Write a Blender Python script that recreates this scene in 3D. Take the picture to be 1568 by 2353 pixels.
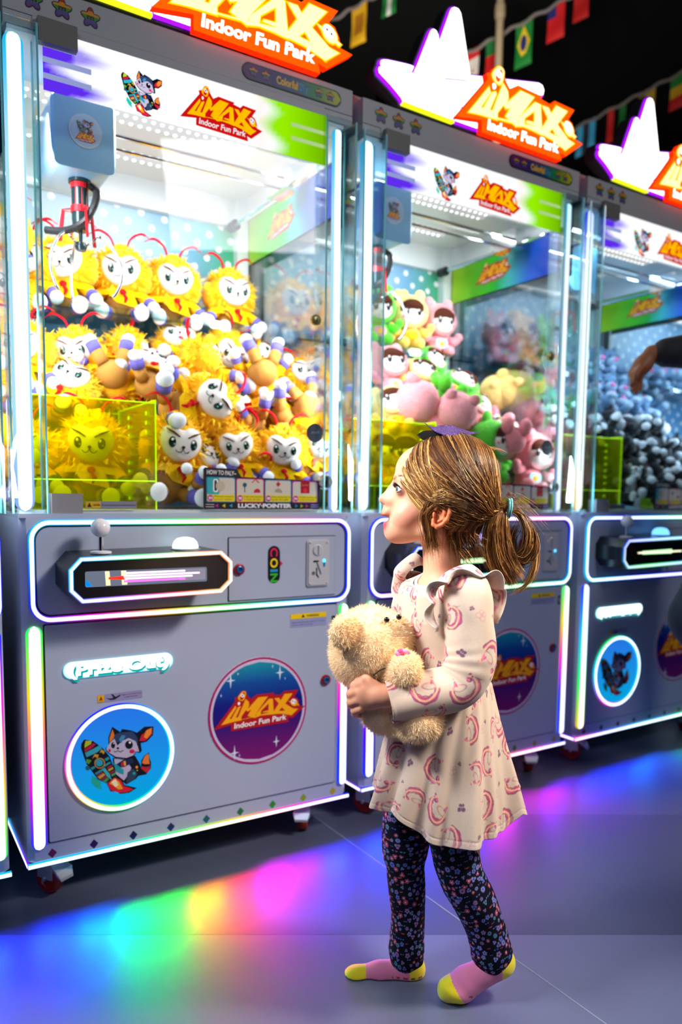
import bpy, bmesh, math, random
import numpy as np
from mathutils import Vector, Matrix, geometry
PI = math.pi
S = bpy.context.scene
for o in list(bpy.data.objects): bpy.data.objects.remove(o)
C = S.collection

# ------------------------------------------------------------------ camera
CAM = np.array([-0.290, -1.849, 0.9746]); FPX = 1770.0; CX = 784.0; CY = 1176.5 + 129.3
YAW, PIT, ROL = math.radians(31.607), math.radians(-5.41), math.radians(0.69)
CF = np.array([math.sin(YAW)*math.cos(PIT), math.cos(YAW)*math.cos(PIT), math.sin(PIT)])
_R = np.array([math.cos(YAW), -math.sin(YAW), 0.0]); _U = np.cross(_R, CF)
CR = _R*math.cos(ROL) + _U*math.sin(ROL); CU = -_R*math.sin(ROL) + _U*math.cos(ROL)
cd = bpy.data.cameras.new('camera'); cam = bpy.data.objects.new('camera', cd); C.objects.link(cam)
cam.matrix_world = Matrix(((CR[0], CU[0], -CF[0], CAM[0]), (CR[1], CU[1], -CF[1], CAM[1]), (CR[2], CU[2], -CF[2], CAM[2]), (0, 0, 0, 1)))
cd.sensor_fit = 'HORIZONTAL'; cd.sensor_width = 24.0; cd.lens = FPX/1568*24.0
cd.shift_y = 129.3/1568; cd.clip_start = 0.02
cd.dof.use_dof = True; cd.dof.focus_distance = 1.45; cd.dof.aperture_fstop = 2.4
S.camera = cam

# ------------------------------------------------------------------ world, exposure
w = bpy.data.worlds.new('world'); S.world = w; w.use_nodes = True
w.node_tree.nodes['Background'].inputs[0].default_value = (0.35, 0.4, 0.6, 1)
w.node_tree.nodes['Background'].inputs[1].default_value = 0.10
S.view_settings.view_transform = 'Standard'; S.view_settings.look = 'None'
S.view_settings.exposure = 0.0; S.view_settings.gamma = 1.0; S.view_settings.use_curve_mapping = False

def ray(u, v): return CF + CR*(u-CX)/FPX - CU*(v-CY)/FPX
def area(name, loc, target, power, sx, sy, col=(1, 1, 1), spread=180, parent=None):
    l = bpy.data.lights.new(name, 'AREA'); l.shape = 'RECTANGLE'; l.size = sx; l.size_y = sy
    l.energy = power; l.color = col; l.spread = math.radians(spread)
    o = bpy.data.objects.new(name, l); C.objects.link(o); o.location = loc
    o.rotation_euler = (Vector(target)-Vector(loc)).to_track_quat('-Z', 'Y').to_euler()
    if parent: o.parent = parent
    return o
# ceiling lamps of the hall, behind and above the photographer, then two lights added
area('hall_lamp', (1.9, -2.9, 2.9), (0.75, -0.7, 0.6), 28, 1.0, 0.7, (.93, 0.94, 1.0))
area('hall_lamp', (-1.6, -2.6, 3.0), (0.4, 0.0, 0.6), 18, 1.4, 0.9, (0.70, 0.80, 1.0))
area('girl_added_light', (1.75, -1.75, 2.35), (0.62, -0.72, 0.75), 8.5, .35, .35, (1.0, .90, .78), 50)  # added to brighten the girl; no such lamp is known
area('girl_added_light', (-.55, -.55, 1.9), (0.60, -0.72, 0.80), 3.2, .5, .3, (.95, .97, 1.0), 36)  # added in place of the machines' glow on her face

# ------------------------------------------------------------------ materials
MATS = {}
def mat(name, col=(.8, .8, .8), rough=.5, metal=0.0, spec=.5, emit=None, es=0.0, vcol=False, trans=0.0, coat=0.0, sheen=0.0, sss=0.0, bump=None, vary=0.0):
    if name in MATS: return MATS[name]
    m = bpy.data.materials.new(name); m.use_nodes = True; nt = m.node_tree; b = nt.nodes['Principled BSDF']
    b.inputs['Base Color'].default_value = (*col, 1); b.inputs['Roughness'].default_value = rough
    b.inputs['Metallic'].default_value = metal; b.inputs['Specular IOR Level'].default_value = spec
    b.inputs['Transmission Weight'].default_value = trans; b.inputs['Coat Weight'].default_value = coat
    b.inputs['Sheen Weight'].default_value = sheen
    if sss: b.inputs['Subsurface Weight'].default_value = sss; b.inputs['Subsurface Radius'].default_value = (.012, .005, .003); b.inputs['Subsurface Scale'].default_value = 1.0
    if emit: b.inputs['Emission Color'].default_value = (*emit, 1); b.inputs['Emission Strength'].default_value = es
    src = None
    if vcol:
        a = nt.nodes.new('ShaderNodeVertexColor'); a.layer_name = 'Col'; src = a.outputs[0]
    if vary:
        n = nt.nodes.new('ShaderNodeTexNoise'); n.inputs['Scale'].default_value = 60; n.inputs['Detail'].default_value = 4
        tc = nt.nodes.new('ShaderNodeTexCoord'); nt.links.new(tc.outputs['Object'], n.inputs['Vector'])
        mr = nt.nodes.new('ShaderNodeMapRange'); mr.inputs[3].default_value = 1-vary; mr.inputs[4].default_value = 1+vary
        nt.links.new(n.outputs[0], mr.inputs[0])
        mx = nt.nodes.new('ShaderNodeMix'); mx.data_type = 'RGBA'; mx.blend_type = 'MULTIPLY'; mx.inputs[0].default_value = 1
        if src: nt.links.new(src, mx.inputs[6])
        else: mx.inputs[6].default_value = (*col, 1)
        nt.links.new(mr.outputs[0], mx.inputs[7]); src = mx.outputs[2]
    if src: nt.links.new(src, b.inputs['Base Color'])
    if bump:
        n = nt.nodes.new('ShaderNodeTexNoise'); n.inputs['Scale'].default_value = bump[0]; n.inputs['Detail'].default_value = 3
        tc = nt.nodes.new('ShaderNodeTexCoord'); nt.links.new(tc.outputs['Object'], n.inputs['Vector'])
        bp = nt.nodes.new('ShaderNodeBump'); bp.inputs['Strength'].default_value = bump[1]; bp.inputs['Distance'].default_value = bump[2]
        nt.links.new(n.outputs[0], bp.inputs['Height']); nt.links.new(bp.outputs[0], b.inputs['Normal'])
    MATS[name] = m; return m
def emat(name, strength=1.0):
    """light-giving material: emission colour from the mesh's colour attribute"""
    if name in MATS: return MATS[name]
    m = bpy.data.materials.new(name); m.use_nodes = True; nt = m.node_tree; nt.nodes.clear()
    o = nt.nodes.new('ShaderNodeOutputMaterial'); e = nt.nodes.new('ShaderNodeEmission'); a = nt.nodes.new('ShaderNodeVertexColor')
    a.layer_name = 'Col'; nt.links.new(a.outputs[0], e.inputs[0]); e.inputs[1].default_value = strength; nt.links.new(e.outputs[0], o.inputs[0])
    MATS[name] = m; return m
def glassmat(name, tint=(1, 1, 1), refl=.08, rough=.02, body=None, bodyfac=0.0):
    """thin clear sheet: tinted see-through with a Fresnel mirror on top, optional dyed body"""
    if name in MATS: return MATS[name]
    m = bpy.data.materials.new(name); m.use_nodes = True; nt = m.node_tree; nt.nodes.clear()
    o = nt.nodes.new('ShaderNodeOutputMaterial'); t = nt.nodes.new('ShaderNodeBsdfTransparent'); t.inputs[0].default_value = (*tint, 1)
    g = nt.nodes.new('ShaderNodeBsdfGlossy'); g.inputs['Roughness'].default_value = rough
    f = nt.nodes.new('ShaderNodeFresnel'); f.inputs[0].default_value = 1.45
    mu = nt.nodes.new('ShaderNodeMath'); mu.operation = 'MULTIPLY_ADD'; mu.inputs[1].default_value = .45; mu.inputs[2].default_value = refl*.3
    nt.links.new(f.outputs[0], mu.inputs[0]); mx = nt.nodes.new('ShaderNodeMixShader'); nt.links.new(mu.outputs[0], mx.inputs[0])
    base = t.outputs[0]
    if body:
        d = nt.nodes.new('ShaderNodeBsdfTranslucent'); d.inputs[0].default_value = (*body, 1)
        m2 = nt.nodes.new('ShaderNodeMixShader'); m2.inputs[0].default_value = bodyfac
        nt.links.new(t.outputs[0], m2.inputs[1]); nt.links.new(d.outputs[0], m2.inputs[2]); base = m2.outputs[0]
    nt.links.new(base, mx.inputs[1]); nt.links.new(g.outputs[0], mx.inputs[2]); nt.links.new(mx.outputs[0], o.inputs[0])
    MATS[name] = m; return m

# ------------------------------------------------------------------ mesh tools
class MB:
    def __init__(s): s.v = []; s.f = []; s.c = []; s.n = 0
    def add(s, v, f, col=(1, 1, 1)):
        v = np.asarray(v, float).reshape(-1, 3); n = s.n
        s.v.append(v); s.f += [tuple(n+i for i in q) for q in f]
        c = np.asarray(col, float)
        if c.ndim == 1: c = np.tile(c, (len(v), 1))
        s.c.append(c); s.n += len(v); return s
    def box(s, a, b, col=(1, 1, 1)):
        x0, y0, z0 = a; x1, y1, z1 = b
        return s.add([(x0, y0, z0), (x1, y0, z0), (x1, y1, z0), (x0, y1, z0), (x0, y0, z1), (x1, y0, z1), (x1, y1, z1), (x0, y1, z1)],
                     [(0, 3, 2, 1), (4, 5, 6, 7), (0, 1, 5, 4), (1, 2, 6, 5), (2, 3, 7, 6), (3, 0, 4, 7)], col)
    def loft(s, rings, col=(1, 1, 1), cap=True, close=True):
        """rings: (n, m, 3)"""
        r = np.asarray(rings, float); n, m = r.shape[:2]; f = []
        mm = m if close else m-1
        for i in range(n-1):
            for j in range(mm):
                k = (j+1) % m; f.append((i*m+j, i*m+k, (i+1)*m+k, (i+1)*m+j))
        if cap: f.append(tuple(range(m-1, -1, -1))); f.append(tuple((n-1)*m+j for j in range(m)))
        c = np.asarray(col, float)
        if c.ndim == 3: c = c.reshape(-1, 3)
        elif c.ndim == 2: c = np.repeat(c, m, axis=0)
        return s.add(r.reshape(-1, 3), f, c)
    def tube(s, pts, rad, k=8, col=(1, 1, 1), cap=True, flat=None):
        p = np.asarray(pts, float); n = len(p); rad = np.broadcast_to(np.asarray(rad, float), (n,))
        t = np.gradient(p, axis=0); t /= np.linalg.norm(t, axis=1)[:, None]+1e-12
        up = np.array([0, 0, 1.]) if abs(t[0][2]) < .9 else np.array([1., 0, 0])
        a = np.cross(t[0], up); a /= np.linalg.norm(a); rings = []
        ang = np.linspace(0, 2*PI, k, endpoint=False)
        for i in range(n):
            a = a - t[i]*(a@t[i]); a /= np.linalg.norm(a)+1e-12; b = np.cross(t[i], a)
            fl = 1 if flat is None else flat
            rings.append(p[i]+rad[i]*(np.cos(ang)[:, None]*a+np.sin(ang)[:, None]*b*fl))
        return s.loft(rings, col, cap)
    def lathe(s, prof, k=24, axis='z', at=(0, 0, 0), col=(1, 1, 1)):
        ang = np.linspace(0, 2*PI, k, endpoint=False); R = []
        for r, z in prof:
            x = r*np.cos(ang); y = r*np.sin(ang); zz = np.full(k, z)
            if axis == 'z': q = np.stack([x, y, zz], 1)
            elif axis == 'y': q = np.stack([x, zz, -y], 1)
            else: q = np.stack([zz, x, y], 1)
            R.append(q+np.array(at))
        c = np.asarray(col, float)
        return s.loft(R, col, True)
    def ell(s, c, r, col=(1, 1, 1), u=16, v=10, rot=None):
        P = []
        for i in range(1, v):
            th = PI*i/v
            for j in range(u):
                ph = 2*PI*j/u; P.append((math.sin(th)*math.cos(ph), math.sin(th)*math.sin(ph), math.cos(th)))
        P += [(0, 0, 1), (0, 0, -1)]; P = np.array(P)*np.array(r)
        if rot is not None: P = P@np.array(rot).T
        f = []
        for i in range(v-2):
            for j in range(u):
                k = (j+1) % u; f.append((i*u+j, (i+1)*u+j, (i+1)*u+k, i*u+k))
        T = (v-1)*u
        for j in range(u):
            k = (j+1) % u; f.append((T, j, k)); f.append((T+1, (v-2)*u+k, (v-2)*u+j))
        return s.add(P+np.array(c), f, col)
    def poly(s, pts, y, col, x0=0, z0=0):
        """flat polygon in the x-z plane facing -y"""
        p = [(a, y, b) for a, b in pts]
        ar = sum(pts[i][0]*pts[(i+1) % len(pts)][1]-pts[(i+1) % len(pts)][0]*pts[i][1] for i in range(len(pts)))
        if ar < 0: p = p[::-1]
        return s.add(p, [tuple(range(len(p)))], col)
    def prism(s, pts, y0, y1, col=(1, 1, 1), side=None):
        """polygon in x-z extruded from y0 (front) to y1"""
        ar = sum(pts[i][0]*pts[(i+1) % len(pts)][1]-pts[(i+1) % len(pts)][0]*pts[i][1] for i in range(len(pts)))
        if ar < 0: pts = pts[::-1]
        n = len(pts); side = col if side is None else side
        s.add([(a, y0, b) for a, b in pts], [tuple(range(n))], col)
        s.add([(a, y1, b) for a, b in pts], [tuple(range(n-1, -1, -1))], side)
        s.add([(a, y0, b) for a, b in pts]+[(a, y1, b) for a, b in pts], [(i, i+n, (i+1) % n+n, (i+1) % n) for i in range(n)], side)
        return s
    def xform(s, M):
        M = np.array(M); s.v = [v@M[:3, :3].T+M[:3, 3] for v in s.v]; return s
    def merge(s, o):
        n = s.n; s.v += o.v; s.c += o.c; s.f += [tuple(n+i for i in q) for q in o.f]; s.n += o.n; return s
    def mesh(s, name, m, smooth=False):
        me = bpy.data.meshes.new(name); v = np.concatenate(s.v); me.from_pydata(v.tolist(), [], s.f)
        ca = me.color_attributes.new('Col', 'FLOAT_COLOR', 'POINT'); c = np.concatenate(s.c)
        ca.data.foreach_set('color', np.concatenate([c, np.ones((len(c), 1))], 1).astype(np.float32).ravel())
        if smooth: me.shade_smooth()
        if smooth and smooth is not True:
            try: me.set_sharp_from_angle(angle=math.radians(smooth))
            except Exception: pass
        me.materials.append(m); me.update(); return me
def link(name, me, parent=None, label=None, kind=None, loc=None, rot=None):
    o = bpy.data.objects.new(name, me); C.objects.link(o)
    if parent: o.parent = parent
    if label: o['label'] = label
    if kind: o['kind'] = kind
    if loc is not None: o.location = loc
    if rot is not None: o.rotation_euler = rot
    return o
def thing(name, label, cat, loc=(0, 0, 0), rz=0.0, group=None):
    o = bpy.data.objects.new(name, None); C.objects.link(o); o.location = loc; o.rotation_euler = (0, 0, rz)
    o.empty_display_size = .05; o['label'] = label; o['category'] = cat
    if group: o['group'] = group
    return o
def tag(o, label, cat, group=None):
    o['label'] = label; o['category'] = cat
    if group: o['group'] = group
    return o
def tris(me):
    bm = bmesh.new(); bm.from_mesh(me); bmesh.ops.triangulate(bm, faces=[f for f in bm.faces if len(f.verts) > 4]); bm.to_mesh(me); bm.free(); return me
def circ(cx, cz, r, n=28, a0=0, a1=2*PI, rz=None):
    rz = rz or r
    return [(cx+r*math.cos(a0+(a1-a0)*i/n), cz+rz*math.sin(a0+(a1-a0)*i/n)) for i in range(n)]
def rrect(x0, z0, x1, z1, r, n=6):
    p = []
    for cx, cz, a in ((x1-r, z1-r, 0), (x0+r, z1-r, 90), (x0+r, z0+r, 180), (x1-r, z0+r, 270)):
        for i in range(n+1):
            t = math.radians(a+90*i/n); p.append((cx+r*math.cos(t), cz+r*math.sin(t)))
    return p
def stroke(pts, w):
    """polyline of width w -> polygon"""
    p = np.array(pts, float); t = np.gradient(p, axis=0); t /= np.linalg.norm(t, axis=1)[:, None]+1e-9
    n = np.stack([-t[:, 1], t[:, 0]], 1)*w/2
    return [tuple(q) for q in (p+n)]+[tuple(q) for q in (p-n)[::-1]]
def grow(pts, d):
    p = np.array(pts, float); ar = sum(p[i][0]*p[(i+1) % len(p)][1]-p[(i+1) % len(p)][0]*p[i][1] for i in range(len(p)))
    if ar < 0: p = p[::-1]
    a = p-np.roll(p, 1, 0); b = np.roll(p, -1, 0)-p
    na = np.stack([a[:, 1], -a[:, 0]], 1); nb = np.stack([b[:, 1], -b[:, 0]], 1)
    na /= np.linalg.norm(na, axis=1)[:, None]+1e-9; nb /= np.linalg.norm(nb, axis=1)[:, None]+1e-9
    m = na+nb; m /= np.maximum(np.linalg.norm(m, axis=1)[:, None], .2); k = 1/np.maximum((m*na).sum(1), .5)
    return [tuple(q) for q in p+m*d*k[:, None]]
def chaikin(pts, k=2, closed=True):
    p = np.array(pts, float)
    for _ in range(k):
        nx = np.roll(p, -1, 0) if closed else p[1:]; q = p if closed else p[:-1]
        a = .75*q+.25*nx; b = .25*q+.75*nx; r = np.empty((2*len(a), p.shape[1])); r[0::2] = a; r[1::2] = b
        p = r if closed else np.vstack([p[:1], r, p[-1:]])
    return [tuple(x) for x in p]
def spline(pts, n=8):
    """Catmull-Rom through points"""
    p = np.array(pts, float); P = np.vstack([2*p[0]-p[1], p, 2*p[-1]-p[-2]]); out = []
    for i in range(1, len(P)-2):
        for t in np.linspace(0, 1, n, endpoint=False):
            a, b, c, d = P[i-1], P[i], P[i+1], P[i+2]
            out.append(.5*((2*b)+(-a+c)*t+(2*a-5*b+4*c-d)*t*t+(-a+3*b-3*c+d)*t**3))
    out.append(p[-1]); return np.array(out)
_txt = {}
def text_polys(st, bold=0.0, res=3):
    """flat font outline as (verts, faces) with x in [0,w], z up, cap height about .7"""
    k = (st, bold, res)
    if k in _txt: return _txt[k]
    cu = bpy.data.curves.new('t', 'FONT'); cu.body = st; cu.resolution_u = res; cu.offset = bold
    ob = bpy.data.objects.new('t', cu); C.objects.link(ob); dg = bpy.context.evaluated_depsgraph_get(); dg.update()
    me = ob.evaluated_get(dg).to_mesh(); v = np.array([tuple(x.co) for x in me.vertices]).reshape(-1, 3); f = [tuple(p.vertices) for p in me.polygons]
    ob.evaluated_get(dg).to_mesh_clear(); bpy.data.objects.remove(ob); bpy.data.curves.remove(cu)
    _txt[k] = (v, f); return v, f
def text(mb, st, p0, p1, h, y, col, bold=0.0, shear=0.0, sy=1.0):
    """text laid from p0 to p1 (x,z points of its baseline) with cap height h, on plane y"""
    v, f = text_polys(st, bold)
    if len(v) == 0: return mb
    x0, x1 = v[:, 0].min(), v[:, 0].max(); p0 = np.array(p0, float); p1 = np.array(p1, float); d = p1-p0; L = np.linalg.norm(d); d /= L
    n = np.array([-d[1], d[0]]); X = (v[:, 0]-x0)/(x1-x0)*L+v[:, 1]/.7*h*shear; Z = v[:, 1]/.7*h
    P = p0+X[:, None]*d+Z[:, None]*n
    fl = []
    for q in f:
        a = P[list(q)]; ar = sum(a[i][0]*a[(i+1) % len(a)][1]-a[(i+1) % len(a)][0]*a[i][1] for i in range(len(a)))
        fl.append(q if ar > 0 else q[::-1])
    return mb.add(np.stack([P[:, 0], np.full(len(P), y), P[:, 1]], 1), fl, col)

# ------------------------------------------------------------------ implicit surfaces (smooth bodies)
def sdf_mesh(prims, xs, ys, zs, post=None):
    """prims: list of (kind, params..., blend).  Union with polynomial smooth blending; 'cut' removes."""
    xs, ys, zs = [np.asarray(a, np.float32) for a in (xs, ys, zs)]
    D = np.full((len(xs), len(ys), len(zs)), .05, np.float32)
    for pr in prims:
        kind = pr[0]
        if kind == 'cap':
            _, a, b, ra, rb, k = pr; a = np.array(a, float); b = np.array(b, float); mg = max(ra, rb)+k+.03
            lo = np.minimum(a, b)-mg; hi = np.maximum(a, b)+mg
        else:
            _, c, r, rot, k = pr; c = np.array(c, float); mg = max(r)+k+.03; lo = c-mg; hi = c+mg
        i0, i1 = np.searchsorted(xs, [lo[0], hi[0]]); j0, j1 = np.searchsorted(ys, [lo[1], hi[1]]); k0, k1 = np.searchsorted(zs, [lo[2], hi[2]])
        if i1 <= i0 or j1 <= j0 or k1 <= k0: continue
        X = xs[i0:i1, None, None]; Y = ys[None, j0:j1, None]; Z = zs[None, None, k0:k1]
        if kind == 'cap':
            ab = (b-a).astype(np.float32); L = float(ab@ab)+1e-12
            t = np.clip(((X-a[0])*ab[0]+(Y-a[1])*ab[1]+(Z-a[2])*ab[2])/L, 0, 1)
            d = np.sqrt((X-a[0]-t*ab[0])**2+(Y-a[1]-t*ab[1])**2+(Z-a[2]-t*ab[2])**2)-(ra+(rb-ra)*t)
        else:
            x, y, z = X-c[0], Y-c[1], Z-c[2]
            if rot is not None:
                R = np.array(rot); x, y, z = (R[0, 0]*x+R[1, 0]*y+R[2, 0]*z, R[0, 1]*x+R[1, 1]*y+R[2, 1]*z, R[0, 2]*x+R[1, 2]*y+R[2, 2]*z)
            k0_ = np.sqrt((x/r[0])**2+(y/r[1])**2+(z/r[2])**2); k1_ = np.sqrt((x/r[0]**2)**2+(y/r[1]**2)**2+(z/r[2]**2)**2)+1e-9
            d = k0_*(k0_-1)/k1_
        E = D[i0:i1, j0:j1, k0:k1]
        if kind == 'cut':
            d = -d; h = np.maximum(k-np.abs(E-d), 0)/max(k, 1e-6); D[i0:i1, j0:j1, k0:k1] = np.maximum(E, d)+h*h*k*.25
        else:
            h = np.maximum(k-np.abs(E-d), 0)/max(k, 1e-6); D[i0:i1, j0:j1, k0:k1] = np.minimum(E, d)-h*h*k*.25
    if post is not None: D = post(D, xs[:, None, None], ys[None, :, None], zs[None, None, :])
    return nets(D, xs, ys, zs)
def nets(D, xs, ys, zs):
    s = D < 0; nx, ny, nz = D.shape
    c = np.zeros((nx-1, ny-1, nz-1), np.int8)
    for i in (0, 1):
        for j in (0, 1):
            for k in (0, 1): c += s[i:nx-1+i, j:ny-1+j, k:nz-1+k]
    act = np.argwhere((c > 0) & (c < 8)); idx = -np.ones(c.shape, np.int64); idx[tuple(act.T)] = np.arange(len(act))
    acc = np.zeros((len(act), 3)); cnt = np.zeros(len(act)); X = [xs, ys, zs]
    corners = [(i, j, k) for i in (0, 1) for j in (0, 1) for k in (0, 1)]
    for a in range(3):
        for cc in corners:
            if cc[a]: continue
            p0 = act+np.array(cc); p1 = p0.copy(); p1[:, a] += 1
            d0 = D[tuple(p0.T)]; d1 = D[tuple(p1.T)]; m = (d0 < 0) != (d1 < 0)
            t = np.where(m, d0/(d0-d1+1e-12), 0)
            P = np.stack([X[b][p0[:, b]] for b in range(3)], 1).astype(float)
            P[:, a] += t*(X[a][p1[:, a]]-X[a][p0[:, a]])
            acc += P*m[:, None]; cnt += m
    V = acc/cnt[:, None]; F = []
    for a in range(3):
        b, c_ = (a+1) % 3, (a+2) % 3
        sl0 = [slice(None)]*3; sl1 = [slice(None)]*3; sl0[a] = slice(0, -1); sl1[a] = slice(1, None)
        e = np.argwhere(s[tuple(sl0)] != s[tuple(sl1)])
        e = e[(e[:, b] > 0) & (e[:, c_] > 0) & (e[:, b] < D.shape[b]-1) & (e[:, c_] < D.shape[c_]-1)]
        fl = s[tuple(e.T)]; q = []
        for db, dc in ((-1, -1), (0, -1), (0, 0), (-1, 0)):
            g = e.copy(); g[:, b] += db; g[:, c_] += dc; q.append(idx[tuple(g.T)])
        Q = np.stack(q, 1); Q[~fl] = Q[~fl][:, ::-1]; F.append(Q)
    return V, np.concatenate(F)
def raw_mesh(name, V, F, m, col=None, smooth=True):
    me = bpy.data.meshes.new(name); me.vertices.add(len(V)); me.vertices.foreach_set('co', np.asarray(V, np.float32).ravel())
    F = np.asarray(F, np.int32); k = F.shape[1]
    me.loops.add(F.size); me.loops.foreach_set('vertex_index', F.ravel()); me.polygons.add(len(F)); me.polygons.foreach_set('loop_start', np.arange(0, F.size, k, dtype=np.int32))
    me.update(calc_edges=True)
    if col is not None:
        ca = me.color_attributes.new('Col', 'FLOAT_COLOR', 'POINT'); col = np.asarray(col, float)
        if col.ndim == 1: col = np.tile(col, (len(V), 1))
        ca.data.foreach_set('color', np.concatenate([col, np.ones((len(V), 1))], 1).astype(np.float32).ravel())
    if smooth: me.shade_smooth()
    me.materials.append(m); return me
def relax(V, F, n=1, w=.5):
    for _ in range(n):
        A = np.zeros_like(V); c = np.zeros(len(V))
        for i in range(4):
            a = F[:, i]; b = F[:, (i+1) % 4]
            np.add.at(A, a, V[b]); np.add.at(A, b, V[a]); np.add.at(c, a, 1); np.add.at(c, b, 1)
        V = V*(1-w)+w*A/np.maximum(c, 1)[:, None]
    return V
def rotm(ax, ay, az):
    return np.array(Matrix.Rotation(az, 3, 'Z')@Matrix.Rotation(ay, 3, 'Y')@Matrix.Rotation(ax, 3, 'X'))

def hx(h, k=1.0):
    c = [int(h[i:i+2], 16)/255 for i in (0, 2, 4)]
    return tuple(k*(x/12.92 if x <= .04045 else ((x+.055)/1.055)**2.4) for x in c)
def lerp3(a, b, t): return tuple(a[i]*(1-t)+b[i]*t for i in range(3))
def ramp(stops, t):
    t = np.atleast_1d(np.asarray(t, float)); xs_ = [s_[0] for s_ in stops]
    return np.stack([np.interp(t, xs_, [s_[1][i] for s_ in stops]) for i in range(3)], 1)
random.seed(7); rng = np.random.default_rng(5)
W, DEP = .876, .80
PLACE = {}
for k, dx, dy, ro in ((0, .012, -.008, -.010), (1, 0, 0, 0), (2, .002, .018, .017), (3, .010, .041, .025), (4, .02, .07, .03)):
    PLACE[k] = (.43+(k-1)*.93+dx-.43*math.cos(ro), dy-.43*math.sin(ro), ro)
def pl(u, v, k=1, y=0.0):
    """point of machine k's plane y (metres behind its front) seen at photo pixel u, v -> (x, z) in machine metres"""
    X, Y, ro = PLACE[k]; d = ray(u, v); c, s = math.cos(ro), math.sin(ro); p = CAM[:2]-np.array([X, Y])
    P = np.array([c*p[0]+s*p[1], -s*p[0]+c*p[1]]); Dv = np.array([c*d[0]+s*d[1], -s*d[0]+c*d[1]])
    t = (y-P[1])/Dv[1]; return (P[0]+Dv[0]*t, CAM[2]+d[2]*t)

# ------------------------------------------------------------------ the hall
def floormat(name, base, rough):
    m = bpy.data.materials.new(name); m.use_nodes = True; nt = m.node_tree; b = nt.nodes['Principled BSDF']
    tc = nt.nodes.new('ShaderNodeTexCoord'); n1 = nt.nodes.new('ShaderNodeTexNoise'); n1.inputs['Scale'].default_value = 3.0; n1.inputs['Detail'].default_value = 4
    n2 = nt.nodes.new('ShaderNodeTexNoise'); n2.inputs['Scale'].default_value = 420; n2.inputs['Detail'].default_value = 2
    for n in (n1, n2): nt.links.new(tc.outputs['Object'], n.inputs['Vector'])
    mr = nt.nodes.new('ShaderNodeMapRange'); mr.inputs[3].default_value = .90; mr.inputs[4].default_value = 1.08; nt.links.new(n1.outputs[0], mr.inputs[0])
    mx = nt.nodes.new('ShaderNodeMix'); mx.data_type = 'RGBA'; mx.blend_type = 'MULTIPLY'; mx.inputs[0].default_value = 1
    mx.inputs[6].default_value = (*base, 1); nt.links.new(mr.outputs[0], mx.inputs[7]); nt.links.new(mx.outputs[2], b.inputs['Base Color'])
    b.inputs['Roughness'].default_value = rough; b.inputs['Specular IOR Level'].default_value = .5
    bp = nt.nodes.new('ShaderNodeBump'); bp.inputs['Strength'].default_value = .25; bp.inputs['Distance'].default_value = .001
    nt.links.new(n2.outputs[0], bp.inputs['Height']); nt.links.new(bp.outputs[0], b.inputs['Normal']); return m
fa = (np.array([-.077, -.083]), np.array([1.312, -.77])/np.hypot(1.312, .77))      # edges of the floor's tone bands (point, direction)
fb = (np.array([1.397, -.191]), fa[1])
nrm = np.array([-fa[1][1], fa[1][0]])                                            # away from the photographer
def strip_pts(o0, o1):
    """floor area between two offsets along nrm measured from band edge a, wide enough for the hall"""
    q = []
    for a, o in ((-7, o0), (9, o0), (9, o1), (-7, o1)):
        p = fa[0]+fa[1]*a+nrm*o; q.append(p)
    return q
offb = float((fb[0]-fa[0])@nrm)
fl = MB(); fl.box((-7, -7, -.06), (10, 8, -.006), (.1, .1, .1)); link('floor', fl.mesh('floor', mat('floor_screed', (.05, .05, .06), .9)), kind='structure')
for i, (o0, o1, base) in enumerate(((-7, -.0004, (.115, .128, .215)), (.0004, offb-.0004, (.060, .070, .120)), (offb+.0004, 9, (.085, .095, .155)))):
    q = strip_pts(o0, o1); mb = MB(); n_ = len(q)
    top = [(a, b, 0.0) for a, b in q]; bot = [(a, b, -.006) for a, b in q]
    mb.add(top+bot, [(0, 1, 2, 3), (7, 6, 5, 4)]+[(j, (j+4), (j+1) % 4+4, (j+1) % 4) for j in range(4)])
    link('floor_band', mb.mesh('floor_band', floormat('grey_vinyl_%d' % i, base, .38)), kind='structure')
mb = MB()   # welded joint running away from the camera between the machines
mb.tube([(.87, -3.0, .0002), (.834, .1, .0002), (.83, 3, .0002)], .0012, 6, (.3, .34, .42)); link('trim_1', mb.mesh('weld', mat('weld_bead', (.30, .36, .46), .3)), kind='structure')
dark = mat('dark_paint', (.010, .010, .011), .9, bump=(40, .2, .002))
for nm, a, b in (('ceiling', (-7, -7, 5.0), (10, 8, 5.1)), ('wall_back', (-7, 7.9, 0), (10, 8, 5)), ('wall_left', (-7.1, -7, 0), (-7, 8, 5)), ('wall_right', (10, -7, 0), (10.1, 8, 5)), ('wall_front', (-7, -7.1, 0), (10, -7, 5))):
    mb = MB(); mb.box(a, b); link(nm, mb.mesh(nm, dark), kind='structure')

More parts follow.
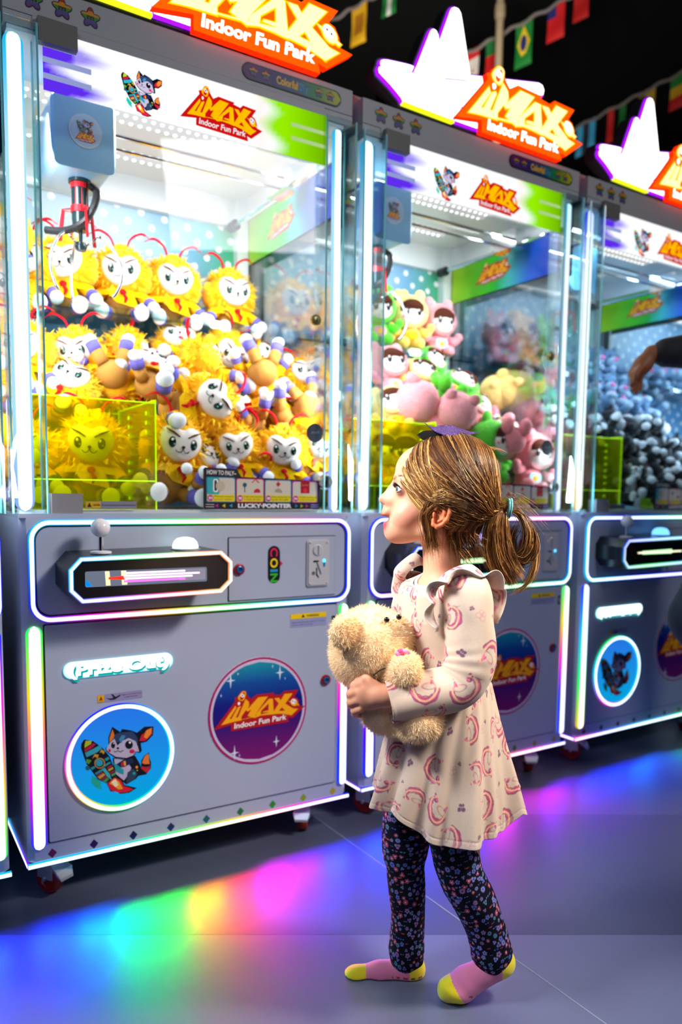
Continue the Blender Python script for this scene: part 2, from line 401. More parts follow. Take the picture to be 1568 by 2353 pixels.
# ------------------------------------------------------------------ graphics
RED, YEL, WHT = hx('b01016'), hx('f6a800'), hx('f4f0f4')
LOGO_RED = [(115,1160),(440,735),(432,690),(480,668),(530,592),(575,575),(605,600),(612,640),(665,700),(755,632),(1020,598),(1005,628),(1120,625),(1165,572),(1395,543),(1320,655),(1365,665),(1395,720),(1400,785),(1495,785),(1290,972),(1220,965),(1235,1030),(365,1170),(372,1075)]
LOGO_YEL = [[(228,1082),(443,795),(452,832),(345,1000),(320,1052)],[(330,1000),(380,985),(470,825),(512,800),(515,815),(440,972),(520,955),(520,1010),(320,1052)],
    [(470,972),(590,700),(635,740),(640,790),(522,955),(520,1005),(450,1022)],[(590,700),(636,742),(632,800),(612,882),(560,830)],[(604,860),(612,882),(705,830),(860,660),(775,672)],
    [(775,672),(920,655),(735,910),(715,975),(610,945)],[(735,912),(935,690),(993,685),(925,760),(815,865),(800,935),(735,960)],[(930,700),(993,685),(1002,872),(1002,920),(925,925),(922,885)],
    [(840,880),(930,858),(925,885),(830,895)],[(1015,682),(1085,670),(1130,730),(1310,830),(1382,830),(1275,930),(1212,905)],[(1175,612),(1300,600),(1190,745),(1090,855),(1060,900),(1002,900),(1005,872)],
    [(320,1052),(450,1018),(720,945),(1000,870),(1200,862),(1275,930),(1120,908),(1000,915),(800,940),(715,975),(712,958),(420,1028),(228,1082)]]
def logo_shapes():
    """(polygon, kind) in the logo's own pixels"""
    L = [(p, 'y') for p in LOGO_YEL]
    L += [(chaikin([(455,700),(540,588),(590,585),(602,620),(560,745)], 2), 'y'), (chaikin([(495,700),(560,598),(585,610),(575,650),(540,725)], 2), 'r'),
          (circ(545, 650, 27, 16), 'w'), (circ(545, 650, 12, 12), 'r'), (chaikin([(470,760),(495,738),(515,765),(480,803)], 2), 'w'),
          ([(1222,712),(1265,722),(1400,765),(1385,785),(1260,740)], 'y'), (circ(1318, 738, 55, 24), 'y'), (circ(1310, 722, 40, 20), 'w'), (circ(1297, 718, 10, 10), 'k'), (circ(1330, 732, 10, 10), 'k')]
    return L
def affine(src, dst):
    A = np.linalg.solve(np.array([[a, b, 1] for a, b in src], float), np.array(dst, float))
    return lambda p: [tuple(np.array([x, y, 1])@A) for x, y in p]
ANCH = [(115, 1160), (1495, 785), (1395, 543)]
def draw_logo(mb, T, y, sc=1.0, cols=None, dl=.0006, rim=None):
    """sc scales brightness for the lit sign"""
    cols = cols or {'r': RED, 'y': YEL, 'w': WHT, 'k': (.01, .01, .01)}
    mb.poly(T(LOGO_RED), y, cols['r'])
    sh = [(T(p), kd) for p, kd in logo_shapes()]
    if rim:
        for i, (p, kd) in enumerate(sh):
            if kd in 'y': mb.poly(grow(p, rim[0]), y-dl*1.0-i*dl*.05, rim[1])
    for i, (p, kd) in enumerate(sh): mb.poly(p, y-dl*2.2-i*dl*.08, cols[kd])
    a, b = T([(410, 1132), (1190, 990)]); h = np.hypot(*(np.array(T([(0, 0)])[0])-np.array(T([(0, 78)])[0])))
    text(mb, 'Indoor Fun Park', a, b, h*1.0, y-dl*4, cols['w'], bold=.035 if rim else .02, shear=.12)
    return mb
# small animal riding a rocket, traced as flat shapes (emblem of the lit ring)
BLK, NAV, LIL, TEAL = hx('0a0c18'), hx('1b2550'), hx('b9b0cc'), hx('1f98a8')
MASC = [
 ([(395,1190),(410,1100),(530,1190),(520,1240),(545,1300),(450,1260)], hx('20b8a0')),
 ([(600,1210),(700,1110),(800,1150),(840,1230),(1005,1270),(900,1335),(780,1350),(740,1320),(650,1315)], BLK), ([(610,1215),(700,1125),(790,1160),(830,1240),(960,1285),(880,1325),(770,1335),(650,1295)], hx('d81a30')),
 ([(640,1210),(710,1140),(770,1190),(820,1280),(760,1290),(690,1240)], hx('f7a020')), ([(660,1190),(720,1150),(760,1230),(720,1260)], hx('f7e8c0')),
 ([(1020,1110),(1060,960),(1060,910),(1100,840),(1165,795),(1165,850),(1195,930),(1190,1010),(1130,1090)], BLK), ([(1070,935),(1105,850),(1155,810),(1175,950),(1120,960)], hx('e87a30')), ([(1062,985),(1180,970),(1175,1020),(1140,1075),(1060,1010)], hx('c02038')), ([(1080,955),(1175,950),(1170,985),(1090,990)], BLK),
 ([(680,870),(980,840),(1050,960),(1050,1080),(990,1150),(860,1225),(800,1170),(700,1100)], BLK), ([(700,880),(830,860),(930,1000),(900,1080),(830,1170),(720,1080)], LIL), ([(880,1060),(960,1010),(1010,1080),(960,1170),(860,1205),(870,1120)], hx('2c4058')), (circ(965,1075,20,12), TEAL), (circ(1002,992,17,12), hx('e0a030')), (circ(1008,1035,11,10), hx('e0a030')),
 ([(720,960),(860,870),(950,870),(960,930),(830,990),(730,1000)], NAV), ([(790,940),(825,915),(835,975),(800,985)], hx('c02030')), ([(825,915),(850,905),(860,965),(835,975)], hx('f0a030')), ([(690,930),(740,960),(830,1030),(825,1090),(720,1045)], TEAL),
 ([(258,740),(262,680),(300,622),(420,645),(540,730),(640,850),(720,1060),(715,1120),(590,1205),(480,1150),(330,950)], BLK),
 ([(305,700),(320,640),(400,640),(395,680),(305,735)], hx('b8c020')), ([(300,750),(400,690),(420,665),(455,690),(400,740),(310,790)], hx('b81848')), ([(310,800),(420,745),(500,700),(540,735),(480,790),(330,860)], hx('2fa6b8')),
 ([(320,930),(330,880),(400,900),(360,950)], hx('50a030')), ([(405,880),(440,815),(495,825),(480,870),(440,850)], hx('c89a28')), ([(505,800),(530,750),(575,780),(560,820),(530,790)], hx('c89a28')),
 ([(385,1000),(440,970),(450,1000),(400,1030)], TEAL), ([(570,880),(620,850),(640,880),(590,910)], TEAL), ([(440,1070),(570,990),(590,1010),(460,1095)], hx('2f8f98')), ([(560,960),(640,915),(655,935),(575,985)], TEAL),
 ([(460,1110),(540,1050),(560,1070),(480,1130)], hx('a02840')), ([(480,1120),(560,1070),(580,1095),(505,1150)], hx('c8a030')), ([(510,1150),(590,1095),(610,1120),(540,1170)], hx('8a2848')), ([(545,1175),(610,1125),(630,1150),(580,1195)], hx('40a040')),
 ([(600,990),(660,955),(670,980),(610,1015)], hx('a82040')), ([(615,1020),(680,985),(690,1010),(630,1045)], hx('c8a030')), ([(635,1060),(700,1020),(710,1045),(650,1085)], hx('8a2848')), ([(655,1090),(712,1055),(715,1085),(670,1115)], hx('50a050')),
 ([(540,1020),(575,1000),(640,1080),(665,1160),(600,1110)], hx('3fb0c0')), (circ(505,935,72,24), hx('c88a28')), (circ(505,935,58,24), BLK), (circ(500,930,48,24), hx('28a0c0')), (circ(345,1000,32,14), hx('28606c')),
 ([(620,700),(620,590),(670,450),(780,520),(800,480),(930,500),(1000,530),(1100,450),(1220,445),(1215,560),(1130,650),(1050,670),(1065,770),(1040,800),(990,790),(960,840),(860,880),(700,860),(600,790),(578,740)], BLK),
 ([(700,560),(760,530),(940,510),(1010,600),(1010,680),(900,640),(740,660),(660,640)], hx('2b3f66')), ([(635,660),(635,600),(675,480),(700,560),(690,600)], hx('e07828')), ([(1030,640),(1060,560),(1200,460),(1205,545),(1110,640)], hx('c81830')), ([(1090,590),(1120,500),(1195,465),(1190,540),(1130,610)], hx('f08828')),
 ([(590,745),(640,660),(700,610),(740,700),(800,640),(890,600),(980,640),(1010,710),(1030,780),(980,780),(950,830),(860,865),(720,850),(620,790)], LIL), ([(760,620),(800,560),(850,570),(790,670)], hx('3d86b0')),
 (circ(893,690,52,20,rz=56), BLK), (circ(905,660,15,12), WHT), (circ(682,695,26,16,rz=42), BLK), (circ(690,672,8,8), WHT), (circ(745,735,18,12,rz=14), BLK), (stroke([(690,775),(715,785),(742,765),(780,785),(820,760)],9), BLK), (circ(935,777,36,16,rz=27), hx('d01848')), (circ(635,765,16,12,rz=22), hx('d01848'))]
_mp = [([pl(140+x*.1722, 1590+y*.1722) for x, y in p], c) for p, c in MASC]
MC = (.215, .33)
MASCN = [([(x-MC[0], z-MC[1]) for x, z in p], c) for p, c in _mp]
def draw_mascot(mb, cx, cz, s, y, dl=.00015, k=1.0):
    for i, (p, c) in enumerate(MASCN): mb.poly([(cx+a*s, cz+b*s) for a, b in p], y-i*dl, tuple(k*x for x in c))
    return mb
def draw_flower(mb, cx, cz, s, y):
    x0_ = cx
    cols = [hx('b02818'), hx('d89018'), hx('3f9030'), hx('5c4a90'), hx('70406a')]
    out = [(cx+s*(1+.28*math.cos(5*t+PI/2*0))*math.cos(t+PI/2)*.78, cz+s*(1+.28*math.cos(5*t))*math.sin(t+PI/2)*.8) for t in np.linspace(0, 2*PI, 40, endpoint=False)]
    mb.poly(grow(out, s*.1), y, (.03, .02, .04))
    for i in range(5):
        z1, z0 = cz+s*(1.1-i*.44), cz+s*(1.1-(i+1)*.44)
        seg = [(x, min(max(z, z0), z1)) for x, z in out]
        mb.poly(seg, y-.0004, cols[i])
    text(mb, 'm', (cx-s*.4, cz-s*.15), (cx+s*.4, cz-s*.15), s*.5, y-.0008, (.05, .03, .03), bold=.05)

# ------------------------------------------------------------------ machine materials
mwhite = mat('machine_white', (.37, .41, .55), .30, bump=(300, .05, .0005)); mpanel = mat('machine_panel', (.37, .41, .55), .26)
mgap = mat('shadow_gap', (.015, .015, .02), .8); mblack = mat('black_plastic', (.008, .008, .01), .25); mgrey = mat('grey_plastic', (.25, .25, .27), .45)
mchrome = mat('chrome', (.75, .77, .8), .12, 1.0); mprint = mat('printed', vcol=True, rough=.35); mred = mat('red_anodised', hx('c01824'), .3, .3)
mlight = emat('lit_diffuser'); mwheel = mat('caster_tyre', hx('8a1414'), .4); mwhiteball = mat('ball_white', (.75, .72, .8), .15)
mglass = glassmat('clear_pane', (.985, .995, .99), .02); macr = glassmat('clear_acrylic', (.90, .97, .97), .15, .05)
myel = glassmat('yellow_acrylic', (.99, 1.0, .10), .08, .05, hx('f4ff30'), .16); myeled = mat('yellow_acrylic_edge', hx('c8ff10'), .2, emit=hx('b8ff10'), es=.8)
medge = mat('acrylic_edge', hx('7fd8dc'), .1, spec=1.0)
minner = mat('inner_white', (.72, .76, .80), .35)
mshelf = glassmat('shelf_acrylic', (.85, .96, .95), .2, .08)
def polka():
    m = bpy.data.materials.new('polka_dots'); m.use_nodes = True; nt = m.node_tree; b = nt.nodes['Principled BSDF']; N = nt.nodes.new; Lk = nt.links.new
    tc = N('ShaderNodeTexCoord'); sp = N('ShaderNodeSeparateXYZ'); Lk(tc.outputs['Object'], sp.inputs[0]); cb = N('ShaderNodeCombineXYZ'); Lk(sp.outputs[0], cb.inputs[0]); Lk(sp.outputs[2], cb.inputs[1])
    mp = N('ShaderNodeMapping'); mp.inputs['Rotation'].default_value = (0, 0, PI/4+.12); mp.inputs['Scale'].default_value = (18, 18, 18); Lk(cb.outputs[0], mp.inputs[0])
    vo = N('ShaderNodeTexVoronoi'); vo.voronoi_dimensions = '2D'; vo.inputs['Randomness'].default_value = 0; vo.inputs['Scale'].default_value = 1; Lk(mp.outputs[0], vo.inputs['Vector'])
    lt = N('ShaderNodeMath'); lt.operation = 'LESS_THAN'; lt.inputs[1].default_value = .20; Lk(vo.outputs['Distance'], lt.inputs[0])
    cr = N('ShaderNodeValToRGB'); Lk(sp.outputs[0], cr.inputs[0]); e = cr.color_ramp.elements
    e[0].position = .1; e[0].color = (*hx('b9c9d8'), 1); e[1].position = .86; e[1].color = (*hx('2fae55'), 1)
    x = e.new(.45); x.color = (*hx('a9c4dd'), 1); x = e.new(.66); x.color = (*hx('6fa4cc'), 1)
    cz = N('ShaderNodeMapRange'); cz.inputs[1].default_value = 1.55; cz.inputs[2].default_value = 1.75; Lk(sp.outputs[2], cz.inputs[0])
    blu = N('ShaderNodeMix'); blu.data_type = 'RGBA'; blu.inputs[6].default_value = (*hx('5b9ed2'), 1); Lk(cr.outputs[0], blu.inputs[7]); Lk(cz.outputs[0], blu.inputs[0])
    mx = N('ShaderNodeMix'); mx.data_type = 'RGBA'; Lk(lt.outputs[0], mx.inputs[0]); Lk(blu.outputs[2], mx.inputs[6]); mx.inputs[7].default_value = (.85, .88, .9, 1)
    Lk(mx.outputs[2], b.inputs['Base Color']); b.inputs['Roughness'].default_value = .4; return m
mpolka = polka()

# colour gradients of the addressable light strips, per machine
VIO, MAG, BLU, CYA, GRN, YLW, ORG, PNK = (.25, .02, 1), (1, .05, .8), (.05, .15, 1), (.05, .7, 1), (.1, 1, .35), (1, .75, .1), (1, .4, .08), (1, .25, .8)
FLO = {0: [BLU]*4, 1: [BLU, (.0, .35, 1), (0, 1, .3), (.1, 1, .15), (1, .45, .02), (1, .02, .25), (.85, 0, .9), (.4, 0, 1), BLU], 2: [BLU, BLU, (.3, 0, 1), (.3, 0, 1), (.9, 0, .8), (1, 0, .7), (.4, 0, 1)], 3: [BLU, BLU, (0, .35, 1), (0, .8, .7), (0, 1, .2), (.6, .8, .0)], 4: [BLU]*2}
LED = {0: dict(bot=[BLU, CYA, CYA], lft=[GRN, YLW, MAG, BLU], rgt=[GRN, YLW, MAG, BLU], frm=[BLU]*4, ring=[CYA]*3, post=[CYA, (.6, .7, 1)]),
       1: dict(bot=[CYA, CYA, GRN, YLW, MAG, BLU], lft=[BLU, MAG, YLW, GRN], rgt=[BLU, BLU, MAG, YLW, GRN], frm=[BLU, PNK, YLW, GRN, CYA, CYA, BLU, MAG, YLW, GRN, CYA, BLU], ring=[CYA, CYA, BLU, BLU, PNK, YLW, GRN, CYA], post=[(.55, .65, 1), (.7, .9, 1), CYA]),
       2: dict(bot=[BLU, BLU, GRN, ORG, MAG, BLU], lft=[BLU, VIO, MAG, YLW, GRN], rgt=[BLU, BLU, MAG, YLW, GRN], frm=[BLU, MAG, CYA, CYA, BLU, BLU, MAG, YLW, GRN, CYA], ring=[CYA, BLU, CYA], post=[(.5, .6, 1), (.75, .85, 1), CYA]),
       3: dict(bot=[MAG, BLU, CYA, CYA, GRN, GRN], lft=[YLW, GRN, CYA, BLU], rgt=[GRN, YLW, MAG], frm=[MAG, GRN, CYA, BLU, CYA, CYA, BLU, BLU, MAG], ring=[CYA, CYA, GRN, CYA, MAG, CYA], post=[(1, .75, .4), (.9, .95, 1), BLU]),
       4: dict(bot=[CYA, GRN], lft=[GRN, CYA], rgt=[GRN, CYA], frm=[CYA, BLU]*2, ring=[CYA]*3, post=[CYA, (.8, .9, 1)])}
def grad(cols, t):
    n = len(cols); return ramp([(i/(n-1), c) for i, c in enumerate(cols)], t)
CORE, EDGE = 2.6, 1.15  # overexposed white middle and coloured halo are put into the strips' emission
def sat(c): return np.asarray(c, float)**1.9*EDGE
def core(c, k=1.0): c = np.asarray(c, float); return (c*.42+.58)*CORE*k
def bar_light(p0, p1, w, h, cols, n=24, axis=(0, -1, 0), round_=True):
    """light bar from p0 to p1 (x,y,z), w wide, h proud; bright middle, coloured rim"""
    p0, p1 = np.array(p0, float), np.array(p1, float); d = p1-p0; L = np.linalg.norm(d); d /= L; ax = np.array(axis, float); sd = np.cross(d, ax)
    prof = [(-.5, 0), (-.5, .45), (-.37, .8), (-.33, .95), (.33, .95), (.37, .8), (.5, .45), (.5, 0)]; R = []; Cc = []
    ts = np.linspace(0, 1, n)
    if round_: ts = np.sort(np.concatenate([[0, .12*w/L, .3*w/L, .5*w/L], np.linspace(.5*w/L, 1-.5*w/L, n)[1:-1], [1-.5*w/L, 1-.3*w/L, 1-.12*w/L, 1]]))
    for t in ts:
        e = min(t, 1-t)*L; k = 1 if (not round_ or e >= w/2) else max(math.sqrt(max(1-(1-e/(w/2))**2, 0)), .08)
        R.append([p0+d*L*t+sd*a*w*k+ax*b*h*(.35+.65*k) for a, b in prof]); c = grad(cols, t)[0]
        e_ = sat(c); Cc.append([e_, e_, e_, core(c), core(c), e_, e_, e_])
    mb = MB(); mb.loft(R, np.array(Cc), True, False); return mb
def loop_light(path, w, h, cols, y=0.0, scale=1.0):
    """closed light strip along an x-z path"""
    p = np.array(path, float); n = len(p); t = np.roll(p, -1, 0)-np.roll(p, 1, 0); t /= np.linalg.norm(t, axis=1)[:, None]; nr = np.stack([t[:, 1], -t[:, 0]], 1)
    s = np.concatenate([[0], np.cumsum(np.linalg.norm(np.roll(p, -1, 0)-p, axis=1))]); s = s[:-1]/s[-1]; c = grad(list(cols)+[cols[0]], s)
    R = []; Cc = []
    for i in range(n+1):
        j = i % n; R.append([(p[j][0]+nr[j][0]*a*w, y-b*h, p[j][1]+nr[j][1]*a*w) for a, b in ((.5, 0), (.5, .5), (.36, .85), (.3, 1), (-.3, 1), (-.36, .85), (-.5, .5), (-.5, 0))])
        e_ = sat(c[j]); Cc.append([e_, e_, e_, core(c[j], scale), core(c[j], scale), e_, e_, e_])
    mb = MB(); mb.loft(R, np.array(Cc), False, False); return mb
SH = {}
def shared(key, fn):
    if key not in SH: SH[key] = fn()
    return SH[key]
def dense(path, k=6):
    p = list(path); out = []
    for i in range(len(p)):
        a, b = np.array(p[i]), np.array(p[(i+1) % len(p)]); L = np.linalg.norm(b-a); m = max(1, int(L/.03))
        for j in range(m): out.append(tuple(a+(b-a)*j/m))
    return out
OCT = [(.106, .729), (.079, .757), (.079, .806), (.104, .833), (.437, .839), (.466, .812), (.466, .762), (.437, .735)]
GY = .038     # front glass and header stand this far behind the base's front


def sign_builder(kk):
    """illuminated topper traced on machine 2, in machine metres"""
    Q = lambda x, y, yy=.055: pl(860+x*.3061, 20+y*.3061, 2, yy)
    A = [Q(*p) for p in [(15,455),(270,503),(300,440),(350,310),(398,190),(410,176),(425,173),(442,186),(455,215),(505,548),(680,565),(830,590),(700,720),(565,785),(572,852),(380,785),(190,712),(178,685),(100,590),(14,500),(8,475)]]
    B = chaikin([Q(*p) for p in [(45,386),(170,412),(288,440),(289,465),(270,500),(150,478),(50,455),(30,425)]], 2)
    Cc = [Q(*p, .07) for p in [(466,270),(550,35),(562,14),(585,7),(610,18),(628,50),(636,90),(700,515),(960,545),(1215,573),(1240,590),(1252,625),(1245,662),(1020,650),(830,592),(508,548)]]
    D = [Q(*p) for p in [(568,785),(665,748),(760,780),(790,850),(793,930),(680,890),(580,855)]]
    T = affine(ANCH, [Q(615, 810, .02), Q(1560, 1020, .02), Q(1497, 765, .02)])
    parts = {}
    PUR, WH2, LIM = (.28*2, .01, 1.0*1.6), (2.9, 2.75, 2.8), (1.1, 1.3, .02)
    mb = MB(); shell = (.03, .03, .035)
    for P, y0 in ((Cc, .062), (B, .052), (A, .045), (D, .045)):
        mb.prism(grow(P, .010), y0+.006, y0+.05, shell)
    parts['sign_housing'] = (tris(mb.mesh('sign_housing', mat('sign_shell', vcol=True, rough=.4))), None)
    mb = MB()
    for P, y0 in ((Cc, .058), (B, .048), (A, .041), (D, .041)):
        mb.prism(grow(P, .0045), y0+.003, y0+.010, PUR); mb.prism(P, y0-.002, y0+.003, WH2, PUR)
    x0, z0 = A[16]; x1, z1 = A[14]
    mb.prism([(x0, z0-.001), (x1, z1-.002), (x1, z1-.009), (x0, z0-.008)], .036, .050, LIM)
    parts['star_panel'] = (tris(mb.mesh('star_panel', mlight)), None)
    mb = MB(); mb.prism(T(LOGO_RED), .018, .040, (2.2, .13, .002), (2.0, .03, .002))
    cols = {'r': (2.2, .13, .002), 'y': (2.2, 1.5, .62), 'w': (2.9, 2.9, 2.9), 'k': (.02, .05, .1)}
    draw_logo(mb, T, .0165, cols=cols, rim=(.0040, (1.6, .78, .0)), dl=.0012)
    parts['logo_panel'] = (tris(mb.mesh('logo_panel', mlight)), None)
    return parts
SIGN = sign_builder(2)

def make_machine(k, label, lights=True):
    X, Y, ro = PLACE[k]
    M = thing('claw_machine', label, 'claw machine', (X, Y, 0), ro, 'claw machines in the row')
    L = LED[k]
    def P(name, key, fn, parent=M, label=None, kind=None):
        me = shared(key or name, fn) if key is not False else fn()
        return link(name, me, parent, label, kind)
    # ---- cabinet
    def f():
        mb = MB(); r = .014; ring = []
        pts = [(r, 0), (W-r, 0), (W, r), (W, DEP-r), (W-r, DEP), (r, DEP), (0, DEP-r), (0, r)]
        ring = [[(a, b, z) for a, b in pts] for z in (.107, .915)]; mb.loft(ring); return tris(mb.mesh('cabinet', mwhite))
    cab = P('base_cabinet', 'cab', f)
    P('deck', 'deck', lambda: MB().box((.0, .0, .9151), (W, DEP, .925)).mesh('deck', mpanel))
    def f():
        mb = MB(); mb.prism(rrect(.044, .148, .834, .671, .004), -.0015, .004); return tris(mb.mesh('door_gap', mgap))
    P('door_gap', 'dgap', f)
    def f():
        mb = MB(); mb.prism(rrect(.047, .151, .831, .668, .004), -.005, .0, (1, 1, 1)); return tris(mb.mesh('door', mpanel))
    door = P('service_door', 'door', f)
    # stickers and emblems on the door
    def f():
        mb = MB(); cx, cz, R = .590, .394, .146
        mb.lathe([(0, -.0062), (R, -.0062), (R, -.005)], 48, 'y', (cx, 0, cz), (1, 1, 1)); n = 40
        mb.poly(circ(cx, cz, R, 56), -.0064, hx('a8005c')); mb.poly(circ(cx, cz, R*.962, 56), -.0066, hx('c4bcd8'))
        R2 = R*.915; rows = np.linspace(-1, 1, 40); st = [(0, hx('7a0a66')), (.22, hx('5c0a6a')), (.42, hx('230872')), (.6, hx('08127e')), (.8, hx('0a4a9a')), (1, hx('1590a8'))]
        V = []; Cq = []; F = []
        for i, r_ in enumerate(rows):
            ww = math.sqrt(max(0, 1-r_*r_)); c = ramp(st, (r_+1)/2)[0]
            V += [(cx-R2*ww, -.0068, cz+R2*r_), (cx+R2*ww, -.0068, cz+R2*r_)]; Cq += [c, c]
            if i: F.append((2*i-2, 2*i-1, 2*i+1, 2*i))
        mb.add(V, F, np.array(Cq))
        for (sx, sz, s_) in ((-.083, .092, .022), (.062, .098, .022), (-.072, -.105, .022), (.052, -.093, .018), (-.062, .108, .006), (.040, .118, .007), (.078, .08, .005), (-.11, .055, .006), (-.058, -.114, .006)):
            q = [(sx+s_*(1 if i % 4 == 0 else .16 if i % 2 else .8)*(.62 if i % 4 == 0 else 1)*math.cos(i*PI/4), sz+s_*(1 if i % 4 == 2 else .16 if i % 2 else .62)*math.sin(i*PI/4)) for i in range(8)]
            mb.poly([(cx+a, cz+b) for a, b in q], -.0071, hx('d0dcee'))
        T = affine(ANCH, [pl(470+115*.1531, 1500+1160*.1531), pl(470+1495*.1531, 1500+785*.1531), pl(470+1395*.1531, 1500+543*.1531)])
        draw_logo(mb, T, -.0073, dl=.0002); return tris(mb.mesh('logo_disc', mprint))
    P('logo_disc', 'disc', f, door, 'round blue and purple disc with a yellow and red logo')
    def f():
        x0, z1 = pl(666, 1409); x1, z0 = pl(748, 1433); z0 = .612; z1 = .6505; x0, x1 = .684, .798; mb = MB()
        mb.prism([(x0, z0), (x1, z0), (x1, z1), (x0, z1)], -.0056, -.005, hx('8f93c0')); mb.prism([(x0+.001, z1-.015), (x1-.001, z1-.015), (x1-.001, z1-.001), (x0+.001, z1-.001)], -.0059, -.0055, hx('e8c400'))
        text(mb, 'WARNING', (x0+.050, z1-.0115), (x1-.025, z1-.0115), .0062, -.0061, (.02, .02, .02), bold=.02); mb.poly([(x0+.034, z1-.012), (x0+.045, z1-.012), (x0+.0395, z1-.003)], -.0061, (.02, .02, .02))
        text(mb, 'Please avoid striking the machine. Do not open', (x0+.005, z0+.012), (x1-.006, z0+.012), .0035, -.0058, hx('20306a')); text(mb, 'the door while it is running.', (x0+.005, z0+.005), (x0+.07, z0+.005), .0035, -.0058, hx('20306a'))
        return tris(mb.mesh('warning', mprint))
    P('warning_sticker', 'warn', f, door, 'pale sticker with a yellow WARNING heading')
    def f():
        x0, x1, z0, z1 = .163, .272, .471, .491; mb = MB(); mb.prism([(x0, z0), (x1, z0), (x1, z1), (x0, z1)], -.0056, -.005, hx('9088b4'))
        mb.poly([(x0+.001, z0+.001), (x0+.016, z0+.001), (x0+.016, z1-.001), (x0+.001, z1-.001)], -.0058, hx('e0ac00')); mb.poly([(x0+.004, z0+.006), (x0+.013, z0+.006), (x0+.0085, z1-.003)], -.006, hx('a03010'))
        mb.poly([(x0+.020, z0+.011), (x0+.03, z0+.008), (x0+.04, z0+.009), (x0+.055, z0+.015), (x0+.055, z0+.011), (x0+.042, z0+.004), (x0+.03, z0+.004)], -.0058, (.02, .02, .03)); mb.poly([(x0+.033, z1-.002), (x0+.037, z1-.002), (x0+.045, z0+.008), (x0+.038, z0+.008)], -.0058, (.02, .02, .03))
        text(mb, 'Please do not reach your hand', (x0+.059, z0+.012), (x1-.003, z0+.012), .0028, -.0058, (.03, .03, .06)); text(mb, 'in before the prize', (x0+.066, z0+.006), (x1-.012, z0+.006), .0028, -.0058, (.03, .03, .06)); text(mb, 'Caution', (x0+.003, z0+.002), (x0+.014, z0+.002), .0025, -.006, (.1, .02, 0))
        return tris(mb.mesh('caution', mprint))
    P('caution_sticker', 'caut', f, door, 'small yellow and lilac hand warning sticker')
    def lock(cx, cz, y):
        mb = MB(); mb.lathe([(.0145, y), (.0145, y-.006), (.011, y-.007), (.0105, y-.004)], 24, 'y', (cx, 0, cz), hx('b01418'))
        mb.lathe([(.0095, y-.003), (.0095, y-.009), (.0065, y-.010), (.006, y-.006), (.0, y-.006)], 24, 'y', (cx, 0, cz), hx('2f6fa8')); mb.prism([(cx-.0012, cz-.004), (cx+.0012, cz-.004), (cx+.0012, cz+.004), (cx-.0012, cz+.004)], y-.0065, y-.006, (.0, .0, .0)); return mb.mesh('lock', mat('lock_paint', vcol=True, rough=.25, metal=.4), 40)
    P('door_lock', 'lk1', lambda: lock(.797, .455, -.005), door, 'red ringed cam lock')
    def f():
        mb = MB(); mb.prism(rrect(.8155, .606, .8285, .636, .001), -.0055, -.005, (.01, .01, .012)); mb.prism(rrect(.8185, .612, .8265, .630, .002), -.0062, -.0055, (.3, .3, .34)); return tris(mb.mesh('latch', mprint))
    P('latch', 'latch', f, door)
    def f():
        mb = MB(); mb.prism(rrect(.086, .538, .350, .5775, .0195, 8), -.009, -.005, (.5, 1.5, 1.6)); mb.prism(rrect(.089, .541, .347, .5775, .018, 8), -.0095, -.009, (2.2, 2.4, 2.4))
        text(mb, '(Prize Out)', (.100, .541), (.342, .541), .026, -.0098, (.0, .42, .42), bold=.07); text(mb, '(Prize Out)', (.0975, .546), (.3395, .546), .025, -.0104, (2.9, 2.9, 2.9), bold=.04); return tris(mb.mesh('prize_sign', mlight))
    P('prize_out_sign', 'psign', f, door, 'glowing white pill sign reading Prize Out')
    # ring light with emblem
    cx, cz, R = .218, .330, .133
    P('ring_light', False, lambda: loop_light(circ(cx, cz, R-.006, 72), .014, .008, L['ring'], -.005).mesh('ring', mlight, True), door, 'glowing ring')
    def f():
        mb = MB(); n = 48; rr = [0, .35, .7, 1.0]; V = []; Cq = []
        for r_ in rr:
            for i in range(n):
                a = 2*PI*i/n; V.append((cx+(R-.012)*r_*math.cos(a), -.0055, cz+(R-.012)*r_*math.sin(a))); t = .5+.5*r_*math.sin(a); Cq.append(lerp3((.0, .36, .72), (.02, .17, .78), t))
        F = [(i*n+j, i*n+(j+1) % n, (i+1)*n+(j+1) % n, (i+1)*n+j) for i in range(3) for j in range(n)]; mb.add(V, F, np.array(Cq)); return mb.mesh('backlit', mlight)
    bl = P('backlit_disc', 'bldisc', f, door, 'blue backlit disc')
    P('mascot_emblem', 'masc', lambda: tris(draw_mascot(MB(), .215, .33, 1.0, -.0062, .00008).mesh('mascot', mprint)), door, 'cartoon animal riding a patterned rocket')
    # diamonds
    def f():
        mb = MB(); cs = ['6a0a4a', '2a0a50', '0a1450', '0a2a60', '0f5a6a', '0f6a3c', '1f8a1c', '7f9a10', 'b0980c']
        return cs
    for i, c in enumerate(['6a0a4a', '2a0a50', '0a1450', '0a2a60', '0f5a6a', '0f6a3c', '1f8a1c', '7f9a10', 'b0980c']):
        x = .053+i*.0969; P('diamond_sticker', 'dia%d' % i, lambda: MB().poly([(x-.0105, .1215), (x, .1215-.012), (x+.0105, .1215), (x, .1215+.012)], -.0006, hx(c)).mesh('diamond', mprint), cab)
    # light bars
    P('skirt_light', False, lambda: bar_light((-.002, -.001, .1015), (W+.002, -.001, .1015), .0125, .008, L['bot'], 40, round_=False).mesh('skirt', mlight, True), M, 'glowing strip along the bottom edge')
    P('side_skirt_light', False, lambda: bar_light((.002, .30, .1015), (.002, -.002, .1015), .011, .006, [L['bot'][0], (.4, .05, 1)], 8, axis=(-1, 0, 0), round_=False).mesh('skirt2', mlight, True))
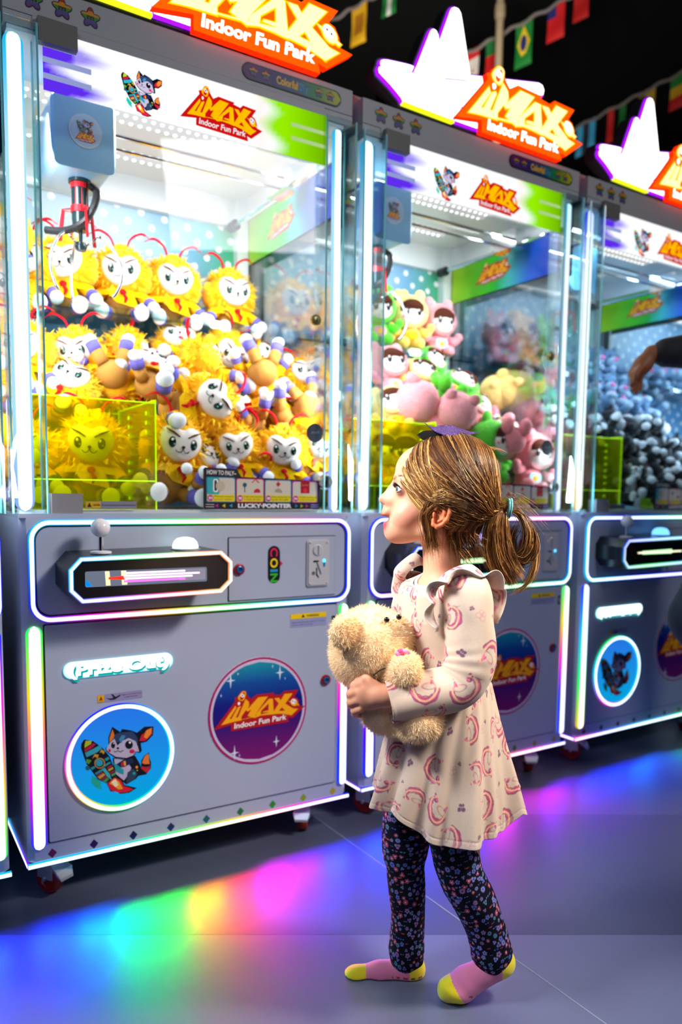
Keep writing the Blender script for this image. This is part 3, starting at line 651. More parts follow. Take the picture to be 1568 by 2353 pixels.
    P('light_bar', False, lambda: bar_light((.024, -.001, .138), (.024, -.001, .668), .036, .010, L['lft'], 40).mesh('bar', mlight, True), M)
    P('light_bar', False, lambda: bar_light((.856, -.001, .138), (.856, -.001, .668), .030, .010, L['rgt'], 40).mesh('bar', mlight, True), M)
    P('frame_light', False, lambda: loop_light(dense(rrect(.023, .681, .869, .905, .04, 8)), .0135, .009, L['frm'], 0).mesh('frame', mlight, True), M, 'glowing strip framing the control panel')
    P('frame_gap', 'fgap', lambda: loop_light(dense(rrect(.031, .689, .861, .897, .034, 8)), .005, .001, [(0, 0, 0), (0, 0, 0)], 0).mesh('fgap', mgap), M)
    # ---- control box
    def f():
        mb = MB(); n = len(OCT); back = [(a*.94+.0, b+.006) for a, b in OCT]
        R_ = [[(a, 0, b) for a, b in back], [(a, -.09, b) for a, b in OCT], [(a, -.112, b) for a, b in OCT]]; mb.loft([r[::-1] for r in R_]); return tris(mb.mesh('cbox', mblack))
    cb = P('control_box', 'cbox', f)
    ins = grow(OCT, -.0055)
    P('box_light', False, lambda: loop_light(dense(ins, 4), .011, .006, {1: [(1, .7, .35), (1, .5, .3), (1, .6, .35), (.8, 1, .7), (.1, 1, .4), (.2, .6, 1), CYA, (.4, .4, 1), (.6, .3, 1), (1, .2, .6), (1, .35, .2)]}.get(k, [CYA, CYA, BLU, GRN]), -.1125, .62 if k == 1 else .55).mesh('boxlight', mlight), cb, 'eight-sided glowing rim')
    def f():
        mb = MB(); mb.prism(rrect(.115, .765, .400, .800, .004), -.1135, -.112, (.16, .19, .26)); mb.poly(rrect(.330, .770, .396, .797, .002), -.1137, (.30, .27, .36))
        for x, w_ in ((.160, .010), (.196, .012)): mb.poly([(x, .767), (x+w_, .767), (x+w_*.8, .799), (x-.002, .799)], -.1139, (1.5, 1.1, .6))
        mb.poly([(.166, .7805), (.21, .778), (.21, .788), (.166, .7855)], -.1141, (1.4, .05, .02)); mb.poly([(.115, .768), (.13, .766), (.122, .778), (.116, .78)], -.1139, (.0, .3, 1.0))
        for i in range(4):
            z = .7745+i*.0062; mb.prism([(.200+.004*(i % 2), z-.0022), (.345+.018*(i % 3), z-.0018), (.345+.018*(i % 3), z+.0018), (.200, z+.0022)], -.1150, -.1138, (2.2, .25, 1.6) if i < 1 else (2.4, 1.6, 2.3)); 
        return tris(mb.mesh('display', mlight))
    def f3():
        mb = MB(); z = .783; mb.prism([(.19, z-.005), (.36, z-.006), (.36, z+.009), (.19, z+.006)], -.1145, -.112, (.7, 1.6, .7)); mb.prism([(.165, z-.002), (.42, z-.002), (.42, z+.003), (.165, z+.003)], -.1148, -.112, (1.6, 1.5, 1.0)); return tris(mb.mesh('display', mlight))
    P('display', 'dispA' if k == 1 else 'dispB', f if k == 1 else f3, cb, 'narrow lit display window')
    def f():
        mb = MB(); jx, jy, jz = .163, -.062, .838; mb.lathe([(0, jz-.002), (.024, jz-.002), (.024, jz+.002), (.018, jz+.0035), (.010, jz+.004), (0, jz+.004)], 24, 'z', (jx, jy, 0)); return mb.mesh('jbase', mwhiteball, 40)
    jb = P('joystick', 'jbase', f)
    P('stick', 'jstick', lambda: MB().lathe([(0, .84), (.0055, .84), (.0055, .88), (0, .88)], 12, 'z', (.163, -.062, 0)).mesh('stick', mchrome, 40), jb, 'chrome shaft')
    P('ball_knob', 'jball', lambda: MB().ell((.163, -.062, .894), (.0215,)*3, u=28, v=18).mesh('ball', mwhiteball, True), jb, 'white ball')
    def f():
        mb = MB(); mb.lathe([(.031, .840), (.031, .848), (.028, .858), (.020, .866), (.008, .869), (0, .8695)], 28, 'z', (.366, -.060, 0), {1: (1.8, 2.4, 2.1), 3: (.3, 1.0, 2.2)}.get(k, (.6, .5, 1.6))); return mb.mesh('button', mlight, 40)
    P('push_button', 'btn%d' % k, f, M, 'lit dome button')
    P('button_collar', 'btncol', lambda: MB().lathe([(0, .836), (.036, .836), (.036, .841), (.031, .843), (0, .843)], 28, 'z', (.366, -.060, 0)).mesh('collar', mgrey, 40), M)
    # ---- coin door
    P('coin_door_gap', 'cdg', lambda: tris(MB().prism(rrect(.5025, .6955, .8275, .863, .003), -.0012, .001).mesh('cdg', mgap)), M)
    cdr = P('coin_door', 'cd', lambda: tris(MB().prism(rrect(.5045, .6975, .8255, .861, .003), -.004, 0).mesh('cd', mpanel)))
    P('door_lock', 'lk2', lambda: lock(.532, .779, -.004), cdr, 'red ringed cam lock')
    def f():
        mb = MB(); mb.prism(rrect(.616, .738, .652, .838, .018, 8), -.0048, -.004, (.006, .006, .01)); zz = .833
        for ch, c, hgt in (('C', hx('d01858'), .024), ('O', hx('e8c810'), .026), ('I', hx('2090c0'), .007), ('N', hx('30b030'), .024)):
            text(mb, ch, (.6235, zz), (.6235, zz-hgt), .021, -.0052, c, bold=.03); zz -= hgt+.004
        mb.poly([(.652, .782), (.652, .798), (.661, .790)], -.0048, hx('c01840')); return tris(mb.mesh('coin', mprint))
    P('coin_label', 'coinl', f, cdr, 'black pill reading COIN in coloured letters')
    def f():
        mb = MB(); x0, x1, z0, z1 = .733, .804, .722, .853; c = (.55, .56, .62)
        for i, (g, y) in enumerate(((0, -.004), (0, -.008), (-.003, -.0115))): pass
        q0 = rrect(x0, z0, x1, z1, .008); q1 = rrect(x0+.004, z0+.004, x1-.004, z1-.004, .006)
        mb.prism(q0, -.008, -.004, c); mb.prism(q1, -.011, -.008, c)
        mb.lathe([(0, -.0145), (.014, -.0145), (.0165, -.011)], 28, 'y', (.765, 0, .823), c); mb.prism([(.7637, .810), (.7663, .810), (.7663, .836), (.7637, .836)], -.0148, -.0145, (.01, .01, .01))
        mb.prism(rrect(.751, .790, .769, .795, .002), -.0115, -.011, (.01, .01, .012)); mb.prism([(.763, .790), (.769, .790), (.782, .765), (.776, .757)], -.015, -.011, c); mb.prism([(.760, .775), (.764, .775), (.764, .757), (.770, .748), (.767, .746), (.760, .755)], -.0115, -.011, (.01, .01, .012))
        mb.lathe([(0, -.0116), (.0055, -.0116), (.0055, -.011)], 16, 'y', (.752, 0, .760), (.12, .15, .16))
        for a, b in ((x0+.009, z0+.009), (x1-.009, z0+.009), (x0+.009, z1-.009), (x1-.009, z1-.009)): mb.ell((a, -.011, b), (.0035, .002, .0035), (.5, .45, .4), 10, 6)
        return tris(mb.mesh('mech', mat('mech_metal', vcol=True, rough=.35, metal=.2)))
    mech = P('coin_slot', 'mech', f, cdr, 'pale metal coin slot plate')
    P('slot_lamp', 'lampb', lambda: MB().lathe([(0, -.0135), (.004, -.013), (.0052, -.011)], 14, 'y', (.786, 0, .794), (.2, 1.4, 3)).prism([(.784, .777), (.788, .777), (.789, .789), (.783, .789)], -.0125, -.011, (.0, .12, .3)).mesh('lampb', mlight), cdr, 'tiny blue lamp')
    # ---- casters
    for i, (cx_, cy_) in enumerate(((.055, .06), (.765, .06), (.055, DEP-.07), (.82, DEP-.07))):
        def f():
            mb = MB(); mb.box((-.035, -.035, .098), (.035, .035, .107)); mb.box((-.018, -.03, .04), (-.014, .02, .1)); mb.box((.014, -.03, .04), (.018, .02, .1)); mb.lathe([(0, .088), (.02, .088), (.024, .1), (0, .1)], 14); mb.tube([(-.021, -.004, .038), (.021, -.004, .038)], .005, 8); return mb.mesh('fork', mat('caster_steel', (.60, .63, .70), .30, .7))
        c = P('caster', 'fork', f); c.location = (cx_, cy_, 0); c.rotation_euler = (0, 0, (.5, -.6, .2, .9)[i])
        w_ = P('wheel', 'wheel', lambda: MB().lathe([(0, -.010), (.02, -.010), (.022, -.013), (.034, -.013), (.037, -.008), (.037, .008), (.034, .013), (.022, .013), (.02, .010), (0, .010)], 26, 'x', (0, -.004, .0375), (1, 1, 1)).mesh('wheel', mwheel, 40), c, 'dark red wheel')
        P('brake_pedal', 'brake', lambda: MB().loft([[(-.02, -.03, .075), (.02, -.03, .075), (.02, -.03, .082), (-.02, -.03, .082)], [(-.024, -.055, .062), (.024, -.055, .062), (.024, -.055, .070), (-.024, -.055, .070)], [(-.018, -.066, .048), (.018, -.066, .048), (.018, -.064, .054), (-.018, -.064, .054)]]).mesh('brake', mat('caster_steel')), c, 'steel brake lever')
    # ---- upper cabinet: posts with light bars
    def post(x0, x1, key, lx, lw):
        def f():
            mb = MB(); mb.box((x0, .012, .925), (x1, .014, 1.985)); mb.box((x0, .012, .925), (x0+.002, .075, 1.985)); mb.box((x1-.002, .012, .925), (x1, .075, 1.985)); return mb.mesh('post', macr)
        p_ = P('corner_post', 'post'+key, f, M, 'clear acrylic corner post')
        def f():
            mb = MB()
            for a, b in ((x0, .012), (x1, .012), (x1, .075)): mb.tube([(a, b, .925), (a, b, 1.985)], .0024, 6)
            return mb.mesh('edges', medge)
        P('post_edge', 'poste'+key, f, p_)
        cols = [L['post'][0]]+[L['post'][1]]*4+[L['post'][-1]]
        P('light_bar', False, lambda: bar_light((lx, .048, .930), (lx, .048, 1.968), lw, .014, cols, 30).mesh('bar', mlight, True), p_, 'tall glowing light tube')
    post(-.010, .064, 'L', .020, .042); post(.796, .888, 'R', .845, .026)
    # ---- header
    def f():
        mb = MB(); mb.box((.0, GY, 2.012), (.890, GY+.02, 2.078)); mb.box((.0, GY, 1.985), (.890, DEP, 2.010)); mb.box((.004, GY+.02, 2.010), (.886, DEP-.02, 2.05)); mb.box((.06, GY-.003, 1.990), (.80, GY, 2.010)); return mb.mesh('header', mat('header_white', (.42, .42, .42), .4))
    hd = P('header', 'hdr', f)
    P('top_cap', 'cap', lambda: MB().loft([[(.0, GY+.02, 2.078), (.890, GY+.02, 2.078), (.890, DEP, 2.078), (.0, DEP, 2.078)], [(.0, GY+.06, 2.11), (.890, GY+.06, 2.11), (.890, DEP, 2.11), (.0, DEP, 2.11)]]).mesh('cap', mat('cap_cream', (.55, .5, .44), .5)), M)
    P('side_panel', 'hsideL', lambda: MB().box((.0, GY+.02, 1.985), (.006, DEP, 2.078)).mesh('hside', mpanel), M); P('side_panel', 'hsideR', lambda: MB().box((.884, GY+.02, 1.985), (.890, DEP, 2.078)).mesh('hside', mpanel), M)
    def f():
        mb = MB()
        draw_flower(mb, 0, 2.045, .021, GY-.0006); return tris(mb.mesh('flower', mprint))
    for x in (.062, .124, .186): P('flower_sticker', 'flow', f, hd, 'rainbow flower sticker').location = (x, 0, 0)
    def f():
        x0, x1, z0, z1 = .560, .852, 2.022, 2.063; mb = MB(); mb.prism(rrect(x0, z0, x1, z1, .020, 8), GY-.003, GY, (.01, .01, .02)); n = 24; V = []; Cq = []; F = []
        st = [(0, hx('5a0e66')), (.3, hx('1a2270')), (.55, hx('0a5a7a')), (.75, hx('1c9030')), (1, hx('c0c010'))]
        for i in range(n+1):
            t = i/n; x = x0+.003+(x1-x0-.006)*t; e = min(t, 1-t)*(x1-x0-.006); h_ = .0175*(1 if e > .0175 else math.sqrt(max(1-(1-e/.0175)**2, .02))); V += [(x, GY-.0033, (z0+z1)/2-h_), (x, GY-.0033, (z0+z1)/2+h_)]; Cq += [ramp(st, t)[0]]*2
            if i: F.append((2*i-2, 2*i, 2*i+1, 2*i-1))
        mb.add(V, F, np.array(Cq))
        for x in (x0+.03, x0+.065, x1-.07, x1-.035): draw_flower(mb, x, (z0+z1)/2, .012, GY-.0038)
        text(mb, 'Colorful', (x0+.095, 2.033), (x0+.158, 2.033), .018, GY-.004, hx('e0b820'), bold=.05); text(mb, 'Sky', (x0+.160, 2.033), (x0+.19, 2.033), .018, GY-.004, hx('2f90b0'), bold=.05); return tris(mb.mesh('pill', mprint))
    P('name_plate', 'pill', f, hd, 'rainbow pill plate reading Colorful Sky')
    P('latch_block', 'lblock', lambda: MB().box((.068, GY-.02, 1.955), (.152, GY+.0, 2.006)).mesh('lblock', mat('taupe_plastic', (.16, .15, .13), .5)), M)
    # banner across the glass; inner light coming through is put into its emission
    def f():
        x0, x1, z0, z1 = .080, .806, 1.862, 1.990; nx, nz = 60, 14; V = []; Cq = []; F = []; st_l = hx('4a20c8'); 
        for j in range(nz+1):
            for i in range(nx+1):
                x = x0+(x1-x0)*i/nx; z = z0+(z1-z0)*j/nz; c = np.array((.90, .92, .95))*1.0
                tl = np.clip((.19+.05*math.sin(j*.8)-x)/.06, 0, 1)*(1 if j < nz*.55 or x < .15 else .75); c = c*(1-tl)+np.array(hx('5a2ae0'))*tl
                tr = np.clip((x-.60-.02*math.sin(j*.7)-.03*(1-j/nz))/.05, 0, 1); g = np.array(hx('8ee000'))*(1-np.clip((x-.68)/.12, 0, 1)*.45); pk = max(0, 1-abs(x-.61)/.04)*.5
                c = c*(1-tr)+g*tr; c = c*(1-pk*.4)+np.array(hx('ffb080'))*pk*.4; V.append((x, GY-.002, z)); Cq.append(c*1.15)
        for j in range(nz):
            for i in range(nx):
                xx = x0+(x1-x0)*(i+.5)/nx; zz = z0+(z1-z0)*(j+.5)/nz
                if xx < .152 and zz > 1.952: continue
                a = j*(nx+1)+i; F.append((a, a+1, a+nx+2, a+nx+1))
        mb = MB(); mb.add(V, F, np.array(Cq)); gs = (.28, .33, .62)
        for zc in (1.927, 1.893): mb.poly([(.08, zc-.006), (.185, zc-.006), (.185, zc+.006), (.08, zc+.006)], GY-.0026, gs); mb.poly([(.700, zc+.012), (.80, zc+.012), (.80, zc+.022), (.700, zc+.022)], GY-.0026, (.42, .62, .25))
        draw_mascot(mb, .303, 1.915, .55, GY-.0035, k=1.3)
        T = affine(ANCH, [pl(413, 268, 1, GY), pl(602.5, 303, 1, GY), pl(588, 255, 1, GY)]); draw_logo(mb, T, GY-.003, dl=.0003, cols={'r': hx('c81010', 1.1), 'y': hx('ffb800', 1.1), 'w': (.9, .85, .9), 'k': (.01, .01, .01)}); return tris(mb.mesh('banner', mlight))
    P('banner', 'banner', f, M, 'backlit printed banner with animal and logo')
    # glass
    P('front_pane', 'fpane', lambda: MB().box((.066, GY+.0, .926), (.797, GY+.004, 1.986)).mesh('fpane', mglass), M)
    for x, nm in ((.004, 'a'), (.868, 'b')): P('side_pane', 'sp'+nm, lambda: MB().box((x, .08, .926), (x+.004, DEP-.08, 1.986)).mesh('spane', mglass), M)
    P('pane_lock', 'plock', lambda: MB().lathe([(0, GY-.012), (.012, GY-.012), (.0145, GY-.010), (.0145, GY-.001)], 22, 'y', (.777, 0, 1.451), (.35, .30, .10)).prism([(.7755, 1.446), (.7785, 1.446), (.7785, 1.456), (.7755, 1.456)], GY-.0125, GY-.012, (0, 0, 0)).mesh('plock', mat('lock_brass', vcol=True, rough=.3, metal=.6), 40), M, 'small round cam lock on the glass')
    P('round_sticker', 'rdisc', lambda: text(MB().lathe([(0, GY-.002), (.026, GY-.002), (.026, GY)], 28, 'y', (.780, 0, 1.146), (.04, .05, .08)), 'pull', (.768, 1.145), (.792, 1.145), .007, GY-.003, (.3, .32, .35)).mesh('rdisc', mprint), M, 'dark round sticker')
    P('pane_knob', 'pknob', lambda: MB().lathe([(0, GY-.02), (.017, GY-.018), (.022, GY-.008), (.022, GY)], 24, 'y', (.812, 0, 1.011), (1, 1, 1)).mesh('pknob', mchrome, 40), M, 'chrome door knob')
    P('grey_block', 'gblock', lambda: MB().box((.071, GY-.035, .925), (.140, GY-.001, .971)).mesh('gblock', mat('block_grey', (.22, .21, .24), .5)), M)
    def f():
        x0, x1, z0, z1 = .153, .276, .9365, .9535; mb = MB(); mb.prism([(x0, z0), (x1, z0), (x1, z1), (x0, z1)], GY-.003, GY-.001, hx('787890')); mb.poly([(x0+.001, z0+.001), (x0+.036, z0+.001), (x0+.036, z1-.001), (x0+.001, z1-.001)], GY-.0034, hx('c89a10'))
        mb.poly([(x0+.004, z0+.003), (x0+.015, z0+.003), (x0+.0095, z1-.003)], GY-.0037, (.02, .02, .02)); text(mb, 'CAUTION', (x0+.018, z0+.006), (x0+.034, z0+.006), .0045, GY-.0037, (.02, .02, .02), bold=.03); text(mb, 'Do not knock the glass fastener, it can easily suffer accidents or failures', (x0+.039, z0+.006), (x1-.002, z0+.006), .0045, GY-.0037, (.02, .02, .05)); return tris(mb.mesh('capt', mprint))
    P('caution_strip', 'capt', f, M, 'narrow CAUTION strip')
    def f():
        x0, x1, z0, z1 = .451, .796, .935, 1.006; yy = GY-.004; mb = MB()
        out = [(x0, z0+.004), (x0+.004, z0), (x1-.004, z0), (x1, z0+.004), (x1, z1+.004), (x1-.004, z1+.008), (x0+.105, z1+.014), (x0+.092, z1+.034), (x0+.004, z1+.036), (x0, z1+.032)]
        mb.prism(out, yy, yy+.003, (.010, .010, .014)); text(mb, 'HOW TO PALY~', (x0+.008, z1+.019), (x0+.090, z1+.017), .011, yy-.0012, (.65, .65, .68), bold=.03)
        cw = (x1-x0-.022)/4
        for i, cc in enumerate(('1880b8', 'd0107a', '1880b8', 'c010c0')):
            a = x0+.007+i*(cw+.0025); b = a+cw; zb = z0+.018; zt = z1+.012-.002*i; mb.poly(rrect(a, zb, b, zt, .004), yy-.0006, hx(cc)); mb.poly(rrect(a+.002, zb+.002, b-.002, zt-.002, .006), yy-.0009, hx('c8c0b4')); mb.poly(rrect(a+.002, zb+.002, b-.002, zb+.020, .004), yy-.0012, hx('d8c410'))
            mb.poly(circ(a+.011, zb+.011, .008, 16), yy-.0015, hx('b01890')); text(mb, '0%d' % (i+1), (a+.006, zb+.008), (a+.016, zb+.008), .006, yy-.0018, (.8, .75, .8), bold=.04)
            for jj, tx in enumerate((('Please insert', 'your coin'), ('Push the joystick', 'to move the claw'), ('Press the button to', 'grab the gift'), ('The gift is yours, pull', 'it out of the gate'))[i]): text(mb, tx, (a+.022, zb+.013-.007*jj), (b-.004-.006*jj, zb+.013-.007*jj), .0045, yy-.0015, (.12, .10, .02))
            m0 = (a+b)/2; zc = zb+.042
            if i == 0: mb.poly(rrect(a+.002, zb+.020, a+.036, zt-.002, .004), yy-.0012, hx('30a0a8')); mb.poly(rrect(m0-.022, zc-.016, m0-.008, zc+.018, .006), yy-.0015, WHT); mb.poly(rrect(m0-.019, zc-.013, m0-.012, zc+.015, .003), yy-.0018, (.03, .03, .08)); mb.poly(circ(m0-.002, zc, .013, 20), yy-.0021, hx('b8ac98'))
            if i == 1: mb.poly(circ(m0-.016, zc+.004, .006, 16), yy-.0015, hx('205070')); mb.poly([(m0-.017, zc-.016), (m0-.015, zc-.016), (m0-.015, zc), (m0-.017, zc)], yy-.0015, (.03, .05, .06)); mb.poly([(m0+.01, zc-.016), (m0+.03, zc-.016), (m0+.028, zc-.008), (m0+.02, zc-.005), (m0+.012, zc-.009)], yy-.0015, hx('c01030')); mb.poly(stroke([(m0+.005, zc+.010), (m0+.015, zc+.02), (m0+.025, zc+.010)], .003), yy-.0015, hx('c83030'))
            if i == 2: mb.poly(stroke([(m0, zc+.026), (m0, zc+.012)], .0015), yy-.0015, hx('c01830')); mb.poly([(m0-.007, zc+.008), (m0, zc+.014), (m0+.007, zc+.008), (m0, zc)], yy-.0015, hx('c01830')); mb.poly(circ(m0, zc-.016, .012, 16, 0, PI), yy-.0015, hx('a09080'))
            if i == 3: mb.poly([(m0-.014, zc-.016), (m0+.014, zc-.016), (m0+.014, zc+.02), (m0-.014, zc+.02)], yy-.0015, hx('a00c20')); mb.poly(circ(m0, zc-.009, .007, 14), yy-.0018, hx('d82038')); text(mb, 'lucky', (m0-.01, zc+.004), (m0+.01, zc+.004), .006, yy-.0018, hx('e08080'))
        text(mb, 'LUCKY\u00b7POINTER', (x0+.095, z0+.004), (x0+.255, z0+.004), .0105, yy-.0012, (.7, .66, .72), bold=.05)
        for x, c, s_ in ((x0+.035, 'a0208a', -1), (x0+.055, 'c8b010', -1), (x0+.075, '2090b0', -1), (x1-.075, '2080a0', 1), (x1-.058, 'a0a030', 1), (x1-.042, 'a0308a', 1)): mb.poly([(x+s_*.005, z0+.009), (x-s_*.004, z0+.004), (x-s_*.004, z0+.014)], yy-.0012, hx(c))
        for z in (z0+.006, z0+.012): mb.poly([(x0+.005, z-.0008), (x0+.028, z-.0008), (x0+.028, z+.0008), (x0+.005, z+.0008)], yy-.0012, (.5, .5, .55)); mb.poly([(x1-.03, z-.0008), (x1-.005, z-.0008), (x1-.005, z+.0008), (x1-.03, z+.0008)], yy-.0012, (.4, .3, .8))
        return tris(mb.mesh('howto', mprint))
    P('instruction_sign', 'howto', f, M, 'black HOW TO PALY instruction strip with four pictures')
    # ---- interior
    P('prize_floor', 'pfl', lambda: MB().box((.008, .045, .9251), (.866, DEP-.02, .932)).mesh('pfl', minner))
    P('back_panel', 'bkp', lambda: MB().box((.0, DEP-.10, .925), (.876, DEP-.085, 1.985)).mesh('bkp', mpolka), M, 'polka dot printed back panel')
    P('back_frame', 'bkf', lambda: MB().box((.826, DEP-.135, .932), (.866, DEP-.10, 1.985)).box((.010, DEP-.135, .932), (.040, DEP-.10, 1.985)).box((.04, DEP-.125, 1.885), (.826, DEP-.10, 1.985)).box((.858, .08, 1.905), (.868, DEP-.10, 1.985)).box((.008, .08, 1.905), (.016, DEP-.10, 1.985)).mesh('bkf', minner))
    P('inner_ceiling', 'icl', lambda: MB().box((.008, GY+.006, 1.975), (.866, DEP-.10, 1.985)).mesh('icl', minner))
    def f():
        mb = MB()
        for y in (.26, .30, .52):
            mb.box((.05, y-.006, 1.960), (.70, y+.006, 1.974), (.8, .8, .8))
            for i in range(26): mb.ell((.06+i*.0245, y, 1.959), (.006, .006, .004), (3, 3, 3), 8, 5)
        mb.box((.05, DEP-.128, 1.895), (.60, DEP-.125, 1.903), (2.6, 2.7, 2.8)); return mb.mesh('leds', mlight)
    P('ceiling_leds', 'leds', f, M, 'rows of white lamps under the inner ceiling')
    def f():
        nx = 26; mb = MB(); st = [(0, hx('0a28c8')), (.25, hx('1060e0')), (.42, hx('40c0c0')), (.55, hx('10b810')), (.75, hx('60d010')), (1, hx('b0e000'))]; V = []; Cq = []; F = []
        for i in range(nx+1):
            t = i/nx; y = .10+(.66-.10)*t; V += [(0, y, 1.76+.0), (0, y, 1.905)]; Cq += [ramp(st, t)[0]]*2
            if i: F.append((2*i-2, 2*i-1, 2*i+1, 2*i))
        mb.add(V, F, np.array(Cq)*.8); b2 = MB(); T = affine(ANCH, [(-.52, 1.80), (-.32, 1.835), (-.335, 1.87)]); draw_logo(b2, T, -.0006, dl=.0003); b2.xform(Matrix(((0, 1, 0, 0), (-1, 0, 0, 0), (0, 0, 1, 0)))); mb.merge(b2)
        return tris(mb.mesh('sbanner', mat('printed_bright', vcol=True, rough=.4)))
    for x, s_ in ((.8655, 1), (.0105, 1)):
        o_ = P('side_banner', 'sban', f, M, 'printed strip on the side pane'); o_.location = (x, 0, 0)
    # gantry and claw
    def f():
        mb = MB()
        for y, z in ((.245, 1.895), (.300, 1.885)): mb.tube([(.25, y, z), (.83, y, z)], .0055, 8)
        mb.tube([(.80, .10, 1.872), (.80, .66, 1.872)], .0065, 8); mb.tube([(.035, .10, 1.872), (.035, .66, 1.872)], .0065, 8); mb.box((.775, .215, 1.862), (.825, .335, 1.925)); return mb.mesh('rails', mchrome)
    P('gantry_rail', 'rails', f)
    P('rail_stop', 'rstop', lambda: MB().tube([(.80, .62, 1.872), (.80, .66, 1.872)], .018, 12).mesh('rstop', mblack))
    jx, jy = {1: (0, 0), 2: (-.005, .0), 3: (.0, .05), 0: (.3, .1), 4: (.2, .1)}[k]
    cbx = link('claw_carriage', None, M, 'white claw carriage box'); cbx.location = (jx, jy, 0); cbx.empty_display_size = .02
    def f():
        mb = MB(); prof = rrect(.118, 1.765, .272, 1.925, .022, 5); prof2 = [(min(max(a, .124), .266), max(b-.010, 1.755) if b < 1.8 else b-.004) for a, b in prof]
        mb.loft([[(a, .15, b) for a, b in prof2], [(a, .155, b) for a, b in prof], [(a, .34, b) for a, b in prof], [(a*.96+.008, .35, b) for a, b in prof]]); return tris(mb.mesh('cbx', mat('carriage_white', (.20, .42, .62), .3)))
    box = P('carriage_box', 'cbx', f, cbx)
    def f():
        mb = MB(); mb.prism(circ(.197, 1.845, .040, 28), .1484, .150, (.42, .52, .62)); mb.prism(circ(.197, 1.845, .034, 28), .1478, .1485, (.36, .50, .66)); draw_mascot(mb, .197, 1.853, .22, .1474, .00006); T = affine(ANCH, [(.172, 1.822), (.222, 1.828), (.218, 1.840)]); draw_logo(mb, T, .1470, dl=.0001); return tris(mb.mesh('cbadge', mprint))
    P('badge', 'cbadge', f, cbx, 'round badge with the animal emblem')
    def f():
        mb = MB(); mb.lathe([(0, 1.765), (.028, 1.765), (.028, 1.757), (.020, 1.755), (.0, 1.755)], 18, 'z', (.205, .25, 0)); mb.lathe([(0, 1.756), (.021, 1.756), (.021, 1.668), (.018, 1.64), (0, 1.64)], 18, 'z', (.205, .25, 0)); mb.tube([(.205, .25, 1.645), (.205, .25, 1.602)], .005, 8); mb.lathe([(0, 1.612), (.012, 1.612), (.016, 1.602), (.012, 1.592), (0, 1.592)], 12, 'z', (.205, .25, 0)); return mb.mesh('motor', mat('claw_black', (.012, .03, .035), .25, .3), 40)
    P('claw_motor', 'motor', f, cbx)
    def f():
        mb = MB(); mb.lathe([(.0215, 1.757), (.023, 1.757), (.023, 1.744), (.0215, 1.744)], 18, 'z', (.205, .25, 0)); mb.lathe([(.0215, 1.700), (.0235, 1.700), (.0235, 1.684), (.0215, 1.684)], 18, 'z', (.205, .25, 0))
        mb.lathe([(.0210, 1.744), (.0212, 1.70)], 8, 'z', (.205, .25, 0))
        for a in (.6, 2.7, 4.8):
            c_, s_ = math.cos(a), math.sin(a); mb.tube([(.205+c_*.022, .25+s_*.022, 1.692), (.205+c_*.042, .25+s_*.042, 1.690), (.205+c_*.046, .25+s_*.046, 1.66), (.205+c_*.052, .25+s_*.052, 1.615)], .0035, 6, flat=1.6)
        return mb.mesh('clawred', mred)
    P('claw_bracket', 'clawred', f, cbx, 'red metal brackets')
    def f():
        mb = MB(); pts = spline([(.226, .235, 1.752), (.240, .225, 1.738), (.232, .215, 1.700), (.210, .212, 1.660), (.180, .215, 1.634), (.150, .23, 1.626), (.118, .25, 1.628)], 9); r = [.0085+.0013*(i % 2) for i in range(len(pts)*1)]
        d = np.array([pts[0]+(pts[-1]-pts[0])*0]); fine = spline(pts, 2); mb.tube(fine, [.0080+.0018*(i % 2) for i in range(len(fine))], 8); return mb.mesh('coil', mat('coil_black', (.012, .014, .016), .4))
    P('coiled_cable', 'coil', f, cbx)
    for i, a in enumerate((-.5, 1.6, 3.7)):
        def f():
            mb = MB(); mb.tube(spline([(.048, 0, 1.628), (.075, 0, 1.605), (.100, 0, 1.56), (.102, 0, 1.52), (.088, 0, 1.488), (.078, 0, 1.478)], 5), .0042, 7); mb.tube([(.012, 0, 1.602), (.048, 0, 1.628)], .003, 6); return mb.mesh('prong', mchrome, True)
        o_ = P('claw_prong', 'prong', f, cbx); o_.location = (.205, .25, 0); o_.rotation_euler = (0, 0, a)
    # back shelf
    P('back_shelf', 'bshelf', lambda: MB().box((.042, .47, 1.492), (.824, DEP-.10, 1.498)).box((.042, .47, 1.492), (.824, .474, 1.515)).mesh('bshelf', mshelf), M, 'clear shelf at the back')
    # chute
    ch = link('prize_chute', None, M, 'yellow-green see-through acrylic chute walls'); ch.empty_display_size = .02; ch['label'] = 'yellow-green see-through acrylic prize chute'
    P('chute_panel', 'chf', lambda: MB().box((.020, .1185, .932), (.352, .121, 1.205)).mesh('chf', myel), ch, 'front panel')
    P('chute_panel', 'chr', lambda: MB().box((.352, .118, .932), (.355, .46, 1.212)).mesh('chr', myel), ch, 'right panel with a row of holes')
    P('chute_panel', 'chb', lambda: MB().box((.020, .457, .932), (.352, .46, 1.205)).mesh('chb', myel), ch)
    def f():
        mb = MB()
        for a, b in (((.020, .1195, 1.205), (.352, .1195, 1.205)), ((.3535, .1195, .932), (.3535, .1195, 1.212)), ((.3535, .1195, 1.212), (.3535, .46, 1.212)), ((.02, .4585, 1.205), (.352, .4585, 1.205)), ((.02, .117, 1.005), (.3535, .117, 1.005)), ((.3535, .4585, .932), (.3535, .4585, 1.212))): mb.tube([a, b], .0016, 6)
        return mb.mesh('cedge', myeled)
    P('chute_edge', 'cedge', f, ch)
    def f():
        mb = MB()
        for y in (.19, .35):
            for i in range(10): mb.lathe([(.0035, -.001), (.0055, -.001), (.0055, .001), (.0035, .001)], 10, 'x', (.351, y, .96+i*.025))
        return mb.mesh('holes', myeled)
    P('adjustment_hole', 'cholb', f, ch, None, 'stuff')
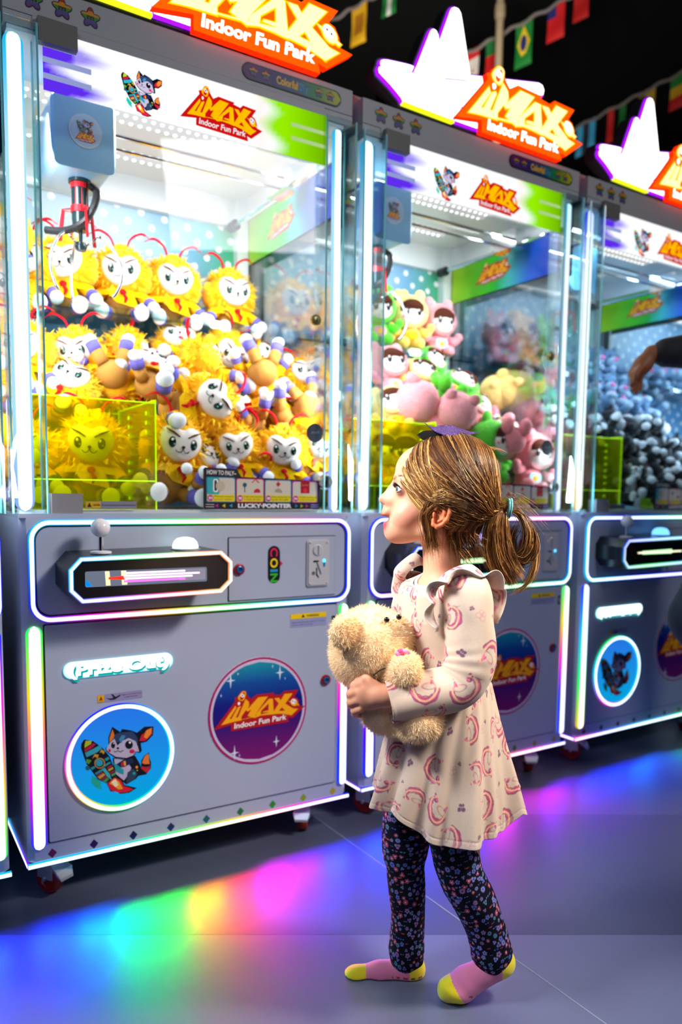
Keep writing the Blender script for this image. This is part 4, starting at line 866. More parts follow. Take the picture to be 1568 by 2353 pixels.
    # sign
    sg = link('illuminated_sign', None, M); sg['label'] = 'glowing white star sign with an orange and yellow logo'; sg.empty_display_size = .02
    for nm, (me, _) in SIGN.items(): link(nm, me, sg)
    for x_ in (.10, .60): P('sign_bracket', 'sbr%d' % int(x_*10), lambda: MB().box((x_, .09, 2.07), (x_+.03, .12, 2.17)).mesh('sbr', mblack), M)
    # lamps
    if lights:
        for y_, p_ in ((.17, 3.4), (.38, 2.2)): area('inner_lamp', (W/2, y_, 1.950), (W/2, y_+.02, 0), p_*(1 if k else .7), .66, .022, (.90, .97, 1.0) if k < 3 else (.55, .8, 1.0), 180, M)
        for x_, p_ in ((.045, 4.6), (.838, 4.6)): area('post_lamp', (x_, .085, 1.42), (W/2, .60, 1.25), p_, .03, .95, (.95, .97, 1.0) if k < 3 else (.5, .75, 1.0), 125, M)
        n = len(FLO[k])
        for i, c in enumerate(FLO[k]):
            c = np.clip(np.array(c), 0, 1); c = c**1.8; x = W*(i+.5)/n
            bl_ = c[2] > .6 and c[1] < .3; area('skirt_lamp', (x, -.014, .094), (x, -.40, -.005), (5.5 if bl_ else 3.6)/n, W/n*.85, .010, tuple(c), 110 if bl_ else 84, M)
    return M
LBL = {0: 'claw machine cut off by the left edge of the photo', 1: 'large claw machine full of golden monkey plushes', 2: 'claw machine with hooded doll plushes behind the girl', 3: 'claw machine with black and white and blue grey plushes', 4: 'farthest claw machine at the right end of the row'}
for k in range(5): make_machine(k, LBL[k])

# ------------------------------------------------------------------ plush toys
mfur = mat('plush_fur', vcol=True, rough=.9, sheen=.3, spec=.1, bump=(90, .8, .006)); mfelt = mat('plush_felt', vcol=True, rough=.8, spec=.1, bump=(400, .2, .001))
def clump(V, amp, sc, seed=0):
    r = np.random.default_rng(seed); n = np.zeros(len(V))
    for i in range(5):
        k = r.normal(size=3)*sc*(1+i*.5); n += np.sin(V@k+r.uniform(0, 6))/(1+i*.5)
    d = V/(np.linalg.norm(V, axis=1)[:, None]+1e-9); return V+d*(n*amp)[:, None]
def blob(name, prims, col, m=mfur, h=.0035, amp=0, sc=60):
    """smooth blended soft shape; prims are in metres"""
    P = []
    for c, r, *ro in prims: P.append(('ell', c, r, ro[0] if ro else None, .008))
    lo = np.min([np.array(c)-max(r) for c, r, *_ in prims], axis=0)-.008; hi = np.max([np.array(c)+max(r) for c, r, *_ in prims], axis=0)+.008
    V, F = sdf_mesh(P, *[np.arange(lo[i], hi[i], h) for i in range(3)])
    if amp: V = clump(V, amp, sc)
    return raw_mesh(name, V, F, m, col)
def fur_tufts(name, c, r, n, ln, col, skip=None, seed=1):
    g = np.random.default_rng(seed); d = g.normal(size=(n*2, 3)); d /= np.linalg.norm(d, axis=1)[:, None]
    if skip is not None: d = d[~skip(d)]
    d = d[:n]; n = len(d); p = np.array(c)+d*np.array(r)*.97; t = np.cross(d, g.normal(size=(n, 3))); t /= np.linalg.norm(t, axis=1)[:, None]
    w_ = ln*.22; tip = p+d*ln*g.uniform(.5, 1.1, (n, 1))+g.normal(size=(n, 3))*ln*.35-np.array([0, 0, ln*.25])
    V = np.stack([p-t*w_, p+t*w_, tip], 1).reshape(-1, 3); F = np.arange(n*3).reshape(-1, 3); cc = np.array(col)*g.uniform(.8, 1.25, (n, 1)); return raw_mesh(name, V, F, mfelt, np.repeat(cc, 3, axis=0), False)
def toy(name, label, cat, group): return thing(name, label, cat, (0, 0, 0), 0, group)
GOLD, GOLD2, TAN, PUR2 = hx('ffb810'), hx('ffd22c'), hx('b88440'), hx('6a64c0')
def proto_monkey():
    """faces -y, sits at z=0, about .2 m tall"""
    t = toy('monkey_plush', 'x', 'plush toy', 'golden monkey plushes')
    hz = .132; P = lambda n, me, par=t, lab=None: link(n, me, par, lab)
    face = lambda d: (d[:, 1] < -.72)
    hd = P('head', blob('mk_head', [((0, 0, hz), (.062, .054, .056)), ((0, .004, hz+.05), (.022, .02, .02)), ((-.05, .0, hz-.02), (.026, .03, .03)), ((.05, 0, hz-.02), (.026, .03, .03)), ((0, .01, hz-.045), (.052, .04, .028))], GOLD, amp=.0022, sc=110))
    P('fur', fur_tufts('mk_tuft', (0, 0, hz-.004), (.066, .056, .062), 700, .017, GOLD2, face, 3), hd)
    mb = MB(); n = 26; st = []     # face: pale heart-shaped mask
    fp = chaikin([(0, .022), (.018, .034), (.040, .026), (.047, .002), (.036, -.024), (.012, -.040), (-.012, -.040), (-.036, -.024), (-.047, .002), (-.040, .026), (-.018, .034)], 2)
    R_ = []
    for s_, yy in ((1.04, -.036), (1.0, -.046), (.85, -.0535), (.55, -.0590), (.15, -.0615)): R_.append([(a*s_, yy+.10*(a*s_)**2/.05, hz+b*s_) for a, b in fp])
    mb.loft(R_, (.86, .80, .76), True); f_ = P('face', tris(mb.mesh('mk_face', mfelt, True)), lab='cream face')
    for s_ in (-1, 1):
        mb = MB(); mb.ell((s_*.0225, -.0570, hz-.004), (.0088, .004, .0118), (.005, .02, .018), 14, 10); mb.ell((s_*.0225-.002, -.0605, hz+.001), (.0026, .0014, .0032), (.9, .95, .9), 8, 6); mb.ell((s_*.0225+.003, -.0602, hz-.008), (.002, .0012, .002), (.1, .45, .3), 8, 6); P('eye', mb.mesh('mk_eye', mat('toy_gloss', vcol=True, rough=.15), True), f_)
        mb = MB(); mb.tube([(s_*.009, -.0615, hz+.008), (s_*.022, -.0595, hz+.016), (s_*.037, -.0525, hz+.023)], [.0022, .0034, .0018], 6, hx('5a2410'), flat=.6); P('eyebrow', mb.mesh('mk_brow', mfelt, True), f_)
    mb = MB(); mb.ell((0, -.0635, hz-.0125), (.0042, .003, .003), (.03, .01, .01), 10, 6)
    for s_ in (-1, 1): mb.tube(spline([(0, -.0630, hz-.0145), (s_*.003, -.0625, hz-.022), (s_*.010, -.0600, hz-.0235), (s_*.015, -.0570, hz-.019)], 4), .0009, 5, (.03, .01, .01))
    P('mouth', mb.mesh('mk_mouth', mfelt), f_)
    mb = MB(); mb.ell((0, 0, .052), (.042, .036, .044), TAN, 20, 14); bd = P('body', mb.mesh('mk_body', mfelt, True), lab='tan body')
    mb = MB()
    for i in range(2):
        s_ = 1 if i else -1; mb.loft([[(0, -.040, .083), (s_*.050, -.030, .080), (s_*.050, .03, .085), (0, .038, .09)], [(0, -.044, .070), (s_*.054, -.034, .066), (s_*.052, .034, .07), (0, .042, .08)]], hx('f0c000'), True)
    mb.loft([[(-.030, -.044, .070), (.030, -.044, .070), (.030, -.040, .07), (-.03, -.040, .07)], [(-.012, -.050, .048), (.042, -.046, .038), (.042, -.043, .038), (-.01, -.047, .048)]], hx('f0c000')); P('scarf', tris(mb.mesh('mk_scarf', mfelt)), bd, 'yellow neckerchief')
    mb = MB(); mb.ell((.004, -.050, .074), (.009, .006, .007), hx('c01818'), 10, 6); mb.tube([(.004, -.052, .072), (.012, -.056, .058), (.008, -.056, .046)], [.003, .005, .002], 6, hx('c01818')); P('knot', mb.mesh('mk_knot', mfelt), bd, 'red knot')
    for s_ in (-1, 1):
        mb = MB(); mb.tube([(s_*.036, -.01, .082), (s_*.058, -.022, .064), (s_*.070, -.036, .052)], [.014, .015, .013], 10, GOLD); mb.tube([(s_*.066, -.032, .055), (s_*.073, -.040, .047)], [.0155, .0155], 10, PUR2); mb.ell((s_*.078, -.046, .040), (.016, .015, .016), (.82, .84, .9), 12, 8); P('arm', mb.mesh('mk_arm', mfelt, True))
        mb = MB(); mb.tube([(s_*.022, -.02, .026), (s_*.036, -.05, .020)], [.017, .016], 10, TAN); mb.tube([(s_*.036, -.050, .020), (s_*.044, -.072, .019)], [.0175, .0175], 10, PUR2); mb.ell((s_*.047, -.080, .020), (.018, .014, .020), (.82, .84, .9), 12, 8); P('leg', mb.mesh('mk_leg', mfelt, True))
        mb = MB(); mb.tube(spline([(s_*.014, 0, hz+.06), (s_*.026, -.004, hz+.085), (s_*.052, -.006, hz+.098), (s_*.075, .0, hz+.088)], 4), [.0045]*5+[.0052]*5+[.002]*3, 6, hx('d8182c'), flat=.6); P('plume', mb.mesh('mk_plume', mfelt, True), hd, 'red plume')
        mb = MB(); mb.ell((s_*.062, -.004, hz+.002), (.016, .010, .018), GOLD2, 12, 8); P('ear', mb.mesh('mk_ear', mfur, True), hd)
    return t
def proto_doll(nm, hood, body, bib, key):
    t = toy('hooded_doll_plush', 'x', 'plush toy', 'hooded doll plushes')
    P = lambda n, me, par=t, lab=None: link(n, me, par, lab); hz = .135
    hd = P('hood', blob('dl_hood'+key, [((0, .006, hz), (.072, .062, .064))], hood, h=.005))
    for s_ in (-1, 1): P('ear', MB().ell((s_*.040, .006, hz+.060), (.020, .014, .024), hood, 14, 10).mesh('dl_ear'+key, mfur, True), hd)
    mb = MB(); mb.ell((0, -.030, hz-.016), (.047, .036, .036), (.88, .80, .78), 22, 14); f_ = P('face', mb.mesh('dl_face', mfelt, True), lab='pale face')
    mb = MB(); mb.lathe([(.050, -.046), (.056, -.040), (.052, -.030)], 28, 'y', (0, 0, hz-.006), tuple(.75*c for c in hood)); P('hood_rim', mb.mesh('dl_rim'+key, mfur, True), hd)
    mb = MB(); mb.ell((0, -.026, hz+.006), (.052, .037, .040), hx('4a2418'), 22, 14); mb.ell((.006, -.050, hz+.014), (.036, .016, .014), hx('4a2418'), 16, 10); P('fringe', mb.mesh('dl_fringe', mfelt, True), f_, 'dark brown fringe')
    for s_ in (-1, 1):
        mb = MB(); mb.ell((s_*.022, -.0615, hz-.010), (.0095, .004, .013), (.02, .015, .02), 14, 10); mb.ell((s_*.022-.003, -.0650, hz-.004), (.003, .0015, .004), (.9, .9, .9), 8, 6); P('eye', mb.mesh('dl_eye', mat('toy_gloss', vcol=True, rough=.15), True), f_)
    mb = MB()
    for s_ in (-1, 1): mb.ell((s_*.032, -.0545, hz-.024), (.008, .003, .005), hx('f08090'), 10, 6)
    mb.ell((0, -.0645, hz-.026), (.004, .002, .003), hx('a02030'), 8, 6); P('cheeks', mb.mesh('dl_cheek', mfelt), f_)
    bd = P('body', MB().ell((0, 0, .045), (.046, .040, .046), body, 18, 12).mesh('dl_body'+key, mfur, True))
    mb = MB(); mb.prism(rrect(-.022, .028, .022, .062, .010), -.0425, -.036, bib); mb.ell((0, -.043, .045), (.010, .004, .010), hx('f8c020'), 12, 8); P('bib', tris(mb.mesh('dl_bib'+key, mfelt)), bd, 'coloured bib with a round badge')
    for s_ in (-1, 1):
        P('arm', MB().tube([(s_*.038, -.01, .07), (s_*.060, -.022, .060), (s_*.072, -.026, .072)], [.015, .016, .015], 10, body).ell((s_*.074, -.028, .078), (.016, .016, .016), body, 12, 8).mesh('dl_arm'+key, mfur, True))
        P('leg', MB().ell((s_*.028, -.045, .020), (.020, .028, .020), body, 14, 10).mesh('dl_leg'+key, mfur, True))
    return t
def proto_cat(base, light, key, nose):
    t = toy('animal_plush', 'x', 'plush toy', 'animal plushes in the third machine')
    P = lambda n, me, par=t, lab=None: link(n, me, par, lab); hz = .115
    hd = P('head', blob('ct_head'+key, [((0, 0, hz), (.056, .050, .048)), ((-.036, 0, hz+.040), (.014, .010, .022)), ((.036, 0, hz+.040), (.014, .010, .022))], base, h=.005, amp=.0015, sc=120))
    P('muzzle', MB().ell((0, -.038, hz-.012), (.030, .024, .022), light, 16, 10).mesh('ct_muz'+key, mfur, True), hd); P('nose', MB().ell((0, -.062, hz-.006), (.011 if key == 'g' else .006,)*3, nose, 12, 8).mesh('ct_nose'+key, mat('toy_gloss', vcol=True, rough=.15), True), hd)
    for s_ in (-1, 1): P('eye', MB().ell((s_*.022, -.046, hz+.008), (.006, .004, .007), (.9, .9, .9) if key == 'k' else (.01, .01, .01), 10, 8).mesh('ct_eye'+key, mat('toy_gloss', vcol=True, rough=.15), True), hd)
    bd = P('body', MB().ell((0, 0, .045), (.044, .038, .048), base, 18, 12).mesh('ct_body'+key, mfur, True)); P('belly', MB().ell((0, -.020, .045), (.028, .022, .034), light, 14, 10).mesh('ct_bel'+key, mfur, True), bd)
    for s_ in (-1, 1):
        P('arm', MB().tube([(s_*.036, -.01, .075), (s_*.060, -.03, .062), (s_*.074, -.05, .066)], [.013, .013, .012], 10, base).ell((s_*.078, -.056, .068), (.016, .016, .016), light, 12, 8).mesh('ct_arm'+key, mfur, True))
        P('leg', MB().tube([(s_*.025, -.02, .02), (s_*.04, -.06, .018)], [.018, .016], 10, base).ell((s_*.043, -.070, .020), (.018, .014, .020), light, 12, 8).mesh('ct_leg'+key, mfur, True))
    return t
def copy_tree(o, parent=None):
    c = o.copy(); C.objects.link(c); c.parent = parent
    for ch in o.children: copy_tree(ch, c)
    return c
PROTO = {}; USED = set()
def put(kind, k, x, y, z, yaw, tilt=0.0, roll=0.0, s=1.0, label='', group=None):
    """stand a plush in machine k at local x, y, z; yaw 0 faces the photographer's side"""
    if kind not in PROTO:
        PROTO[kind] = {'m': proto_monkey, 'dp': lambda: proto_doll('p', hx('f0a0a8'), hx('f0909c'), hx('a8d8e8'), 'p'), 'dg': lambda: proto_doll('g', hx('60d040'), hx('58cc30'), hx('f090b0'), 'g'), 'dy': lambda: proto_doll('y', hx('ffd98a'), hx('ffd060'), hx('f8a020'), 'y'),
                       'k': lambda: proto_cat((.012, .014, .018), (.75, .8, .85), 'k', (.3, .05, .05)), 'g': lambda: proto_cat(hx('5a7a9c'), hx('9cb4cc'), 'g', hx('e878b0'))}[kind]()
    o = PROTO[kind] if kind not in USED else copy_tree(PROTO[kind]); USED.add(kind)
    X, Y, ro = PLACE[k]; c_, s_ = math.cos(ro), math.sin(ro)
    R = Matrix.Rotation(ro+yaw, 4, 'Z')@Matrix.Rotation(tilt, 4, 'X')@Matrix.Rotation(roll, 4, 'Y')
    T = Matrix.Translation((X+c_*x-s_*y, Y+s_*x+c_*y, z)); o.matrix_world = T@R@Matrix.Scale(s, 4)@Matrix.Translation((0, 0, -.10)); o['label'] = label
    if group: o['group'] = group
    return o
FC = -.15     # plushes face a little towards the aisle
def at(k, u, v, y): x, z = pl(u, v, k, y); return x, y, z
MK = [ # u, v (head), depth, yaw, tilt, roll, scale, label
 (150, 622, .58, -.3, 0, 0, 1.12, 'golden monkey plush at the left end of the clear shelf behind the claw'), (278, 642, .58, -.1, 0, 0, 1.10, 'golden monkey plush second from the left on the clear shelf'),
 (394, 662, .58, .15, 0, .05, 1.10, 'golden monkey plush third from the left on the clear shelf'), (526, 687, .58, .3, 0, 0, 1.08, 'golden monkey plush at the right end of the clear shelf'),
 (60, 615, .58, -.3, 0, 0, 1.1, 'golden monkey plush half hidden by the left light tube on the shelf'),
 (178, 822, .48, -.3, 0, -.06, 1.0, 'golden monkey plush sitting upright below the shelf at the left'), (285, 815, .52, 2.2, .2, .2, 1.0, 'golden monkey plush turned away below the shelf'),
 (412, 815, .50, -.1, -.7, 0, 1.0, 'golden monkey plush leaning back below the middle of the shelf'), (505, 830, .52, .4, .3, .4, 1.0, 'golden monkey plush slumped under the shelf right of the middle'),
 (55, 810, .42, -.3, 0, 0, 1.0, 'golden monkey plush pressed to the left wall below the shelf'), (600, 845, .50, .8, -.5, .6, .9, 'golden monkey plush lying at the back right under the shelf'),
 (150, 905, .38, -.1, -.6, .5, 1.0, 'golden monkey plush lying on its side above the yellow chute'), (255, 880, .42, .5, -1.9, .3, 1.0, 'golden monkey plush upside down with its legs in the air above the chute'),
 (345, 870, .40, .2, -1.1, .2, 1.0, 'golden monkey plush lying on its back behind the chute corner'), (455, 935, .24, .1, -.25, 1.35, 1.12, 'large golden monkey plush tipped sideways in the middle of the pile'),
 (470, 860, .38, 2.6, -.4, .3, 1.05, 'golden monkey plush showing its furry back above the tipped one'), (590, 880, .34, .2, -2.0, 0, 1.0, 'golden monkey plush upside down with tag and feet up, centre right'),
 (705, 890, .30, -.2, -.4, -.1, .95, 'golden monkey plush smiling beside the right post'), (640, 950, .28, 1.2, -1.2, .8, .95, 'golden monkey plush lying with red plumes in the centre right of the pile'),
 (560, 960, .30, -.8, -1.0, -.8, .9, 'golden monkey plush curled behind the front row'), (700, 960, .22, .6, -2.3, .4, .9, 'golden monkey plush head down beside the dark round sticker'),
 (398, 1035, .205, .25, 0, .12, 1.15, 'large golden monkey plush with a yellow scarf in front beside the chute'), (540, 1035, .20, -.05, 0, -.1, .95, 'golden monkey plush peering over the instruction strip at its left'),
 (643, 1045, .185, -.1, 0, .08, 1.0, 'golden monkey plush with fierce brows above the instruction strip'), (722, 1050, .17, -.2, -.2, .5, .75, 'golden monkey plush squeezed between the instruction strip and right post'),
 (212, 1035, .27, -.2, 0, .05, 1.15, 'golden monkey plush seen through the yellow chute'), (60, 1040, .30, -.3, 0, 0, 1.0, 'golden monkey plush seen through the chute next to the left light tube'),
 (455, 1080, .20, .9, -.5, .4, .9, 'golden monkey plush behind the front pair, mostly hidden'), (325, 1060, .40, .5, -.3, -.3, 1.0, 'golden monkey plush behind the right wall of the chute')]
ORD = ['first', 'second', 'third', 'fourth', 'fifth', 'sixth', 'seventh', 'eighth']
for u, v, y, yw, ti, ro_, sc, lb in MK:
    x, y, z = at(1, u, v, y); put('m', 1, x, y, z-.02*(abs(ti) < .3 and abs(ro_) < .3), yw*.7-.2, ti, ro_, sc*1.10, lb)
for i in range(15):      # rest of the heap, glimpsed between the named ones
    a, b = i % 5, i//5; put('m', 1, .42+a*.095+.03*(b % 2), .24+b*.13, 1.03+.07*b, 1.1*a-b, -.8*(a % 2)-.3, .5*b, .95, 'golden monkey plush buried in the heap, %s layer, %s from the right post' % (('front', 'middle', 'back')[b], ORD[4-a]), 'buried monkey plushes')
for i in range(8):
    a, b = i % 4, i//4; put('m', 1, .09+a*.085, .52+.07*b, 1.02+.14*b, .3*a, -.2, .2*b, 1.0, 'golden monkey plush stacked behind the yellow chute, %s row, %s from the left' % (('lower', 'upper')[b], ORD[a]), 'monkey plushes behind the chute')
for i, (u, v, y) in enumerate(((8, 560, .5), (10, 690, .5), (12, 800, .45), (8, 905, .4), (12, 1030, .3))):
    x, y, z = at(0, u, v, y); put('m', 0, x, y, z, -.3+.4*i, 0, .2*i, 1.0, 'golden monkey plush in the machine cut off at left, %s' % ('top one', 'second from the top', 'middle one', 'second from the bottom', 'bottom one')[i])
DL = [('dy', 940, 742, .56, -.1, 0, 0, 1.05, 'cream hooded doll plush on the shelf below the claw'), ('dp', 1006, 760, .56, .1, 0, .05, 1.05, 'pink hooded doll plush at the right end of the shelf'), ('dg', 866, 730, .56, 0, 0, 0, 1.05, 'green hooded doll plush on the shelf behind the left light tube'),
 ('dy', 906, 735, .62, 0, 0, 0, 1.0, 'cream hooded doll plush at the back of the shelf'), ('dg', 1045, 905, .30, .3, -.9, .9, 1.15, 'green hooded doll plush lying on top of the heap'), ('dp', 975, 945, .24, 2.5, -.5, .6, 1.15, 'pink hooded doll plush turned away above the chute'), ('dp', 1040, 960, .20, 2.8, -.8, -.3, 1.0, 'pink hooded doll plush face down beside the green one'),
 ('dy', 1190, 905, .36, 2.6, -1.3, .3, 1.2, 'yellow doll plush showing the soles of its feet'), ('dy', 1130, 920, .42, 2.9, -.6, -.6, 1.1, 'yellow doll plush under the upturned one'), ('dp', 1160, 1010, .20, .5, -1.4, .6, 1.15, 'pink hooded doll plush lying on its back by the right post'),
 ('dp', 1222, 1062, .17, .1, 0, .2, 1.10, 'pink hooded doll plush with its face above the instruction strip'), ('dg', 1125, 1035, .19, .5, 0, .3, 1.10, 'green hooded doll plush standing behind the hair bow'), ('dp', 1100, 960, .30, .5, -.8, -.5, 1.1, 'pink hooded doll plush between green and yellow ones'),
 ('dp', 895, 860, .42, .1, -.3, 0, 1.05, 'pink hooded doll plush below the left end of the shelf'), ('dy', 960, 880, .40, .2, -.7, .5, 1.05, 'cream hooded doll plush lying below the shelf'), ('dg', 985, 850, .5, .4, -.5, .5, 1.0, 'green hooded doll plush at the back of the heap'), ('dy', 905, 950, .30, -.2, -.5, -.2, 1.0, 'cream hooded doll plush above the left of the chute'),
 ('dy', 920, 1060, .28, 0, 0, 0, 1.1, 'cream hooded doll plush seen through the yellow chute'), ('dy', 870, 1050, .30, 0, 0, .1, 1.0, 'cream hooded doll plush in the chute next to the light tube'), ('dp', 1220, 960, .30, 1.2, -.3, .2, 1.0, 'pink hooded doll plush against the right pane'), ('dp', 1250, 850, .5, -.5, -.2, 0, 1.0, 'pink hooded doll plush at the back right of the heap')]
for kd, u, v, y, yw, ti, ro_, sc, lb in DL:
    x, y, z = at(2, u, v, y); put(kd, 2, x, y, z, yw-.3, ti, ro_, sc, lb)
for i in range(18):
    a, b = i % 6, i//6; put(('dp', 'dy', 'dp', 'dg')[i % 4], 2, .38+a*.078, .26+b*.13, 1.01+.08*b, 1.3*a+b, -.9*(a % 2), .5*b, 1.0, '%s hooded doll plush buried in the heap, %s layer, %s from the left' % (('pink', 'yellow', 'pink', 'green')[i % 4], ('front', 'middle', 'back')[b], ORD[a]), 'buried doll plushes')
g = np.random.default_rng(4)
n_ = 0
for row, (y, z, kd, cnt) in enumerate(((.58, 1.60, 'g', 8), (.50, 1.45, 'g', 8), (.40, 1.37, 'g', 8), (.30, 1.27, 'k', 8), (.23, 1.17, 'k', 7), (.17, 1.06, 'k', 7), (.35, 1.10, 'k', 8))):
    for i in range(cnt):
        x = (.10 if row < 4 or row == 6 else .42)+i*((.72 if row < 4 or row == 6 else .42)/(cnt-1)); j = g.uniform(-1, 1, 4); side = 'left' if i < cnt/3 else 'right' if i > 2*cnt/3 else 'middle'
        nm = 'blue grey' if kd == 'g' else 'black and white'; gp = nm+' plushes, '+('shelf row', 'row under the shelf', 'upper heap', 'heap top', 'heap middle', 'front row', 'heap bottom')[row]+', '+side
        put(kd, 3, x+.008*j[0], y+.01*j[1], z+.02*j[2], (.3*j[3] if row < 3 else 2.5*j[3])-.3, 0 if row < 2 else -.6+.8*j[0], 0 if row < 2 else .8*j[1], 1.0, '%s animal plush, third machine, %s, %s from the left' % (nm, ('clear shelf', 'row under the shelf', 'upper heap', 'top of the heap', 'middle of the heap', 'front row', 'rear bottom row')[row], ORD[i]), gp)
for i in range(16):
    a, b = i % 8, i//8; put('g' if b else 'k', 4, .10+a*.092, .35+.2*b, 1.15+.42*b, .4*a, -.2*(a % 3), .2, 1.0, '%s animal plush in the farthest machine, %s from the left' % ('blue grey' if b else 'black and white', ORD[a]), 'plushes in the farthest machine '+('shelf' if b else 'heap'))

# ------------------------------------------------------------------ post and strings of flags under the hall ceiling
def P3(u, v, dpt): r = ray(u, v); return CAM+r*dpt
p_ = P3(1148, 80, 5.0); mb = MB(); mb.lathe([(.024, 0), (.024, 5.0)], 16, 'z', (p_[0], p_[1], 0), (.35, .27, .17)); mb.lathe([(.03, 4.06), (.034, 4.08), (.034, 4.13), (.03, 4.15)], 16, 'z', (p_[0], p_[1], 0), (.35, .27, .17))
tag(link('support_post', mb.mesh('post', mat('post_paint', vcol=True, rough=.5))), 'slim beige post rising behind the second machine', 'post')
FLAG = {'spain': lambda w, h: [((0, 0, w, h), 'e0a810'), ((.2*w, .25*h, .6*w, .5*h), 'b07010')], 'green_white': lambda w, h: [((0, 0, w/3, h), '0a7a30'), ((w/3, 0, w/3, h), 'd8d8d0'), ((2*w/3, 0, w/3, h), '0a7a30')],
 'canada': lambda w, h: [((0, 0, w, h*.25), 'c81010'), ((0, h*.25, w, h*.5), 'd8d0c8'), ((0, h*.75, w, h*.25), 'c81010'), ((w*.3, h*.38, w*.4, h*.24), 'c81010')], 'portugal': lambda w, h: [((0, 0, w, h*.4), '0a6a28'), ((0, h*.4, w, h*.6), 'c81010')],
 'brazil': lambda w, h: [((0, 0, w, h), '0a7a28')], 'red': lambda w, h: [((0, 0, w, h), 'd01418'), ((0, h*.0, w*.5, h*.35), '1a1a6a')], 'argentina': lambda w, h: [((0, 0, w/3, h), '3aa0d0'), ((w/3, 0, w/3, h), '102030'), ((2*w/3, 0, w/3, h), '3aa0d0')],
 'redplain': lambda w, h: [((0, 0, w, h), 'c01414')], 'greenblack': lambda w, h: [((0, 0, w, h), '0a6a20')], 'yellow': lambda w, h: [((0, 0, w, h), 'b09020'), ((0, 0, w*.4, h), '60501a')], 'mali': lambda w, h: [((0, 0, w, h*.35), '0a7a28'), ((0, h*.35, w, h*.3), 'd0a010'), ((0, h*.65, w, h*.35), 'c01414')]}
def flags(line, items, dpt, gname):
    a, b = [P3(u, v, d_) for u, v, d_ in line]; n = 30; pts = [a+(b-a)*i/n-np.array([0, 0, .02*math.sin(PI*i/n*6)**2]) for i in range(n+1)]
    mb = MB(); mb.tube(pts, .012, 6, (.22, .19, .18)); tag(link('rope', mb.mesh('cord', mat('cord_grey', (.2, .17, .16), .8))), 'grey cord carrying flags, '+gname, 'rope')
    d = (b-a)/np.linalg.norm(b-a); L = np.linalg.norm(b-a)
    for u, kind, w_, h_, lb in items:
        # find point of the cord seen at pixel column u
        best = min(np.linspace(0, 1, 400), key=lambda t: abs(CX+FPX*((a+(b-a)*t-CAM)@CR)/((a+(b-a)*t-CAM)@CF)-u)); p = a+(b-a)*best
        mb = MB(); nz = 8
        for (x0, z0, ww, hh), c in FLAG[kind](w_, h_):
            V = []; F = []
            for j in range(nz+1):
                for i in range(5):
                    x = x0+ww*i/4; z = z0+hh*j/nz; off = .012*math.sin(z/h_*5+x*9)*z/h_*1.5+(-.0008 if (x0, z0, ww, hh) != FLAG[kind](w_, h_)[0][0] else 0); q = p+d*(x-w_/2)+np.array([-d[1], d[0], 0])*off-np.array([0, 0, z]); V.append(q)
            F = [(j*5+i, j*5+i+1, j*5+i+6, j*5+i+5) for j in range(nz) for i in range(4)]; mb.add(V, F, hx(c))
        if kind == 'brazil':
            for pts_, c, o_ in (([(0, .12), (.38, .5), (0, .88), (-.38, .5)], 'e0c010', .002), ([(.2*math.cos(i*PI/8), .5+.17*math.sin(i*PI/8)) for i in range(16)], '10206a', .004)): 
                nn = np.array([-d[1], d[0], 0]); nn = nn*(-1 if nn@CF > 0 else 1); mb.add([p+d*(x*w_)+nn*(o_+.01)-np.array([0, 0, z*h_]) for x, z in pts_], [tuple(range(len(pts_)))], hx(c))
        o = link('flag', tris(mb.mesh('flag', mat('flag_cloth', vcol=True, rough=.7, emit=None)))); tag(o, lb, 'flag')
flags([(700, 62+50, 5.6), (1600, -330, 5.0)], [], 5.2, 'spare') if False else None
flags([(760, 45, 5.3), (1010, -95, 5.0)], [(826, 'spain', .11, .27, 'yellow and red flag hanging behind the first sign'), (896, 'green_white', .10, .19, 'green and white flag at the top edge')], 5.2, 'behind the first sign')
flags([(1020, 150, 5.4), (1345, -30, 5.0)], [(1084, 'canada', .11, .25, 'red and white maple flag beside the white star sign'), (1134, 'portugal', .10, .26, 'green and red flag behind the post'), (1206, 'brazil', .115, .30, 'green flag with yellow diamond and blue disc'), (1280, 'red', .115, .24, 'red flag with a dark blue corner'), (1338, 'redplain', .10, .2, 'red flag cut by the top edge')], 5.2, 'behind the second sign')
flags([(1290, 310, 6.2), (1640, 125, 5.6)], [(1348, 'argentina', .15, .25, 'light blue striped flag over the third machine'), (1405, 'redplain', .05, .26, 'narrow red flag over the third machine'), (1432, 'greenblack', .05, .2, 'narrow green flag over the third machine'), (1488, 'yellow', .12, .24, 'yellow flag over the third sign'), (1562, 'mali', .12, .26, 'green yellow and red flag at the right edge')], 5.2, 'over the third sign')
area('flag_lamp', (2.2, .9, 3.0), (3.0, 3.2, 3.6), 30, .5, .5, (1, .95, .85), 120)

# ------------------------------------------------------------------ the girl (local frame: x to her back, y away from the photographer, z up)
EX = np.array([math.cos(YAW), -math.sin(YAW), 0]); EY = np.array([math.sin(YAW), math.cos(YAW), 0]); GD = 1.45
def _loc(u, v, y): r = ray(u, v); return CAM+r*((GD+y)/(r@EY))
_o = _loc(1000, 1500, 0); GO = np.array([_o[0], _o[1], 0.0])
def c(u, v, y=0.0):
    p = _loc(u, v, y)-GO; return np.array([p@EX, y, p[2]])
PXM = GD/FPX        # metres per photo pixel at the girl
girl = thing('person', 'young girl in profile, unicorn print dress, floral leggings, hugging a cream teddy', 'person', tuple(GO), -YAW)
def cap(a, b, ra, rb, k=.012): return ('cap', a, b, ra*PXM, rb*PXM, k)
def el(p, r, rot=None, k=.012): return ('ell', p, tuple(x*PXM for x in r), rot, k)
def cut(p, r, rot=None, k=.004): return ('cut', p, tuple(x*PXM for x in r), rot, k)
tilt = math.radians(-8)
